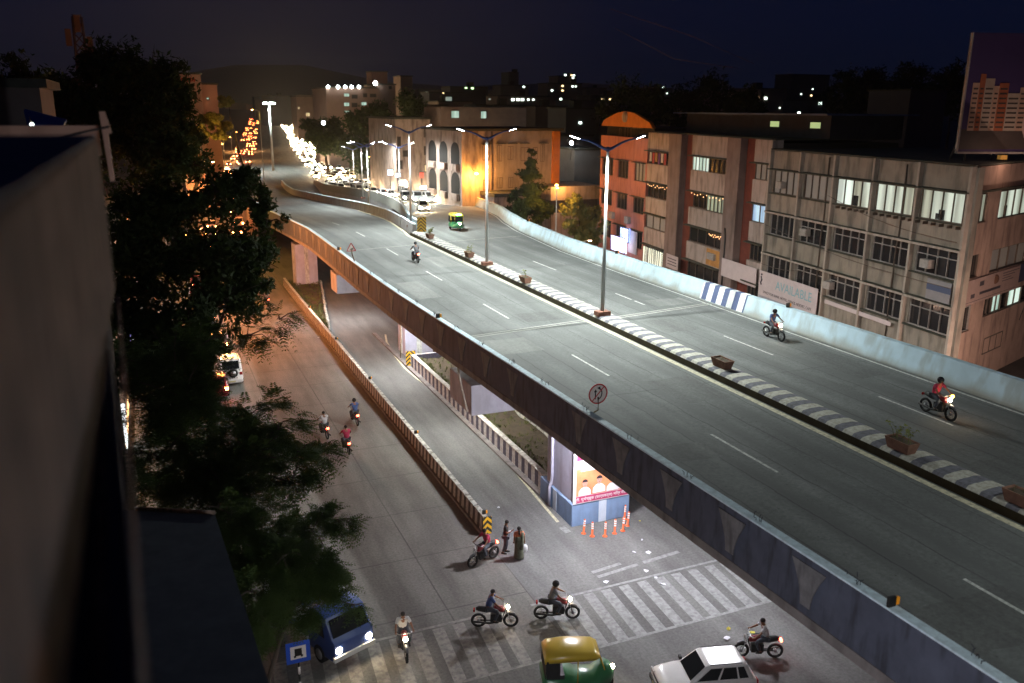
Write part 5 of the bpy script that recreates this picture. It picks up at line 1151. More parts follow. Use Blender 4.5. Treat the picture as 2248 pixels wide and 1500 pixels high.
for i, (s0, s1) in enumerate(zip(SC, SC[1:])):
    for r, (z0, z1) in enumerate(((12.46, 14.6), (8.52, 10.5), (4.46, 6.5))):
        pane = m_lit if (r == 0 and i < 3) else (m_litd if (r == 0) else m_pane)
        window(b1, RW, s0 + .4, s1 - .4, -.2 + (.22 if r == 0 and i < 3 else 0), z0, z1, pane, 4 if r == 0 else 4, m_frame if r == 0 else m_framew, transom=(r > 0 and i < 4))
mb = MB()
for k in range(18): s = 13 + k * .8; rbox(mb, s, s + .05, -.14, .28, 12.1, 12.3)
mb.build('drip_bracket', m_frame, b1)
for s, z in ((15.0, 9.0), (26.2, 5.2), (30.4, 9.2), (35.0, 13.0)):
    mb = MB(); rbox(mb, s, s + .9, -.14, .4, z, z + .62); mb.build('air_conditioner', m_framew, b1)
for s in (19.0, 28.6): mb = MB(); mb.tube([RW(s, -.06, 16.2), RW(s, -.06, 10.8), RW(s + .1, -.04, 10.0), RW(s + .1, -.04, 2)], .06, 6); mb.build('drain_pipe', m_frame, b1)
for k, (sa, za, sb, zb) in enumerate(((37.3, 9.4, 12.6, 8.0), (37.3, 5.6, 27.6, 6.9), (27.6, 13.1, 12.5, 11.3))):
    mb = MB(); mb.tube([RW(sa + (sb - sa) * q / 8, .28 + .1 * k, za + (zb - za) * q / 8 - 1.0 * math.sin(math.pi * q / 8) * .5) for q in range(9)], .022, 4); mb.build('cable', m_frame, b1)
# face round the corner
ANG2 = R(71); T2 = Vector((math.sin(ANG2), math.cos(ANG2), 0)); N2 = Vector((math.cos(ANG2), -math.sin(ANG2), 0)); C0 = RW(12.4, -.15, 0)
def F2(s, o, z): return C0 + T2 * s + N2 * o + Vector((0, 0, z))
mb = MB(); mb.prism([(p.x, p.y) for p in (F2(.9, -.62, 0), F2(30, -.62, 0), RW(37.4, -14.2, 0), RW(37.4, -.7, 0), RW(13.3, -.7, 0))], 0, 16.0); mb.build('core', m_core, b1)
mb = MB()
for z0, z1 in ((14.75, 16.4), (10.2, 12.45), (6.55, 8.5), (0, 4.5)): rbox(mb, .25, 30, -.5, -.02, z0, z1, F=F2)
for s0, s1 in ((.26, .55), (3.2, 5.4), (16.5, 17.5), (29, 30)): rbox(mb, s0, s1, -.48, -.03, 0.02, 16.38, F=F2)
rbox(mb, 3.2, 30, -.47, -.025, 4.5, 5.1, F=F2)
mb.build('wall', m_pinkw, b1)
mb = MB(); mb.prism([(p.x, p.y) for p in (F2(-.05, .1, 0), F2(30.2, .1, 0), RW(37.7, -14.3, 0), RW(37.7, .06, 0), RW(12.3, .06, 0))], 16.46, 16.56); mb.build('roof', m_ledge, b1); mb = MB(); rbox(mb, .2, 30, -.019, .25, 14.62, 14.74, F=F2); mb.build('mossy_ledge', m_ledge, b1)
window(b1, F2, .6, 3.1, -.12, 12.46, 14.5, m_lit, 3); window(b1, F2, 5.5, 16.4, -.12, 12.46, 14.5, m_lit, 7)
window(b1, F2, .6, 3.1, -.12, 8.5, 10.2, m_pane, 2); window(b1, F2, 5.5, 16.4, -.12, 8.5, 10.2, m_litd, 6)
window(b1, F2, .6, 3.1, -.12, 4.52, 6.4, m_pane, 2, m_framew)
window(b1, F2, 5.5, 7.2, -.12, 5.12, 6.5, m_pane, 2); window(b1, F2, 7.25, 9.0, -.12, 5.12, 6.5, m_litw, 2); window(b1, F2, 9.05, 10.5, -.12, 5.12, 6.5, m_pane, 1); window(b1, F2, 10.55, 13.4, -.12, 5.12, 6.5, m_litw, 2)
window(b1, F2, 6.4, 10.2, .02, 2.0, 3.3, m_pane, 3, depth=.05)
mb = MB()
for k in range(9): mb.tube([F2(14.4 + .9 * math.sin(k * .5), .02, 7.4 - k * .42), F2(14.4 + .9 * math.sin((k + 1) * .5), .02, 7.4 - (k + 1) * .42)], .03, 5)
mb.build('cable', m_trim, b1)
# signs on it
def board(name, label, cat, F, s0, s1, o, z0, z1, m, th=.06):
    t = thing(name, label, cat, tuple(F((s0 + s1) / 2, o, z0))); mb = MB(); rbox(mb, s0, s1, o, o + th, z0, z1, F=F); mb.build('panel', m, t); return t
m_ban = mat('banner_pale_pink', (0.50, 0.42, 0.42), 0.8, 0.08, 1.5); m_cyan = mat('lettering_cyan', (0.20, 0.38, 0.42), 0.7, 0.05, 2); m_ink = mat('lettering_ink', (0.06, 0.05, 0.06), 0.7, 0); m_bandb = mat('banner_grey_band', (0.30, 0.30, 0.33), 0.8, 0.05, 2)
XD = -TS   # reading direction on the facade seen from the street
t = board('shop_banner', 'long pale banner with large cyan letters above the far parapet', 'banner', RW, 27.7, 37.3, .36, 2.0, 4.95, m_ban)
text_mesh('AVAILABLE', 1.2, 'lettering', m_cyan, t, frame_mat(RW(31.4, .43, 3.95), XD), align='CENTER')
text_mesh('SPACE FOR BANK, HOTEL, OFFICE, RESORT, CAFE', .36, 'lettering', m_ink, t, frame_mat(RW(32.4, .43, 2.95), XD))
mb = MB(); rbox(mb, 27.8, 37.2, .421, .428, 2.1, 2.55); mb.build('band', m_bandb, t)
mb = MB(); mb.tube([RW(36.9, .44, 4.4), RW(36.75, .44, 4.1), RW(36.95, .44, 3.8), RW(36.8, .44, 3.6)], .08, 6); mb.ball(RW(36.85, .44, 4.6), .1, 8); mb.build('emblem', m_ink, t)
t = board('shop_sign', 'wide dusty sign board with a brown round emblem on the corner face', 'sign', F2, .3, 11.6, .02, 6.55, 8.4, mat('sign_dusty_pink', (0.36, 0.25, 0.22), .8, .1, 2))
mb = MB(); mb.ball(F2(6.6, .1, 7.9), .36, 10, 0, (1, .25, 1)); mb.build('emblem', mat('emblem_brown', (.12, .06, .04), .8, 0), t)
mb = MB()
for k, ln in enumerate((3.4, 2.5, 1.8, 2.3)): rbox(mb, 8.0, 8.0 + ln, .081, .09, 8.15 - k * .2, 8.2 - k * .2, F=F2)
rbox(mb, 3.8, 7.8, .081, .092, 7.1, 7.3, F=F2); rbox(mb, .8, 11, .081, .089, 6.72, 6.75, F=F2); rbox(mb, 2.2, 2.9, .081, .09, 7.0, 7.3, F=F2); rbox(mb, 3.6, 4.4, .081, .09, 7.75, 8.1, F=F2); mb.build('lettering', m_ink, t)
board('shop_sign', 'dark blue sign board beside the dusty corner sign', 'sign', F2, 11.7, 18, .02, 7.0, 8.45, mat('sign_navy', (.05, .05, .09), .7, .1, 2))
t = board('shop_sign', 'small blue and grey sign board near the corner rib', 'sign', RW, 12.8, 15.2, .05, 6.8, 8.3, mat('sign_grey', (.26, .24, .25), .8, .1, 2)); mb = MB(); rbox(mb, 12.8, 15.2, .111, .118, 7.5, 7.95); mb.build('band', mat('sign_band_blue', (.07, .09, .16), .7, 0), t)
board('shop_sign', 'torn white strip banner under the lowest windows', 'sign', RW, 18.4, 27.0, .12, 3.85, 4.2, m_ban, .04)
# --- middle block with red shafts and pale balcony bays
b2 = thing('apartment_block', 'middle apartment block of pale balcony bays split by dark red shafts', 'building', tuple(RW(50, -6, 0)))
mb = MB(); rbox(mb, 37.62, 66.3, -14, -1.2, 0, 17.0); mb.build('core', m_core, b2)
mb = MB(); rbox(mb, 37.6, 66.4, -14, -.3, 17.3, 17.45); mb.build('roof', m_ledge, b2)
for s0, s1 in ((43.4, 46.1), (56.9, 60.1)): mb = MB(); rbox(mb, s0, s1, -1.2, .05, 0, 17.3); mb.build('column', m_greyc, b2)
for s0, s1 in ((40.7, 43.4), (54.2, 56.9)): mb = MB(); rbox(mb, s0, s1, -1.2, -.75, 0, 17.3); mb.build('shaft', m_redw, b2)
for s0, s1, pat in ((37.62, 40.7, ('dim', 'blue', 'dark', 'dark')), (46.1, 54.2, ('half', 'warm', 'dark', 'dark')), (60.1, 66.4, ('cloth', 'deco', 'dim', 'dark'))):
    mb = MB()
    for z0, z1 in ((15.15, 17.3), (11.25, 13.45), (7.35, 9.3), (3.4, 5.4)): rbox(mb, s0, s1, -1.2, -.02, z0, z1)
    rbox(mb, s0, s1, -1.2, -.03, 0, .4); mb.build('balcony_wall', m_whb, b2)
    for z in (15.02, 11.12, 7.22, 3.27): mb = MB(); rbox(mb, s0 - .05, s1 + .05, -.4, .5, z, z + .12); mb.build('sunshade', m_ledge, b2)
    for r, (z0, z1) in enumerate(((13.46, 15.0), (9.32, 11.1), (5.42, 7.2), (.42, 3.25))):
        k = pat[r]; sm = (s0 + s1) / 2
        if k == 'half': window(b2, RW, s0 + .05, sm + .0, -.15, z0, z1, m_pane, 4); window(b2, RW, sm + .05, s1 - .1, -.15 + .03, z0, z1, m_litw, 5, m_framew)
        elif k == 'warm': window(b2, RW, s0 + .05, sm + .1, -.15, z0, z1, lit_mat('window_green_dim', (.06, .08, .05), (.26, .32, .2), .9), 5); window(b2, RW, sm + .15, s1 - .1, -.5, z0, z1, m_pane, 3)
        elif k == 'blue': window(b2, RW, s0 + .1, s1 - .1, -.15, z0, z1, m_litb, 2)
        elif k == 'dim': window(b2, RW, s0 + .05, s1 - .05, -.2, z0, z1, m_litd, 3)
        else: window(b2, RW, s0 + .05, s1 - .05, -.3, z0, z1, m_pane, 4)
m_fairy = emat('festive_lights', (1.0, .5, .2), 3.0)
for s0, s1, z in ((46.5, 53.8, 10.95), (60.4, 66, 10.9), (46.4, 49, 6.9)):
    mb = MB()
    for k in range(11): s = s0 + (s1 - s0) * k / 10; mb.ball(RW(s, -.08, z - .25 * math.sin(k * 1.3) ** 2), .06, 5)
    mb.build('festive_lights', m_fairy, b2)
cl = [mat('laundry_%s' % n, c, .9, .1, 3) for n, c in (('red', (.35, .05, .05)), ('white', (.5, .45, .45)), ('violet', (.14, .05, .2)), ('ochre', (.35, .18, .06)))]
for k in range(6):
    mb = MB(); s = 60.6 + k * .85; rbox(mb, s, s + .6, .1, .13, 13.6 + .2 * (k % 2), 14.9); o = mb.build('laundry', cl[k % 4]); tag(o, ['red cloth drying on the top balcony of the middle block', 'white cloth drying beside the red one on the top balcony', 'violet cloth drying on the top balcony of the middle block', 'ochre cloth drying on the top balcony of the middle block', 'second red cloth on the top balcony, by the column side', 'second white cloth at the end of the top balcony'][k], 'laundry', 'laundry on the top balcony')
mb = MB(); rbox(mb, 46.2, 49.2, -.019, .02, 3.5, 5.3); mb.build('rust_patch', mat('stain_ochre', (.42, .20, .06), .9, .25, 1.5), b2)
mb = MB(); rbox(mb, 47.0, 48.6, -.019, .3, 4.2, 4.9); mb.build('air_conditioner', m_framew, b2)
mb = MB(); mb.tube([RW(45.3, .12, 8), RW(45.1, .12, 7.2), RW(45.1, .12, 1)], .08, 6); mb.build('drain_pipe', m_trim, b2)
t = board('shop_sign', 'pale shop boards under an arch, left of the long cyan banner', 'sign', RW, 38.0, 45.0, .3, 3.0, 4.9, m_ban)
t = board('shop_sign', 'small pale sign board at the foot of the red shaft', 'sign', RW, 55.4, 58.6, .3, 1.6, 3.2, m_ban); mb = MB()
for k in range(3): rbox(mb, 55.8, 58.2, .361, .368, 2.0 + k * .35, 2.1 + k * .35)
mb.build('lettering', m_ink, t)
t = thing('lit_shopfront', 'brightly lit shop window showing goods at the foot of the middle block', 'shop', tuple(RW(63, .1, 0)))
mb = MB(); m_shop = lit_mat('shop_goods_lit', (.02, .03, .02), (1.6, 1.6, 1.2), 1.0, .55); rbox(mb, 60.3, 66.2, .06, .1, .4, 2.95); mb.build('display', m_shop, t)
mb = MB()
for k in range(9): rbox(mb, 60.3 + k * .73, 60.36 + k * .73, .1, .14, .4, 2.95)
mb.build('grille', m_frame, t)
# roof shed with blue sheet behind the middle block
t = thing('roof_shed', 'dark rooftop shed with a blue sheet roof behind the middle block', 'shed', tuple(RW(52, -8, 17.46)))
mb = MB(); rbox(mb, 36, 66, -13, -5, 17.46, 19.6); mb.build('wall', mat('shed_dark', (.03, .03, .035), .9, .2, 1), t)
mb = MB(); rbox(mb, 34.5, 67, -13.5, -3.5, 19.6, 19.75); mb.build('roof', mat('sheet_blue', (.06, .09, .17), .6, .25, 1), t)
for s in (44.8, 37.6): mb = MB(); rbox(mb, s, s + 1.6, -5.0, -4.94, 18.4, 18.95); mb.build('lit_gap', mat('lit_gap', (.4, .4, .3), .5, 0, emit=.8, ecol=(.45, .6, .25)), t)
# --- pink house with orange gable
b3 = thing('pink_house', 'pink house with an orange gable and lit attic beside the block with red shafts', 'building', tuple(RW(74, -5, 0)))
m_orw = mat('gable_orange', (.50, .17, .035), .9, .15, 1); m_pk = mat('wall_pink', (.46, .185, .15), .92, .1, .8, stain=(.22, .09, .07), sscale=.4, samt=.5)
mb = MB(); rbox(mb, 66.5, 83, -12, -.35, 0, 15.9); mb.build('core', m_core, b3)
mb = MB()
for z0, z1 in ((13.4, 16.0), (8.95, 11.0), (4.6, 6.8), (0, 2.2)): rbox(mb, 66.5, 83, -.34, 0, z0, z1)
for s0, s1 in ((66.5, 66.9), (70.4, 72.5), (76.3, 78.0), (82.3, 83)): rbox(mb, s0, s1, -.34, -.005, 0.02, 15.95)
mb.build('wall', m_pk, b3)
for (z0, z1) in ((11.02, 13.35), (6.82, 8.9), (2.25, 4.55)):
    for s0, s1 in ((66.95, 70.35), (72.55, 76.2), (78.05, 82.2)): window(b3, RW, s0, s1, -.12, z0, z1, m_litd if z0 > 10 and s0 < 67 else m_pane, 3)
for z in (13.38, 8.98, 4.6):
    for s0, s1 in ((66.7, 70.6), (72.2, 76.5), (77.8, 82.5)): mb = MB(); rbox(mb, s0, s1, .001, .5, z - .02, z + .08); mb.build('sunshade', m_ledge, b3)
mb = MB(); rbox(mb, 66.5, 83, -8, -.9, 16.0, 17.8); mb.build('attic_wall', m_core, b3)
mb = MB(); mb.ext([RW(65.6, -.6, 17.8), RW(83.4, -.6, 17.8), RW(82.5, -.6, 18.6), RW(77.5, -.6, 19.6), RW(74.5, -.6, 19.85), RW(71.5, -.6, 19.6), RW(66.5, -.6, 18.5)], tuple(NO * .5)); mb.build('gable', m_orw, b3)
mb = MB(); mb.ball(RW(74.4, -.02, 19.1), .75, 10, 0, (.4, 1, 1)); mb.build('gable_emblem', m_whb, b3)
window(b3, RW, 74.2, 76.2, -.8, 16.05, 17.75, m_litw, 2); window(b3, RW, 77.6, 78.3, -.8, 16.05, 17.5, m_litw, 1); window(b3, RW, 70, 74, -.8, 16.05, 17.7, m_litd, 2)
mb = MB(); rbox(mb, 66.5, 83, -1.0, .02, 16.0, 16.06); rbox(mb, 66.5, 83, -.1, 0, 16.06, 16.5); mb.build('terrace', m_pk, b3)
for s in (70.9, 76.6): mb = MB(); rbox(mb, s, s + 1.2, .02, .5, 5.2, 6.1); mb.build('air_conditioner', m_framew, b3)
# backlit signs
m_s1 = lit_mat('sign_backlit_white', (1.0, .75, 1.4), (2.2, 2.2, 2.6), 1.2, 3.0); m_s2 = lit_mat('sign_backlit_blue', (.15, .35, 1.6), (1.7, 2.0, 2.6), 1.1, 1.3)
def sign_lit(label, px0, py0, px1, py1, m, off, lamp_p, col):
    c0, c1 = None, None
    def hit(px, py):
        d = _ray(px, py); P0 = ROW0 + NO * off; k = (P0 - CAM).dot(NO) / d.dot(NO); return CAM + d * k
    a, b, c = hit(px0, py0), hit(px1, py0 + (px1 - px0) * .28), hit(px0, py1)
    t = thing('backlit_sign', label, 'sign', tuple(c)); mb = MB(); mb.ext([c, c + (b - a), b, a], tuple(-NO * .25)); mb.build('panel', m, t)
    fr = MB(); 
    for p, q in ((a, b), (b, c + (b - a)), (c + (b - a), c), (c, a)): fr.tube([p, q], .07, 4)
    fr.build('frame', m_arm, t); m_ = (a + b + c + c + b - a) / 4 + NO * .6; lamp('POINT', m_, lamp_p, col, .6, parent=t)
    return t
sign_lit('large backlit white and violet sign just above the far parapet', 1341, 515, 1372, 548, m_s1, 1.2, 260, (.85, .75, 1))
sign_lit('backlit blue sign hung above the large white one', 1362, 498, 1380, 528, m_s2, .9, 120, (.6, .75, 1))
board('shop_sign', 'pale signboard on the pink house next to the blue backlit sign', 'sign', RW, 68.2, 71.2, .1, 1.4, 4.4, m_ban)
# --- white gate house and yellow lit tree come later; ochre lamp house
def GYb(px, y): return GY(px, 300, y).x
Yh = 118; x0 = GYb(1213, Yh); x1 = GYb(1320, Yh)
t = thing('corner_house', 'small two storey house with a terrace wall behind the yellow lit tree', 'building', (x0 + 3, Yh + 4, 0))
ztop = GY(1213, 410, Yh).z; zb_ = GY(1213, 440, Yh).z
mb = MB(); mb.box(x0, x1, Yh, Yh + 9, 0, zb_ - 2.0); mb.build('wall', m_whb, t)
mb = MB(); mb.box(x0 - .3, x1, Yh - .4, Yh + 9, zb_, ztop); mb.build('terrace_wall', m_whb, t)
mb = MB(); mb.box(x0 + .5, x1, Yh + .6, Yh + 8, zb_ - 2.0, zb_); mb.build('recess', m_frame, t)
lx = GY(1222, 407, Yh - .8)
t = thing('wall_lamp', 'small orange lamp glowing on the terrace wall above the yellow tree', 'lamp', tuple(lx)); mb = MB(); mb.ball(lx, .24, 8, 0, (1, 1, .6)); mb.build('bulb', m_sod, t); mb = MB(); mb.tube([lx, lx + Vector((0, .5, .2))], .04, 5); mb.build('bracket', m_trim, t)
lamp('POINT', lx + Vector((.6, -1.2, 0)), 900, (1, .45, .1), .3, parent=t)
# --- arcade building with the orange wash
Yc = 122.0; xc = GYb(1013, Yc); C5 = Vector((xc, Yc, 0)); A5 = R(-4); T5 = Vector((math.sin(A5), math.cos(A5), 0)); E5 = Vector((math.cos(A5), -math.sin(A5), 0))
def F5s(s, o, z): return C5 + T5 * s - E5 * o + Vector((0, 0, z))     # street face, s runs away
def F5e(s, o, z): return C5 + E5 * s - T5 * o + Vector((0, 0, z))     # end face towards the camera
m_w5 = mat('arcade_wall_pale', (.36, .28, .245), .92, .14, .7, stain=(.12, .085, .07), sscale=.4, samt=.75)
ZT5 = GY(1050, 288, Yc).z
b5 = thing('arcade_building', 'old arcaded apartment building washed by an orange lamp, beyond the dark conifer', 'building', tuple(C5 + E5 * 8))
mb = MB(); mb.add([F5e(0, -.0, 0), F5e(16.5, 0, 0), F5e(16.5, -14.5, 0), F5e(0, -14.5, 0), F5e(0, 0, ZT5), F5e(16.5, 0, ZT5), F5e(16.5, -14.5, ZT5), F5e(0, -14.5, ZT5)], [(0, 3, 2, 1), (4, 5, 6, 7), (0, 1, 5, 4), (1, 2, 6, 5), (2, 3, 7, 6), (3, 0, 4, 7)]); mb.build('wall', m_w5, b5)
mb = MB(); rbox(mb, -.6, 16.9, -15, .7, ZT5, ZT5 + .35, F=F5e); mb.build('roof', m_ledge, b5)
def arch(par, F, s0, s1, o, z0, z1, m, nm='arch_opening', point=.8):
    mb = MB(); n = 8; sm = (s0 + s1) / 2; h = (s1 - s0) * point
    pts = [(s0, z0), (s1, z0), (s1, z1 - h)] + [(sm + (s1 - sm) * math.cos(math.pi * k / n), z1 - h + h * math.sin(math.pi * k / n)) for k in range(1, n)] + [(s0, z1 - h)]
    P = [F(a, o, b) for a, b in pts]; d = F(0, .03, 0) - F(0, 0, 0); mb.ext(P, tuple(d)); return mb.build(nm, m, par)
for r in range(3):
    z0 = [11.0, 6.6, .6][r]
    for k in range(3):
        s = .8 + k * 4.6; arch(b5, F5s, s, s + 3.2, .02, z0, z0 + (4.2 if r < 2 else 4.4), m_core if (r < 2 or k % 2) else (m_lity if k == 2 else m_litw), point=.42)
        if r < 2:
            mb = MB(); rbox(mb, s + .1, s + 3.1, .06, .5, z0, z0 + 1.0, F=F5s); mb.build('balcony', m_w5, b5)
m_gr = mat('window_grille', (.05, .04, .035), .9, 0)
for (s, z, w, h, m) in ((3.4, 12.6, 1.1, 2.3, m_gr), (3.5, 8.2, 1.0, 1.5, m_litw), (5.8, 12.4, .8, 2.4, m_gr), (7.6, 12.6, .9, 2, m_gr), (9.8, 12.4, 1.4, 2.0, m_gr), (13.2, 12.2, .7, 2.6, m_litw), (10.4, 9.6, .9, .8, m_litw), (5.8, 8.4, .9, 1.6, m_gr), (7.7, 8.4, .8, 1.6, m_gr), (13.0, 8.0, 1.0, 1.6, m_gr), (11.9, 12.6, .8, 1.8, m_gr)):
    window(b5, F5e, s, s + w, .06, z, z + h, m, 2)
mb = MB(); rbox(mb, 15.2, 16.4, .02, .5, 0, ZT5 - .1, F=F5e); mb.build('pier_strip', m_orw, b5)
mb = MB(); rbox(mb, 5.6, 15.1, .005, .03, 6.0, ZT5 - .05, F=F5e); mb.build('wall_panel', mat('arcade_wall_dim', (.30, .25, .23), .92, .1, .7, stain=(.15, .12, .1), sscale=.4, samt=.5), b5)
for s in (3.2, 5.6, 7.5, 9.6, 12.9): mb = MB(); rbox(mb, s, s + 1.5, .005, .6, 14.95, 15.05, F=F5e); mb.build('sunshade', m_ledge, b5)
mb = MB(); mb.tube([F5e(4.9, .1, ZT5), F5e(4.9, .1, 8)], .07, 5); mb.build('drain_pipe', m_frame, b5)
mb = MB(); rbox(mb, 3.2, 9.6, .04, 4.5, 0, 7.6, F=F5e); mb.build('annex', m_w5, b5)
mb = MB(); rbox(mb, 2.9, 10.6, .04, 5.1, 7.6, 8.1, F=F5e); mb.build('annex_roof', m_ledge, b5)
arch(b5, F5e, 5.4, 6.9, 4.52, 4.0, 6.4, m_gr); arch(b5, F5e, 1.7, 2.7, .03, 2.6, 5.6, m_gr); arch(b5, F5e, 1.8, 2.7, .03, 0, 2.3, m_gr)
# upper set-back storey with two lit windows
x0 = GYb(968, 150); x1 = GYb(1155, 150); zt6 = GY(1050, 236, 150).z
mb = MB(); mb.box(x0, x1, 150, 160, ZT5 - 1, zt6); up5 = mb.build('upper_storey', mat('upper_wall', (.2, .15, .13), .9, .15, 1), b5)
for px0, px1, py0, py1 in ((990, 1008, 243, 260), (1055, 1068, 244, 261)):
    a = GY(px0, py1, 149.9); b = GY(px1, py0, 149.9); mb = MB(); mb.box(a.x, b.x, 149.85, 149.97, a.z, b.z); w = mb.build('window', m_frame, b5); mb = MB(); mb.box(a.x + .08, b.x - .08, 149.82, 149.845, a.z + .08, b.z - .08); mb.build('pane', m_litw, w)
# the orange wash: lamp under the annex eave
q = F5e(1.7, 1.5, 10.8); t = thing('wall_lamp', 'powerful orange lamp washing the corner of the arcade building', 'lamp', tuple(q)); mb = MB(); mb.ball(q, .28, 8, 0, (1, 1, .6)); mb.build('bulb', m_sod, t); mb = MB(); mb.tube([q, F5e(1.7, .02, 11.3)], .05, 5); mb.build('bracket', m_trim, t)
lamp('POINT', q + Vector((0, -.3, -.4)), 3400, (1, .42, .07), .3, parent=t)
t = thing('wall_lamp', 'orange lamp over the arcade entrance by the street corner', 'lamp', tuple(F5s(6, 1.6, 5.2))); q = F5s(6, 1.6, 5.2); mb = MB(); mb.ball(q, .25, 8); mb.build('bulb', m_sod, t); mb = MB(); mb.tube([q, F5s(6, .0, 5.6)], .05, 5); mb.build('bracket', m_trim, t); lamp('POINT', q, 350, (1, .5, .15), .3, parent=t)
# light walled neighbour to its left, with lit shops
def plain_block(label, px0, px1, pyt, y, depth, m, wins=(), roofm=None, zbase=0.0, name='apartment_block', parapet=True):
    a, b = GY(px0, pyt, y), GY(px1, pyt, y); zt = a.z
    t = thing(name, label, 'building', ((a.x + b.x) / 2, y + depth / 2, zbase))
    mb = MB(); mb.box(a.x, b.x, y, y + depth, zbase - .3, zt); mb.build('wall', m, t)
    mb = MB(); mb.box(a.x - .3, b.x + .3, y - .3, y + depth + .3, zt, zt + .35); mb.build('roof', roofm or m_ledge, t)
    for (u0, u1, v0, v1, pm) in wins:
        p, q = GY(u0, v1, y - .06), GY(u1, v0, y - .06); mb = MB(); mb.box(p.x, q.x, y - .1, y + .05, p.z, q.z); f = mb.build('window', m_frame, t)
        i = min(.12, (q.x - p.x) * .15); mb = MB(); mb.box(p.x + i, q.x - i, y - .13, y - .104, p.z + i, q.z - i); mb.build('pane', pm, f)
    return t
plain_block('pale end wall building with stacked windows behind the third lamp post', 868, 944, 262, 152, 20, m_w5, [(931, 942, 281, 302, m_gr), (931, 942, 321, 341, m_gr), (931, 942, 361, 378, m_lity), (872, 880, 300, 322, m_gr), (884, 896, 330, 345, m_gr), (872, 884, 352, 372, m_gr)])
m_blueS = emat('shop_sign_blue', (.45, .7, 1.0), 5); m_whS = emat('shop_sign_white', (1.0, .95, .85), 6); m_redS = mat('shop_sign_red', (.5, .06, .05), .6, .1, 2, emit=.5, ecol=(1, .2, .1))
for i, (px, py, w, h, y, m, lab) in enumerate(((857, 379, 1.0, .9, 150, m_blueS, 'small blue lit shop sign left of the pale end wall'), (874, 385, 1.0, .6, 150, m_blueS, 'wide blue lit shop sign, second from the left of the row'), (884, 402, 1.5, 1.0, 150, m_whS, 'white glowing shopfront left of the red and white standee'), (892, 405, .6, .9, 149, m_whS, 'narrow white glowing shopfront beside the third lamp post'), (926, 385, .8, .9, 140, m_redS, 'red and white standee sign in front of the pale end wall'), (953, 388, 1.3, .9, 140, m_whS, 'bright white shop sign under the first arch'), (956, 405, .7, 1.7, 140, m_whS, 'tall white lit doorway under the arcade'), (935, 412, 2.2, .5, 140, m_whS, 'white glow of a counter low by the arcade'), (993, 402, .9, 1.6, 127, mat('shop_sign_orange', (.6, .25, .05), .5, 0, emit=3, ecol=(1, .45, .08)), 'orange lit shop board at the arcade corner'))):
    w *= .42; h *= .5; c = GY(px, py, y); t = thing('lit_shop_sign', lab, 'sign', (c.x, c.y, c.z - h)); mb = MB(); mb.box(c.x - w, c.x + w, y, y + .2, c.z - h, c.z + h); mb.build('panel', m, t); mb = MB(); mb.box(c.x - w - .08, c.x + w + .08, y + .02, y + .25, c.z + h, c.z + h + .1); mb.box(c.x - .06, c.x + .06, y + .21, y + .3, 0, c.z); mb.build('frame', m_trim, t)
# hospital-like block with roof floodlights, beyond
m_w7 = mat('block_pale', (.25, .16, .125), .92, .1, .3)
yy7 = 300
b7 = plain_block('tall pale block with a row of roof floodlights beyond the trees', 715, 832, 193, yy7, 25, m_w7, [(755, 767, 205, 213, m_litw), (755, 767, 225, 234, m_litw), (755, 767, 243, 249, m_litw), (793, 805, 224, 232, m_litw), (793, 805, 243, 247, m_litw), (772, 785, 208, 217, m_gr), (772, 785, 226, 236, m_gr), (797, 806, 205, 214, m_gr), (812, 826, 206, 214, m_gr)])
mb = MB()
for px in (720, 742, 758, 772, 788): c = GY(px, 191, yy7 - .5); mb.ball(c, .55, 8)
mb.build('roof_floodlight', emat('roof_flood', (.92, 1, .98), 25), b7)
plain_block('stair tower block with a lit bulkhead beside the floodlit block', 828, 868, 186, 310, 20, m_w7, [(853, 860, 189, 196, m_gr)])
t = plain_block('brown water tank house above the floodlit block', 816, 850, 158, 318, 8, mat('tank_brown', (.2, .08, .05), .9, .1, 1), [], zbase=20); mb = MB(); mb.ball(GY(824, 183, 309), .8, 8); mb.build('floodlight', emat('roof_flood2', (.92, 1, .98), 20), t)
plain_block('dim cube shaped house top right of the tank house', 879, 905, 168, 330, 10, m_w7, [], zbase=10)
plain_block('low brownish block left of the floodlit block', 650, 716, 212, 540, 20, m_w7, [(672, 680, 248, 256, m_lity), (654, 658, 235, 240, m_lity)])
# far left street blocks
t = plain_block('white corner block with red lettering above the big tree crown', 388, 440, 163, 190, 24, mat('block_white_far', (.52, .32, .24), .9, .08, .3), [])
for k in range(9):
    c = GY(395 + k * 3.9, 175, 189.9); mb = MB(); mb.box(c.x - .13, c.x + .13, 189.8, 189.88, c.z - .45 + .1 * (k % 2), c.z + .45 - .08 * (k % 3)); mb.build('lettering', mat('lettering_red', (.5, .05, .03), .7, 0), t)
plain_block('pinkish block behind the white lettered block', 440, 476, 186, 200, 20, mat('block_pink_far', (.42, .22, .16), .9, .08, .3), [(453, 459, 214, 219, m_litw)])
plain_block('long low dark red roofed block closing the far street', 545, 640, 229, 1300, 30, mat('block_red_far', (.30, .12, .09), .9, .08, .3), [])
plain_block('dark block closing the street left of the high mast', 495, 545, 226, 1350, 30, mat('block_dark_far', (.16, .09, .07), .9, .08, .3), [])
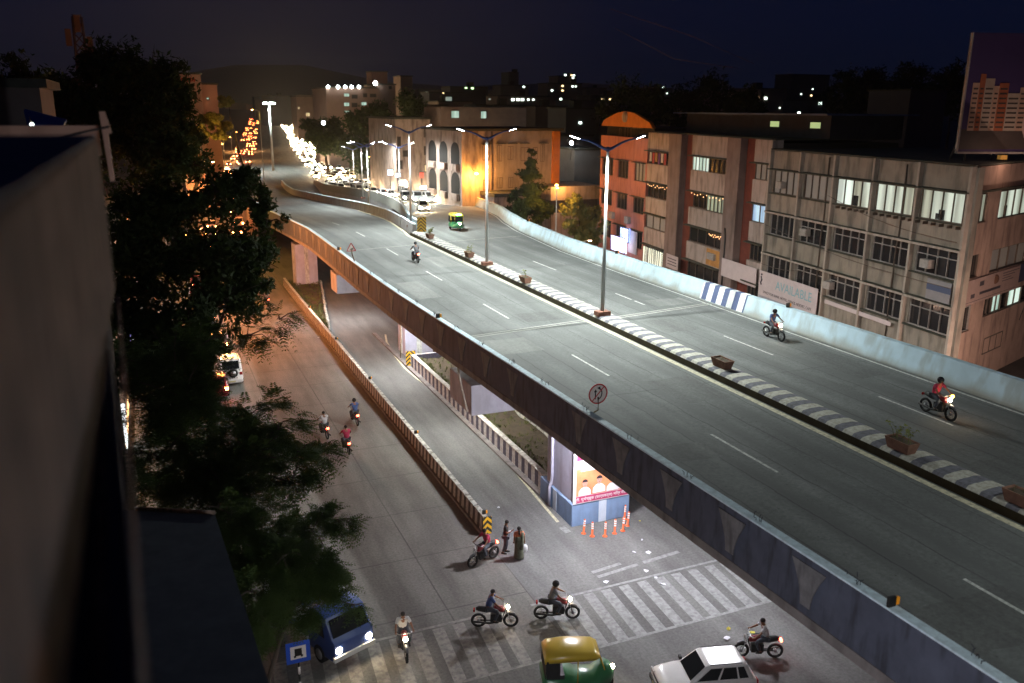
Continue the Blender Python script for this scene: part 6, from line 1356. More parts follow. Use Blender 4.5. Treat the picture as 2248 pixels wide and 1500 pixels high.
# ------------------------------------------------------------------ own rooftop at the left edge
m_plast = mat('weathered_plaster', (0.11, 0.075, 0.055), 0.97, 0.55, 3.2, 0.8, stain=(0.022, 0.016, 0.013), sscale=1.6, samt=0.95)
m_crm0 = mat('ledge_edge_beige', (0.34, 0.25, 0.19), 0.9, .2, 3)
m_tar = mat('roof_tar_blue', (0.085, 0.10, 0.13), 0.85, 0.2, 2)
t = thing('rooftop_parapet', 'weathered brown rooftop parapet with ledges right under the viewpoint', 'parapet', (-1.2, 4, 0))
xe = GY(215, 300, 7.8)
mb = MB(); mb.box(-3.5, xe.x, -2.0, 7.8, xe.z - 1.25, xe.z - .004); mb.build('wall', m_plast, t, bevel=.03)
mb = MB(); mb.box(-3.5, xe.x - .012, -2.0, 7.788, xe.z - .003, xe.z + .012); mb.build('coping', m_tar, t)
zl = xe.z - 1.27
def slab(name, px, z, th, m):
    P = [GZ(a, b, z) for a, b in px]; mb = MB(); mb.ext([(p.x, p.y, z) for p in P], (0, 0, -th)); return mb.build(name, m, t)
slab('ledge', [(60, 1600), (150, 800), (180, 560), (232, 560), (244, 800), (286, 1200), (312, 1600)], zl - .06, .12, m_tar)
slab('ledge_upstand', [(196, 1640), (203, 1200), (214, 800), (217, 596), (223, 590), (232, 800), (233, 1200), (243, 1640)], zl + .02, .16, m_plast)
slab('ledge_edge', [(318, 1640), (290, 1200), (266, 800), (256, 650), (261, 650), (273, 800), (298, 1200), (332, 1640)], zl + .0, .10, m_crm0)
mb = MB(); mb.box(-3.4, -.65, -2, 7.5, 0, xe.z - 1.3); mb.build('wall', m_plast, t)
P = [GZ(a, b, 11.0) for a, b in ((250, 1118), (300, 1121), (472, 1130), (600, 1530), (600, 1800), (250, 1800))]
t = thing('lower_terrace', 'flat dark terrace roof below the brown rooftop parapet', 'terrace', (0, 8, 0))
mb = MB(); mb.ext([tuple(p) for p in P], (0, 0, -.25)); mb.build('roof', m_tar, t)
mb = MB(); q0, q1 = P[0] + Vector((.1, 0, -.26)), P[2] + Vector((-.05, -.1, -.26)); mb.box(q0.x, q1.x, min(p.y for p in P) + .3, q1.y - .1, 0, 10.74); mb.build('wall', m_plast, t)
mb = MB(); a, b = P[1], P[2]; mb.tube([a + Vector((0, .0, .05)), b + Vector((0, 0, .05))], .05, 5); mb.build('kerb', m_plast, t)
# neighbour's cream terrace post and wall
m_crm = mat('cream_wall', (0.48, 0.33, 0.26), 0.9, .1, 1, stain=(.25, .16, .12), sscale=.5, samt=.5)
t = thing('neighbour_terrace', 'cream terrace wall with a tall corner post behind the brown parapet', 'building', (-2, 17, 0))
a = GY(217, 245, 16); b = GY(236, 290, 16); c = GY(250, 385, 16)
mb = MB(); mb.ext([(a.x, 16, a.z), (b.x - .01, 16, a.z), (b.x + .06, 16, 20 - .42), (c.x - .02, 16, 20 - .44), (c.x, 16, c.z - .1), (a.x + .05, 16, c.z - .1)], (0, .35, 0)); mb.build('post', m_crm, t)
p = GY(0, 278, 16.1); q = GY(215, 276, 16.1); r = GY(215, 302, 16.1)
mb = MB(); mb.box(p.x - 6, q.x, 16.1, 16.4, r.z - .3, q.z); mb.build('wall', m_crm, t)
mb = MB(); mb.box(p.x - 6, a.x - .9, 16.42, 30, 0, r.z - .3); mb.build('wall', m_plast, t)
mb = MB(); u = GY(130, 302, 15.5); v = GY(240, 278, 15.5); mb.tube([u, v], .02, 5); o = mb.build('iron_rod', m_trim, None); tag(o, 'thin dark iron rod leaning against the cream terrace wall', 'rod')
m_tarp = mat('tarpaulin_blue', (.04, .09, .34), .6, .2, 1.2)
P = [GY(52, 244, 24), GY(146, 268, 22), GY(140, 276, 21), GY(60, 276, 21)]
mb = MB(); mb.ext([tuple(p) for p in P], (0, .3, .05)); o = mb.build('tarpaulin', m_tarp); tag(o, 'blue tarpaulin roof sheet behind the cream terrace wall', 'tarpaulin')
c = GY(70, 274, 21); t = thing('wall_lamp', 'tiny white lamp on the terrace under the blue tarpaulin', 'lamp', tuple(c)); mb = MB(); mb.ball(c, .045, 8); mb.build('bulb', emat('bulb_white', (.9, 1, .9), 4), t); mb = MB(); mb.tube([c, GY(64, 256, 21)], .012, 5); mb.build('flex', m_crm, t)
plain_block('dim concrete tank house on the far left roof', -20, 86, 192, 40, 6, mat('tank_concrete', (.13, .10, .09), .9, .15, .6), [], zbase=14)
# lit shops behind the trees on the left pavement
m_wl = mat('left_shop_wall', (.3, .2, .15), .9, .15, .8)
LS = [(-9, -2.6, 44, 62, 9, 'shop building behind the dense tree, nearest'), (-10, -2.4, 64, 84, 11, 'shop building behind the dense tree, middle of the left row'), (-10, -2.0, 86, 112, 10, 'shop building behind the big trees, farthest of the left row')]
for i, (x0_, x1_, y0_, y1_, h, lab) in enumerate(LS):
    t = thing('shop_building', lab, 'building', ((x0_ + x1_) / 2, (y0_ + y1_) / 2, 0)); mb = MB(); mb.box(x0_, x1_, y0_, y1_, 0, h); mb.build('wall', m_wl, t)
    y = y0_ + .6
    while y < y1_ - 3:
        w = rnd.uniform(2.6, 4.2); mb = MB(); mb.box(x1_ - .1, x1_ + .03, y, y + w - .5, .3, 2.6); f = mb.build('shop_opening', m_trim, t)
        mb = MB(); mb.box(x1_ + .035, x1_ + .06, y + .15, y + w - .65, .45, 2.4); mb.build('lit_interior', rnd.choice([emat('shop_white', (.9, 1, .95), 5.0), emat('shop_warm', (1, .5, .16), 4.5), emat('shop_warm', (1, .5, .16), 4.5)]), f)
        mb = MB(); mb.box(x1_ + .02, x1_ + .25, y, y + w - .4, 2.8, 3.7); mb.build('shop_board', rnd.choice([emat('board_red', (1, .12, .06), 1.2), emat('board_white', (.9, .95, 1), 2.0), emat('board_blue', (.1, .15, 1), 1.2), m_crm]), t)
        y += w

# ------------------------------------------------------------------ trees
m_bark = mat('bark', (0.05, 0.036, 0.026), 0.95, 0.3, 4, 0.4)
def leaf_mat(name, a, b):
    m = bpy.data.materials.new(name); m.use_nodes = True; nt, bs = nodes_of(m); N = nt.nodes.new; L = nt.links.new
    g = N('ShaderNodeNewGeometry'); n = N('ShaderNodeTexNoise'); n.inputs['Scale'].default_value = 1.3; n.inputs['Detail'].default_value = 4; L(g.outputs['Position'], n.inputs['Vector'])
    wn = N('ShaderNodeTexWhiteNoise'); L(g.outputs['Position'], wn.inputs['Vector'])
    ad = N('ShaderNodeMath'); ad.operation = 'MULTIPLY_ADD'; ad.inputs[1].default_value = .0; L(wn.outputs[0], ad.inputs[0]); L(n.outputs[0], ad.inputs[2])
    cr = N('ShaderNodeValToRGB'); cr.color_ramp.elements[0].position = .35; cr.color_ramp.elements[0].color = a + (1,); cr.color_ramp.elements[1].position = .65; cr.color_ramp.elements[1].color = b + (1,); L(ad.outputs[0], cr.inputs[0])
    L(cr.outputs[0], bs.inputs['Base Color']); bs.inputs['Roughness'].default_value = .7; bs.inputs['Specular IOR Level'].default_value = .12
    tr = N('ShaderNodeBsdfTranslucent'); L(cr.outputs[0], tr.inputs[0]); mx = N('ShaderNodeMixShader'); mx.inputs[0].default_value = .3
    L(bs.outputs[0], mx.inputs[1]); L(tr.outputs[0], mx.inputs[2]); L(mx.outputs[0], nt.nodes['Material Output'].inputs[0]); MATS[name] = m; return m
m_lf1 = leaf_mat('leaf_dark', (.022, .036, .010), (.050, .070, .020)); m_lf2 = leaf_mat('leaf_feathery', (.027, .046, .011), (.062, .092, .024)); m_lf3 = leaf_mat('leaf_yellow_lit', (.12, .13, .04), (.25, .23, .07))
def tree(name, label, base, clumps, leaf, nleaf, ls, frond=False, tr=.22, group=None, cat='tree', fork=None):
    """clumps: (centre, radius) of leaf masses; limbs run from the trunk fork to every clump"""
    t = thing(name, label, cat, base, 0, group); B = Vector(base); cs = [(Vector(c), r) for c, r in clumps]
    cen = sum((c for c, r in cs), Vector()) / len(cs); zlow = min(c.z - r * .4 for c, r in cs)
    fk = Vector(fork) if fork else B.lerp(Vector((cen.x, cen.y, zlow)), .75)
    fk.z = max(fk.z, B.z + (cen.z - B.z) * .35)
    mb = MB(); mb.tube([B + Vector((0, 0, -.2)), B.lerp(fk, .3) + Vector((.08, .05, 0)), B.lerp(fk, .7) + Vector((-.06, .04, 0)), fk], [tr * 1.25, tr, tr * .85, tr * .7], 9)
    linked = [(fk, 0)]
    for c, r in sorted(cs, key=lambda q: (q[0] - fk).length):        # every limb grows on from the nearest mass already reached
        src, lv = min(linked, key=lambda q: (q[0] - c).length + .25 * (q[0] - fk).length)
        m1 = src.lerp(c, .5) + Vector((rnd.uniform(-.3, .3), rnd.uniform(-.3, .3), rnd.uniform(.0, .35))) * min(1, r)
        k0 = .62 ** lv; mb.tube([src, m1, c], [tr * .5 * k0, tr * .36 * k0, tr * .24 * k0], 6); linked.append((c, lv + 1))
        for k in range(4):
            a = Vector((rnd.gauss(0, 1), rnd.gauss(0, 1), rnd.gauss(0, .7))).normalized() * r * .85; mb.tube([c.lerp(m1, .25), c + a * .5 + Vector((0, 0, .1)), c + a], [tr * .12, tr * .08, .012], 4)
    mb.build('trunk', m_bark, t, fixn=False)
    tot = sum(r * r for c, r in cs); V = []; F = []
    for c, r in cs:
        n = int(nleaf * r * r / tot); subs = [(c + Vector((rnd.gauss(0, 1), rnd.gauss(0, 1), rnd.gauss(0, .75))).normalized() * r * rnd.uniform(.3, .78), r * rnd.uniform(.2, .4)) for _ in range(max(7, int(9 * r)))]
        k = 0
        while k < n:
            s, sr = rnd.choice(subs)
            d = Vector((rnd.gauss(0, 1), rnd.gauss(0, 1), rnd.gauss(0, .8))); d = d.normalized() * sr * rnd.random() ** .45
            p = s + d
            out = (p - c); out.z *= .5; out = out.normalized() if out.length > 1e-6 else Vector((1, 0, 0))
            if frond:                             # feathery compound leaf: pairs of narrow leaflets along a drooping rib
                ax = (out + Vector((rnd.gauss(0, .5), rnd.gauss(0, .5), rnd.uniform(-.5, .25)))).normalized(); sd = ax.cross(Vector((0, 0, 1))); sd = sd.normalized() if sd.length > .1 else Vector((1, 0, 0)); L_ = ls * rnd.uniform(2.2, 3.6); m_ = 6
                for q in range(m_):
                    u = (q + .6) / m_; o = p + ax * (L_ * u) + Vector((0, 0, -.35 * L_ * u * u)); ln = ls * (1.25 - .8 * u); w = ls * .22
                    for sg in (-1, 1):
                        e_ = o + sd * sg * ln + ax * ln * .35 + Vector((0, 0, -.12 * ln)); b0 = len(V); V += [tuple(o - ax * w * .5), tuple(o + sd * sg * ln * .5 + ax * (w * .9 - .1 * 0) ), tuple(e_), tuple(o + sd * sg * ln * .5 - ax * w * .6 + ax * ln * .1)]; F.append((b0, b0 + 1, b0 + 2, b0 + 3)); k += 1
            else:
                a = Vector((rnd.gauss(0, 1), rnd.gauss(0, 1), rnd.gauss(0, 1))).normalized(); b = a.cross(out + Vector((.01, .02, .3))); b = b.normalized() if b.length > 1e-3 else Vector((0, 0, 1)); s_ = ls * rnd.uniform(.6, 1.25)
                b0 = len(V); V += [tuple(p - a * s_), tuple(p + b * s_ * .42), tuple(p + a * s_), tuple(p - b * s_ * .42)]; F.append((b0, b0 + 1, b0 + 2, b0 + 3)); k += 1
    mb = MB(); mb.v = V; mb.f = F; mb.m = [0] * len(F); mb.sm = [False] * len(F); mb.build('crown', leaf, t, fixn=False)
    return t
def cl(lst): return [(GY(px, py, y), r) for px, py, y, r in lst]
# dense broad-leaved tree in the middle left
tree('street_tree', 'big dark dense leaved tree with red and white lights glinting through it', (1.6, 41, 0), cl([(300, 470, 40, 2.2), (390, 440, 40, 2.0), (485, 420, 40, 1.8), (548, 375, 40, .75), (530, 420, 40, 1.0), (566, 440, 41, 1.1), (590, 480, 41, 1.0), (545, 560, 40, 1.9), (450, 560, 39, 2.6), (340, 570, 39, 2.6), (270, 560, 38, 2.0), (290, 680, 38, 2.3), (400, 690, 38, 2.4), (500, 660, 39, 2.0), (560, 620, 40, 1.2), (270, 770, 37, 1.9), (370, 800, 37, 2.1), (460, 760, 38, 1.5)]), m_lf1, 31000, .16, tr=.32)
# feathery trees nearer the camera
tree('feathery_tree', 'feathery leaved tree with long drooping sprays reaching out over the street', (1.4, 30, 0), cl([(620, 700, 30, .55), (560, 735, 30, .65), (440, 760, 30, 1.0), (400, 880, 29, 1.8), (450, 880, 29, 1.1), (550, 905, 29, .5), (610, 940, 28.5, 1.1), (700, 1000, 28.5, .75), (650, 1000, 28, 1.0), (560, 1010, 28, 1.5), (450, 1020, 28, 1.7), (360, 1000, 28, 1.5), (600, 900, 29, .6), (320, 900, 29, 1.3), (540, 1060, 28, 1.2), (640, 1060, 27.5, .6), (380, 800, 30, 1.7), (300, 800, 30, 1.5), (430, 960, 29, 1.6), (520, 960, 28.5, 1.2), (340, 1080, 28, 1.3), (440, 1090, 27.5, 1.2), (500, 1100, 27, 1.0), (590, 960, 28.5, .8)]), m_lf2, 95000, .19, frond=True, tr=.2)
tree('feathery_tree', 'lowest feathery tree, growing over the bus stop sign', (-.6, 20.5, 0), cl([(740, 1145, 23, .65), (690, 1170, 23, .7), (640, 1190, 23, .9), (560, 1160, 23, 1.1), (500, 1130, 23.5, 1.0), (600, 1260, 22, 1.1), (700, 1260, 22, .7), (680, 1300, 22, .8), (560, 1300, 21, .9), (640, 1340, 21.5, .7), (780, 1330, 22, .3), (570, 1370, 20.5, .4), (740, 1290, 22, .5), (520, 1200, 22.5, 1.0), (620, 1220, 22, .8), (590, 1340, 21, .8), (680, 1240, 22, .7), (540, 1240, 22, .9)]), m_lf2, 64000, .15, frond=True, tr=.16)
# taller trees behind
tree('tall_tree', 'tall dark tree mass behind the dense tree, rising above the horizon', (-1.0, 74, 0), cl([(170, 230, 72, 3.2), (240, 180, 74, 3.4), (330, 175, 76, 3.4), (375, 215, 76, 2.6), (300, 260, 72, 3.6), (380, 290, 74, 2.8), (415, 320, 72, 2.0), (210, 300, 70, 3.4), (330, 340, 68, 3.4), (410, 360, 66, 2.2), (160, 300, 74, 3.0)]), m_lf1, 30000, .26, tr=.5)
tree('tall_tree', 'second dark tree farther left on the skyline', (-14, 90, 0), cl([(40, 190, 92, 3.5), (100, 210, 92, 3.5), (10, 240, 92, 3.2), (140, 240, 90, 3.0)]), m_lf1, 9000, .3, tr=.4)
tree('ramp_tree', 'dark bushy tree below the pale floodlit block beside the jam', (GY(720, 330, 262).x, 262, 0), cl([(725, 285, 262, 5), (695, 300, 262, 4.5), (745, 310, 260, 5), (710, 320, 262, 4), (680, 275, 264, 3.5)]), m_lf1, 8000, .6, tr=.5)
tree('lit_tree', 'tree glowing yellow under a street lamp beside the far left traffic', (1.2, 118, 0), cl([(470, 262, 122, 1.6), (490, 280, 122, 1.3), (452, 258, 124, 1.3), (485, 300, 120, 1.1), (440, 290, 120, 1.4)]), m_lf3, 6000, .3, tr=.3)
street_lamp((1.5, 113), 13.5, 'orange street lamp lighting the glowing yellow tree', 5500, (1, .52, .08), m_sod, 6.0, 0, globe=True)
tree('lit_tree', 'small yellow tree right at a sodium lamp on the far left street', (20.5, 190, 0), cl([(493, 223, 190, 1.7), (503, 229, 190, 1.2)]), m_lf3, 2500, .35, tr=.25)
street_lamp((22.6, 187), 19.5, 'tall sodium lamp by the small yellow tree far up the left street', 2600, (1, .6, .1), m_sod, -1.6, 0)
# yellow lit tree behind the far parapet
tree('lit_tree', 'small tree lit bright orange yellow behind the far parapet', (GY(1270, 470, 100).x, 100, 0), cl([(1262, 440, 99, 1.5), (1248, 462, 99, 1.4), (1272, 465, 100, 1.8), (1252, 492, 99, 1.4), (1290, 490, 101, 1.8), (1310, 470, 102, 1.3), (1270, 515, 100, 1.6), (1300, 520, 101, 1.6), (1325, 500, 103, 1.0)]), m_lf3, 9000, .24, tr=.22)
x = GY(1222, 415, 94).x
street_lamp((GY(1222, 425, 97.6).x, 97.6), GY(1224, 415, 97.6).z, 'sodium lamp beside the orange yellow tree behind the parapet', 2300, (1, .46, .06), m_sod, .8, R(60), size=.2, globe=True)
# dark conifer, dark tree beside ramp
tree('conifer_tree', 'dark pointed conifer in front of the orange washed building', (GY(1165, 480, 104).x, 104, 0), cl([(1168, 335, 104, .7), (1166, 355, 104, 1.2), (1163, 385, 104, 1.8), (1165, 420, 104, 2.3), (1160, 460, 103, 2.6), (1195, 460, 105, 1.8), (1125, 430, 106, 1.1), (1120, 465, 105, 1.4)]), m_lf1, 9000, .25, tr=.25)
tree('ramp_tree', 'dark bushy tree behind the row of unlit lamp posts', (GY(815, 350, 235).x, 235, 0), cl([(790, 270, 235, 5), (830, 250, 238, 5), (775, 320, 232, 5), (830, 320, 235, 6), (860, 340, 232, 4), (800, 350, 232, 5), (900, 230, 240, 5), (905, 260, 240, 4)]), m_lf1, 12000, .6, tr=.6)
# skyline trees on the right
SK = [(1860, 185, 210, 6), (1915, 172, 220, 6), (2000, 168, 200, 6.5), (2060, 190, 190, 5), (2100, 172, 185, 6), (1560, 190, 230, 7), (1500, 215, 240, 6), (1375, 205, 240, 7), (1430, 215, 230, 6), (1640, 215, 210, 5)]
LBL = ['dark round tree on the right skyline, left end of the ridge group', 'dark tree on the right skyline, second of the ridge group', 'tall dark tree on the right skyline above the roof sheds', 'low dark tree on the skyline between two taller ones', 'dark tree on the skyline touching the billboard', 'dark tree top above the blue sheet roof', 'dark tree between the roof shed and city lights', 'dark tree above the pink gable', 'dark tree just right of the pink gable', 'small dark tree above the middle block roof']
for (px, py, y, r), lab in zip(SK, LBL):
    c = GY(px, py, y); tree('skyline_tree', lab, (c.x, c.y, 0), [(c, r), (c + Vector((r * .8, 0, -r * .6)), r * .8), (c + Vector((-r * .8, 1, -r * .7)), r * .8), (c + Vector((0, 0, -r * 1.3)), r)], m_lf1, 2600, .7, tr=.5, group='dark trees along the right skyline')

# ------------------------------------------------------------------ billboard, top right
a = GY(2140, 72, 46); c = GY(2102, 334, 46); zt, zb = a.z, c.z
T3 = Vector((math.sin(R(108)), math.cos(R(108)), 0)); N3 = Vector((math.cos(R(108)), -math.sin(R(108)), 0))
def FB(s, o, z): return Vector((c.x, c.y, 0)) + T3 * s + N3 * o + Vector((0, 0, z))
t = thing('billboard', 'large unlit hoarding of apartment towers above the beige grey block', 'billboard', (c.x, c.y, 16.5))
m_bsky = mat('hoarding_sky', (.05, .03, .10), .6, .1, .4); m_bt = [mat('hoarding_tower_%d' % i, cc, .6, .15, 2) for i, cc in enumerate(((.40, .25, .18), (.30, .09, .04), (.36, .28, .22)))]; m_bg = mat('hoarding_ground', (.06, .045, .04), .6, .2, 1); m_bw = mat('hoarding_white', (.48, .33, .30), .6, .05, 1)
mb = MB(); rbox(mb, 0, 11, -.2, 0, zb, zt, F=FB); pn = mb.build('panel', m_bsky, t)
mb = MB(); rbox(mb, .02, 10.9, .004, .02, zb + .2, zb + 1.6, F=FB); mb.build('picture_ground', m_bg, t)
mb = MB(); rbox(mb, -.05, 11, -.05, .12, zb - .12, zb + .02, F=FB); rbox(mb, -.10, .0, -.2, .06, zb - .1, zt, F=FB); mb.build('frame', m_framew, t)
for i, (s, w, h) in enumerate(((.45, .5, 3.3), (.95, .4, 3.9), (1.35, .7, 3.6), (2.05, .4, 3.1), (2.45, .7, 3.3), (3.15, .9, 2.6), (4.05, .6, 3.0))):
    mb = MB(); rbox(mb, s, s + w, .006, .03 + .004 * i, zb + 1.5, zb + 1.5 + h, F=FB)
    mb.build('picture_tower', m_bt[i % 3], t)
    mb = MB()
    for k in range(9): rbox(mb, s + .08, s + w - .08, .032 + .004 * i, .036 + .004 * i, zb + 1.7 + k * .33, zb + 1.82 + k * .33, F=FB) if zb + 1.9 + k * .33 < zb + 1.4 + h else None
    mb.build('picture_windows', m_bg, t)
mb = MB(); mb.ext([FB(6.3 + 1.75 * math.cos(2 * math.pi * k / 24), .07, zb + 2.1 + 2.0 * math.sin(2 * math.pi * k / 24)) for k in range(24)], tuple(N3 * .02)); mb.build('white_disc', m_bw, t)
mb = MB()
for k in range(4): rbox(mb, 5.2 + .25 * (k == 2), 7.4, .091, .095, zb + 2.3 - k * .42, zb + 2.43 - k * .42, F=FB)
mb.build('lettering', m_ink, t)
mb = MB()
for s in (.8, 4, 7.5): mb.tube([FB(s, -.35, 16.5), FB(s, -.3, zt - .3)], .09, 6); mb.tube([FB(s, -2.2, 16.5), FB(s, -.3, zb + 3)], .07, 6)
mb.build('stand', m_trim, t)
mb = MB(); mb.box(-.25, .25, -.2, .2, 0, .3); mb.v = [tuple(FB(3.2 + v[0], .4 + v[1], zb - .5 + v[2])) for v in mb.v]; o = mb.build('sign_lamp', mat('sign_lamp_ochre', (.4, .2, .04), .6, 0, emit=.15, ecol=(1, .5, .1)), t)
lamp('POINT', FB(3.0, 2.6, zb - .3), 90, (1, .62, .45), .2, parent=t)  # weak fill light added to bring out the unlit hoarding

# ------------------------------------------------------------------ phone mast, far city
p0 = GY(188, 200, 150); t = thing('phone_mast', 'faint lattice phone mast on the left skyline', 'mast', (p0.x, 150, 0)); ztop = GY(186, 38, 150).z
mb = MB()
for sx, sy in ((-1, -1), (1, -1), (1, 1), (-1, 1)): mb.tube([(p0.x + sx * 1.3, 150 + sy * 1.3, 0), (p0.x + sx * .6, 150 + sy * .6, ztop)], .16, 4)
for k in range(16):
    z = 12 + k * (ztop - 12) / 16; w = 1.3 - .7 * z / ztop; mb.tube([(p0.x - w, 150 - w, z), (p0.x + w, 150 - w, z + 1.6)], .09, 4); mb.tube([(p0.x + w, 150 - w, z), (p0.x - w, 150 - w, z + 1.6)], .09, 4)
m_mast = mat('mast_red_brown', (.08, .035, .03), .8, .1, 1); mb.build('lattice', m_mast, t)
mb = MB()
for (dx, z) in ((-1.4, ztop - 3), (1.4, ztop - 4), (0, ztop - 1), (1.5, ztop - 12), (-1.3, ztop - 10)): mb.box(p0.x + dx - .4, p0.x + dx + .4, 148.9, 149.3, z - 1.2, z + 1.2)
mb.build('antenna_panel', m_mast, t)
m_cw = [mat('city_wall_%d' % i, c, .9, .1, .1) for i, c in enumerate(((.16, .13, .11), (.10, .10, .10), (.22, .16, .13), (.07, .07, .08)))]
m_cl = [emat('city_white', (.80, 1.0, .88), 5.0), emat('city_warm', (1, .72, .35), 4.0), emat('city_green', (.6, 1, .45), 3.0), emat('city_dim', (.5, .6, .5), .5)]
GC = 'dim houses of the unlit district'
def far_house(px, py, w, y, lab, wins, dep=14, floors=None):
    c = GY(px, py, y); sc = y / FPX; ww = w * sc; zb = terrain(c.x, y)
    if c.z < zb + 3: c.z = zb + 3
    t = thing('far_house', lab, 'house', (c.x, y + dep / 2, zb), 0, GC)
    mb = MB(); mb.box(c.x - ww / 2, c.x + ww / 2, y, y + dep, zb - .5, c.z); mb.build('wall', rnd.choice(m_cw), t)
    mb = MB(); mb.box(c.x - ww / 2 - .3, c.x + ww / 2 + .3, y - .3, y + dep + .3, c.z, c.z + .4)
    if rnd.random() < .6: q = rnd.uniform(-.3, .3) * ww; mb.box(c.x + q - 1.5, c.x + q + 1.5, y + 2, y + 5, c.z + .4, c.z + 2.6)
    mb.build('roof', m_ledge, t)
    for (u, v, s, k) in wins:
        p = GY(u, v, y - .15); h = s * sc; mb = MB(); mb.box(p.x - h * 1.2, p.x + h * 1.2, y - .22, y - .1, p.z - h * .8, p.z + h * .8); mb.build('lit_window', m_cl[k], t)
HS = [(1030, 192, 90, 430, [(1023, 193, 2.2, 2), (1037, 194, 2.4, 2)]), (980, 204, 80, 400, [(973, 204, 1.5, 1)]), (1130, 188, 70, 520, []), (1128, 160, 24, 560, []), (1150, 212, 130, 360, [(1126, 219, 3, 0), (1137, 219, 3, 0), (1147, 219, 3, 0), (1160, 219, 2, 0), (1171, 219, 2, 0)]), (1245, 168, 50, 560, [(1241, 165, 2, 0), (1255, 166, 2, 1), (1260, 166, 2, 0), (1258, 171, 2, 0)]), (1240, 184, 90, 500, [(1235, 189, 2, 1), (1257, 190, 2, 0), (1264, 190, 1.5, 0), (1235, 199, 2, 1), (1212, 199, 2, 0), (1150, 191, 2, 0)]), (1330, 212, 80, 360, [(1323, 219, 2.6, 1), (1340, 219, 3, 1)]), (1290, 222, 90, 330, [(1231, 218, 2.4, 0)]), (1450, 195, 70, 420, [(1456, 192, 1.6, 0), (1464, 205, 1.6, 0), (1428, 216, 1.5, 2)]), (1590, 200, 80, 360, [(1592, 213, 2.6, 0), (1604, 207, 2, 1)]), (1690, 196, 110, 300, [(1681, 216, 3.5, 0), (1658, 216, 1.8, 1), (1666, 215, 1.6, 1), (1728, 238, 2.2, 0), (1712, 237, 1.6, 0)]), (1780, 165, 130, 420, [(1784, 196, 1.6, 0), (1759, 207, 1.6, 0), (1781, 210, 2.2, 1)]), (1830, 222, 170, 260, [(1852, 235, 3.0, 1), (1870, 236, 3.6, 1), (1908, 235, 3.6, 1), (1801, 227, 4.0, 0)]), (1960, 180, 120, 230, [(1959, 202, 4.0, 0)]), (2040, 200, 140, 170, []), (1755, 250, 100, 230, [(1754, 249, 4.2, 0)]), (1100, 232, 120, 320, [(1075, 218, 2, 3)]), (900, 222, 60, 380, [(890, 226, 2, 1)]), (950, 232, 70, 330, []), (1000, 224, 80, 350, [(985, 218, 6, 3)]), (1400, 225, 120, 300, []), (1520, 225, 120, 280, []), (1280, 240, 90, 260, [(1274, 270, 3, 0)]), (1210, 235, 80, 300, []), (1620, 230, 100, 260, [(1600, 240, 1.5, 1)])]
for k, (px, py, w, y, wins) in enumerate(HS): far_house(px, py, w, y, 'dark house in the unlit district on the right, some with lit windows', wins)
for k in range(100):
    px = rnd.uniform(560, 2080); y = rnd.uniform(450, 1100); py = rnd.uniform(205, 238) - (12 if rnd.random() < .15 else 0); far_house(px, py, rnd.uniform(25, 70), y, 'dark house in the unlit district on the right, some with lit windows', [(px + rnd.uniform(-15, 15), py + rnd.uniform(3, 9), rnd.uniform(.6, 1.1), rnd.choice((0, 0, 1, 2, 3))) for _ in range(rnd.choice((0, 0, 1, 2)))])
# roofs and clutter between the conifer and the pink house
plain_block('unlit house with dark terrace between the conifer and the pink house', 1170, 1300, 300, 165, 18, mat('dark_house', (.12, .10, .10), .9, .15, .6), [(1185, 1192, 308, 330, m_litw), (1268, 1276, 402, 410, m_lit), (1248, 1256, 392, 408, m_lit), (1258, 1272, 390, 408, m_lit)])
plain_block('dim grey house with a terrace lamp between the dish and the gable', 1262, 1325, 330, 140, 12, mat('dim_house', (.2, .19, .19), .9, .12, .6), [])
for px, py, y, s, lab in ((1255, 314, 138, .35, 'white terrace floodlight beside the second blue arm lamp'), (1182, 291, 160, .22, 'tiny white roof lamp above the dark terrace house'), (710, 270, 240, .5, 'white street lamp above the bright jam'), (1754, 249, 200, .3, 'brightest white lamp among the roofs right of centre')):
    c = GY(px, py, y); t = thing('roof_lamp', lab, 'lamp', tuple(c)); mb = MB(); mb.ball(c, s, 8); mb.build('bulb', emat('bulb_bright', (.9, 1, 1), 30), t); mb = MB(); mb.tube([c, c + Vector((0, .3, -3))], .05, 5); mb.build('stem', m_trim, t)
lamp('POINT', GY(1255, 314, 136.5), 260, (.9, 1, 1), .3)
# satellite dish
c = GY(1240, 345, 160); t = thing('satellite_dish', 'big pale satellite dish on the dark terrace roof', 'dish', tuple(c)); mb = MB(); mb.lathe([(.02, 0), (.8, .12), (1.4, .42), (1.42, .44), (.8, .16), (.02, .04)], (0, 0, 0), 18); X = Matrix.Translation(c) @ Matrix.Rotation(R(70), 4, 'X'); mb.v = [tuple(X @ Vector(v)) for v in mb.v]; mb.build('reflector_bowl', m_framew, t); mb = MB(); mb.tube([c, c + Vector((0, .4, -2.2))], .07, 6); mb.build('stand', m_trim, t)
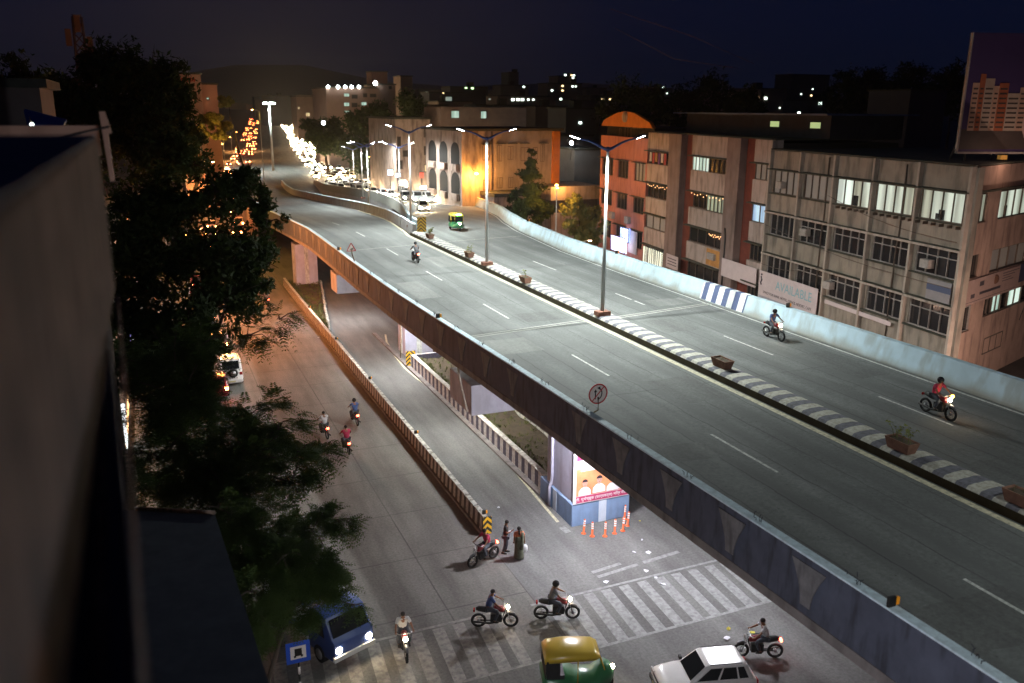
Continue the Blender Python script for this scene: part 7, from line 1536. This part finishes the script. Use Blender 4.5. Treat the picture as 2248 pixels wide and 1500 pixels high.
# overhead wires
for pts, lab in ((((1340, 20, 60), (1520, 80, 62), (1655, 140, 66)), 'thin overhead wire crossing the sky, upper one'), (((1350, 62, 60), (1480, 130, 62), (1620, 150, 66)), 'thin overhead wire crossing the sky, lower one')):
    P = [GY(*p) for p in pts]; Q = []
    for a, b in zip(P, P[1:]):
        for k in range(6): Q.append(a.lerp(b, k / 6))
    mb = MB(); mb.tube(Q + [P[-1]], .018, 4); o = mb.build('overhead_wire', mat('wire', (.12, .05, .03), .8, 0)); tag(o, lab, 'wire', 'overhead wires')
# bits of litter on the junction
m_lit1 = mat('paper_litter', (.62, .62, .66), .8, .1, 5); m_lit2 = mat('leaf_litter', (.45, .38, .06), .8, .2, 5)
for k, (px, py, w) in enumerate(((1410, 1187, 0), (1392, 1213, 0), (1424, 1215, 0), (1404, 1145, 1), (1418, 1254, 0), (1440, 1270, 0), (1457, 1284, 0), (1120, 1168, 0), (1032, 748 + 360, 0), (1095, 1115, 0), (1600, 1382, 1), (1595, 1402, 0), (1650, 1390, 1), (700, 742, 0), (740, 745, 1), (1330, 1278, 0))):
    p = GZ(px, py, .02); mb = MB(); s = rnd.uniform(.06, .15); P = [(p.x + s * math.cos(a + rnd.uniform(-.3, .3)) * rnd.uniform(.6, 1.3), p.y + s * math.sin(a) * rnd.uniform(.6, 1.3), .03 + rnd.uniform(0, .05)) for a in (0, 1.1, 2.2, 3.2, 4.3, 5.3)]
    mb.add(P + [(p.x, p.y, .09)], [(i, (i + 1) % 6, 6) for i in range(6)]); o = mb.build('litter', m_lit2 if w else m_lit1); tag(o, 'yellow scrap of litter lying on the road surface' if w else 'small white scrap of paper lying on the road surface', 'litter', 'yellow litter on the road' if w else 'white litter on the road')
# ------------------------------------------------------------------ night haze round the whole place
m = bpy.data.materials.new('haze'); m.use_nodes = True; nt = m.node_tree; nt.nodes.clear()
o_ = nt.nodes.new('ShaderNodeOutputMaterial'); v_ = nt.nodes.new('ShaderNodeVolumePrincipled')
v_.inputs['Color'].default_value = (.86, .84, .82, 1); v_.inputs['Density'].default_value = HAZE; v_.inputs['Anisotropy'].default_value = 0.35
nt.links.new(v_.outputs[0], o_.inputs['Volume'])
mb = MB(); mb.box(-1700, 3100, -140, 4500, -3, 260); o = mb.build('haze', m); o['kind'] = 'stuff'
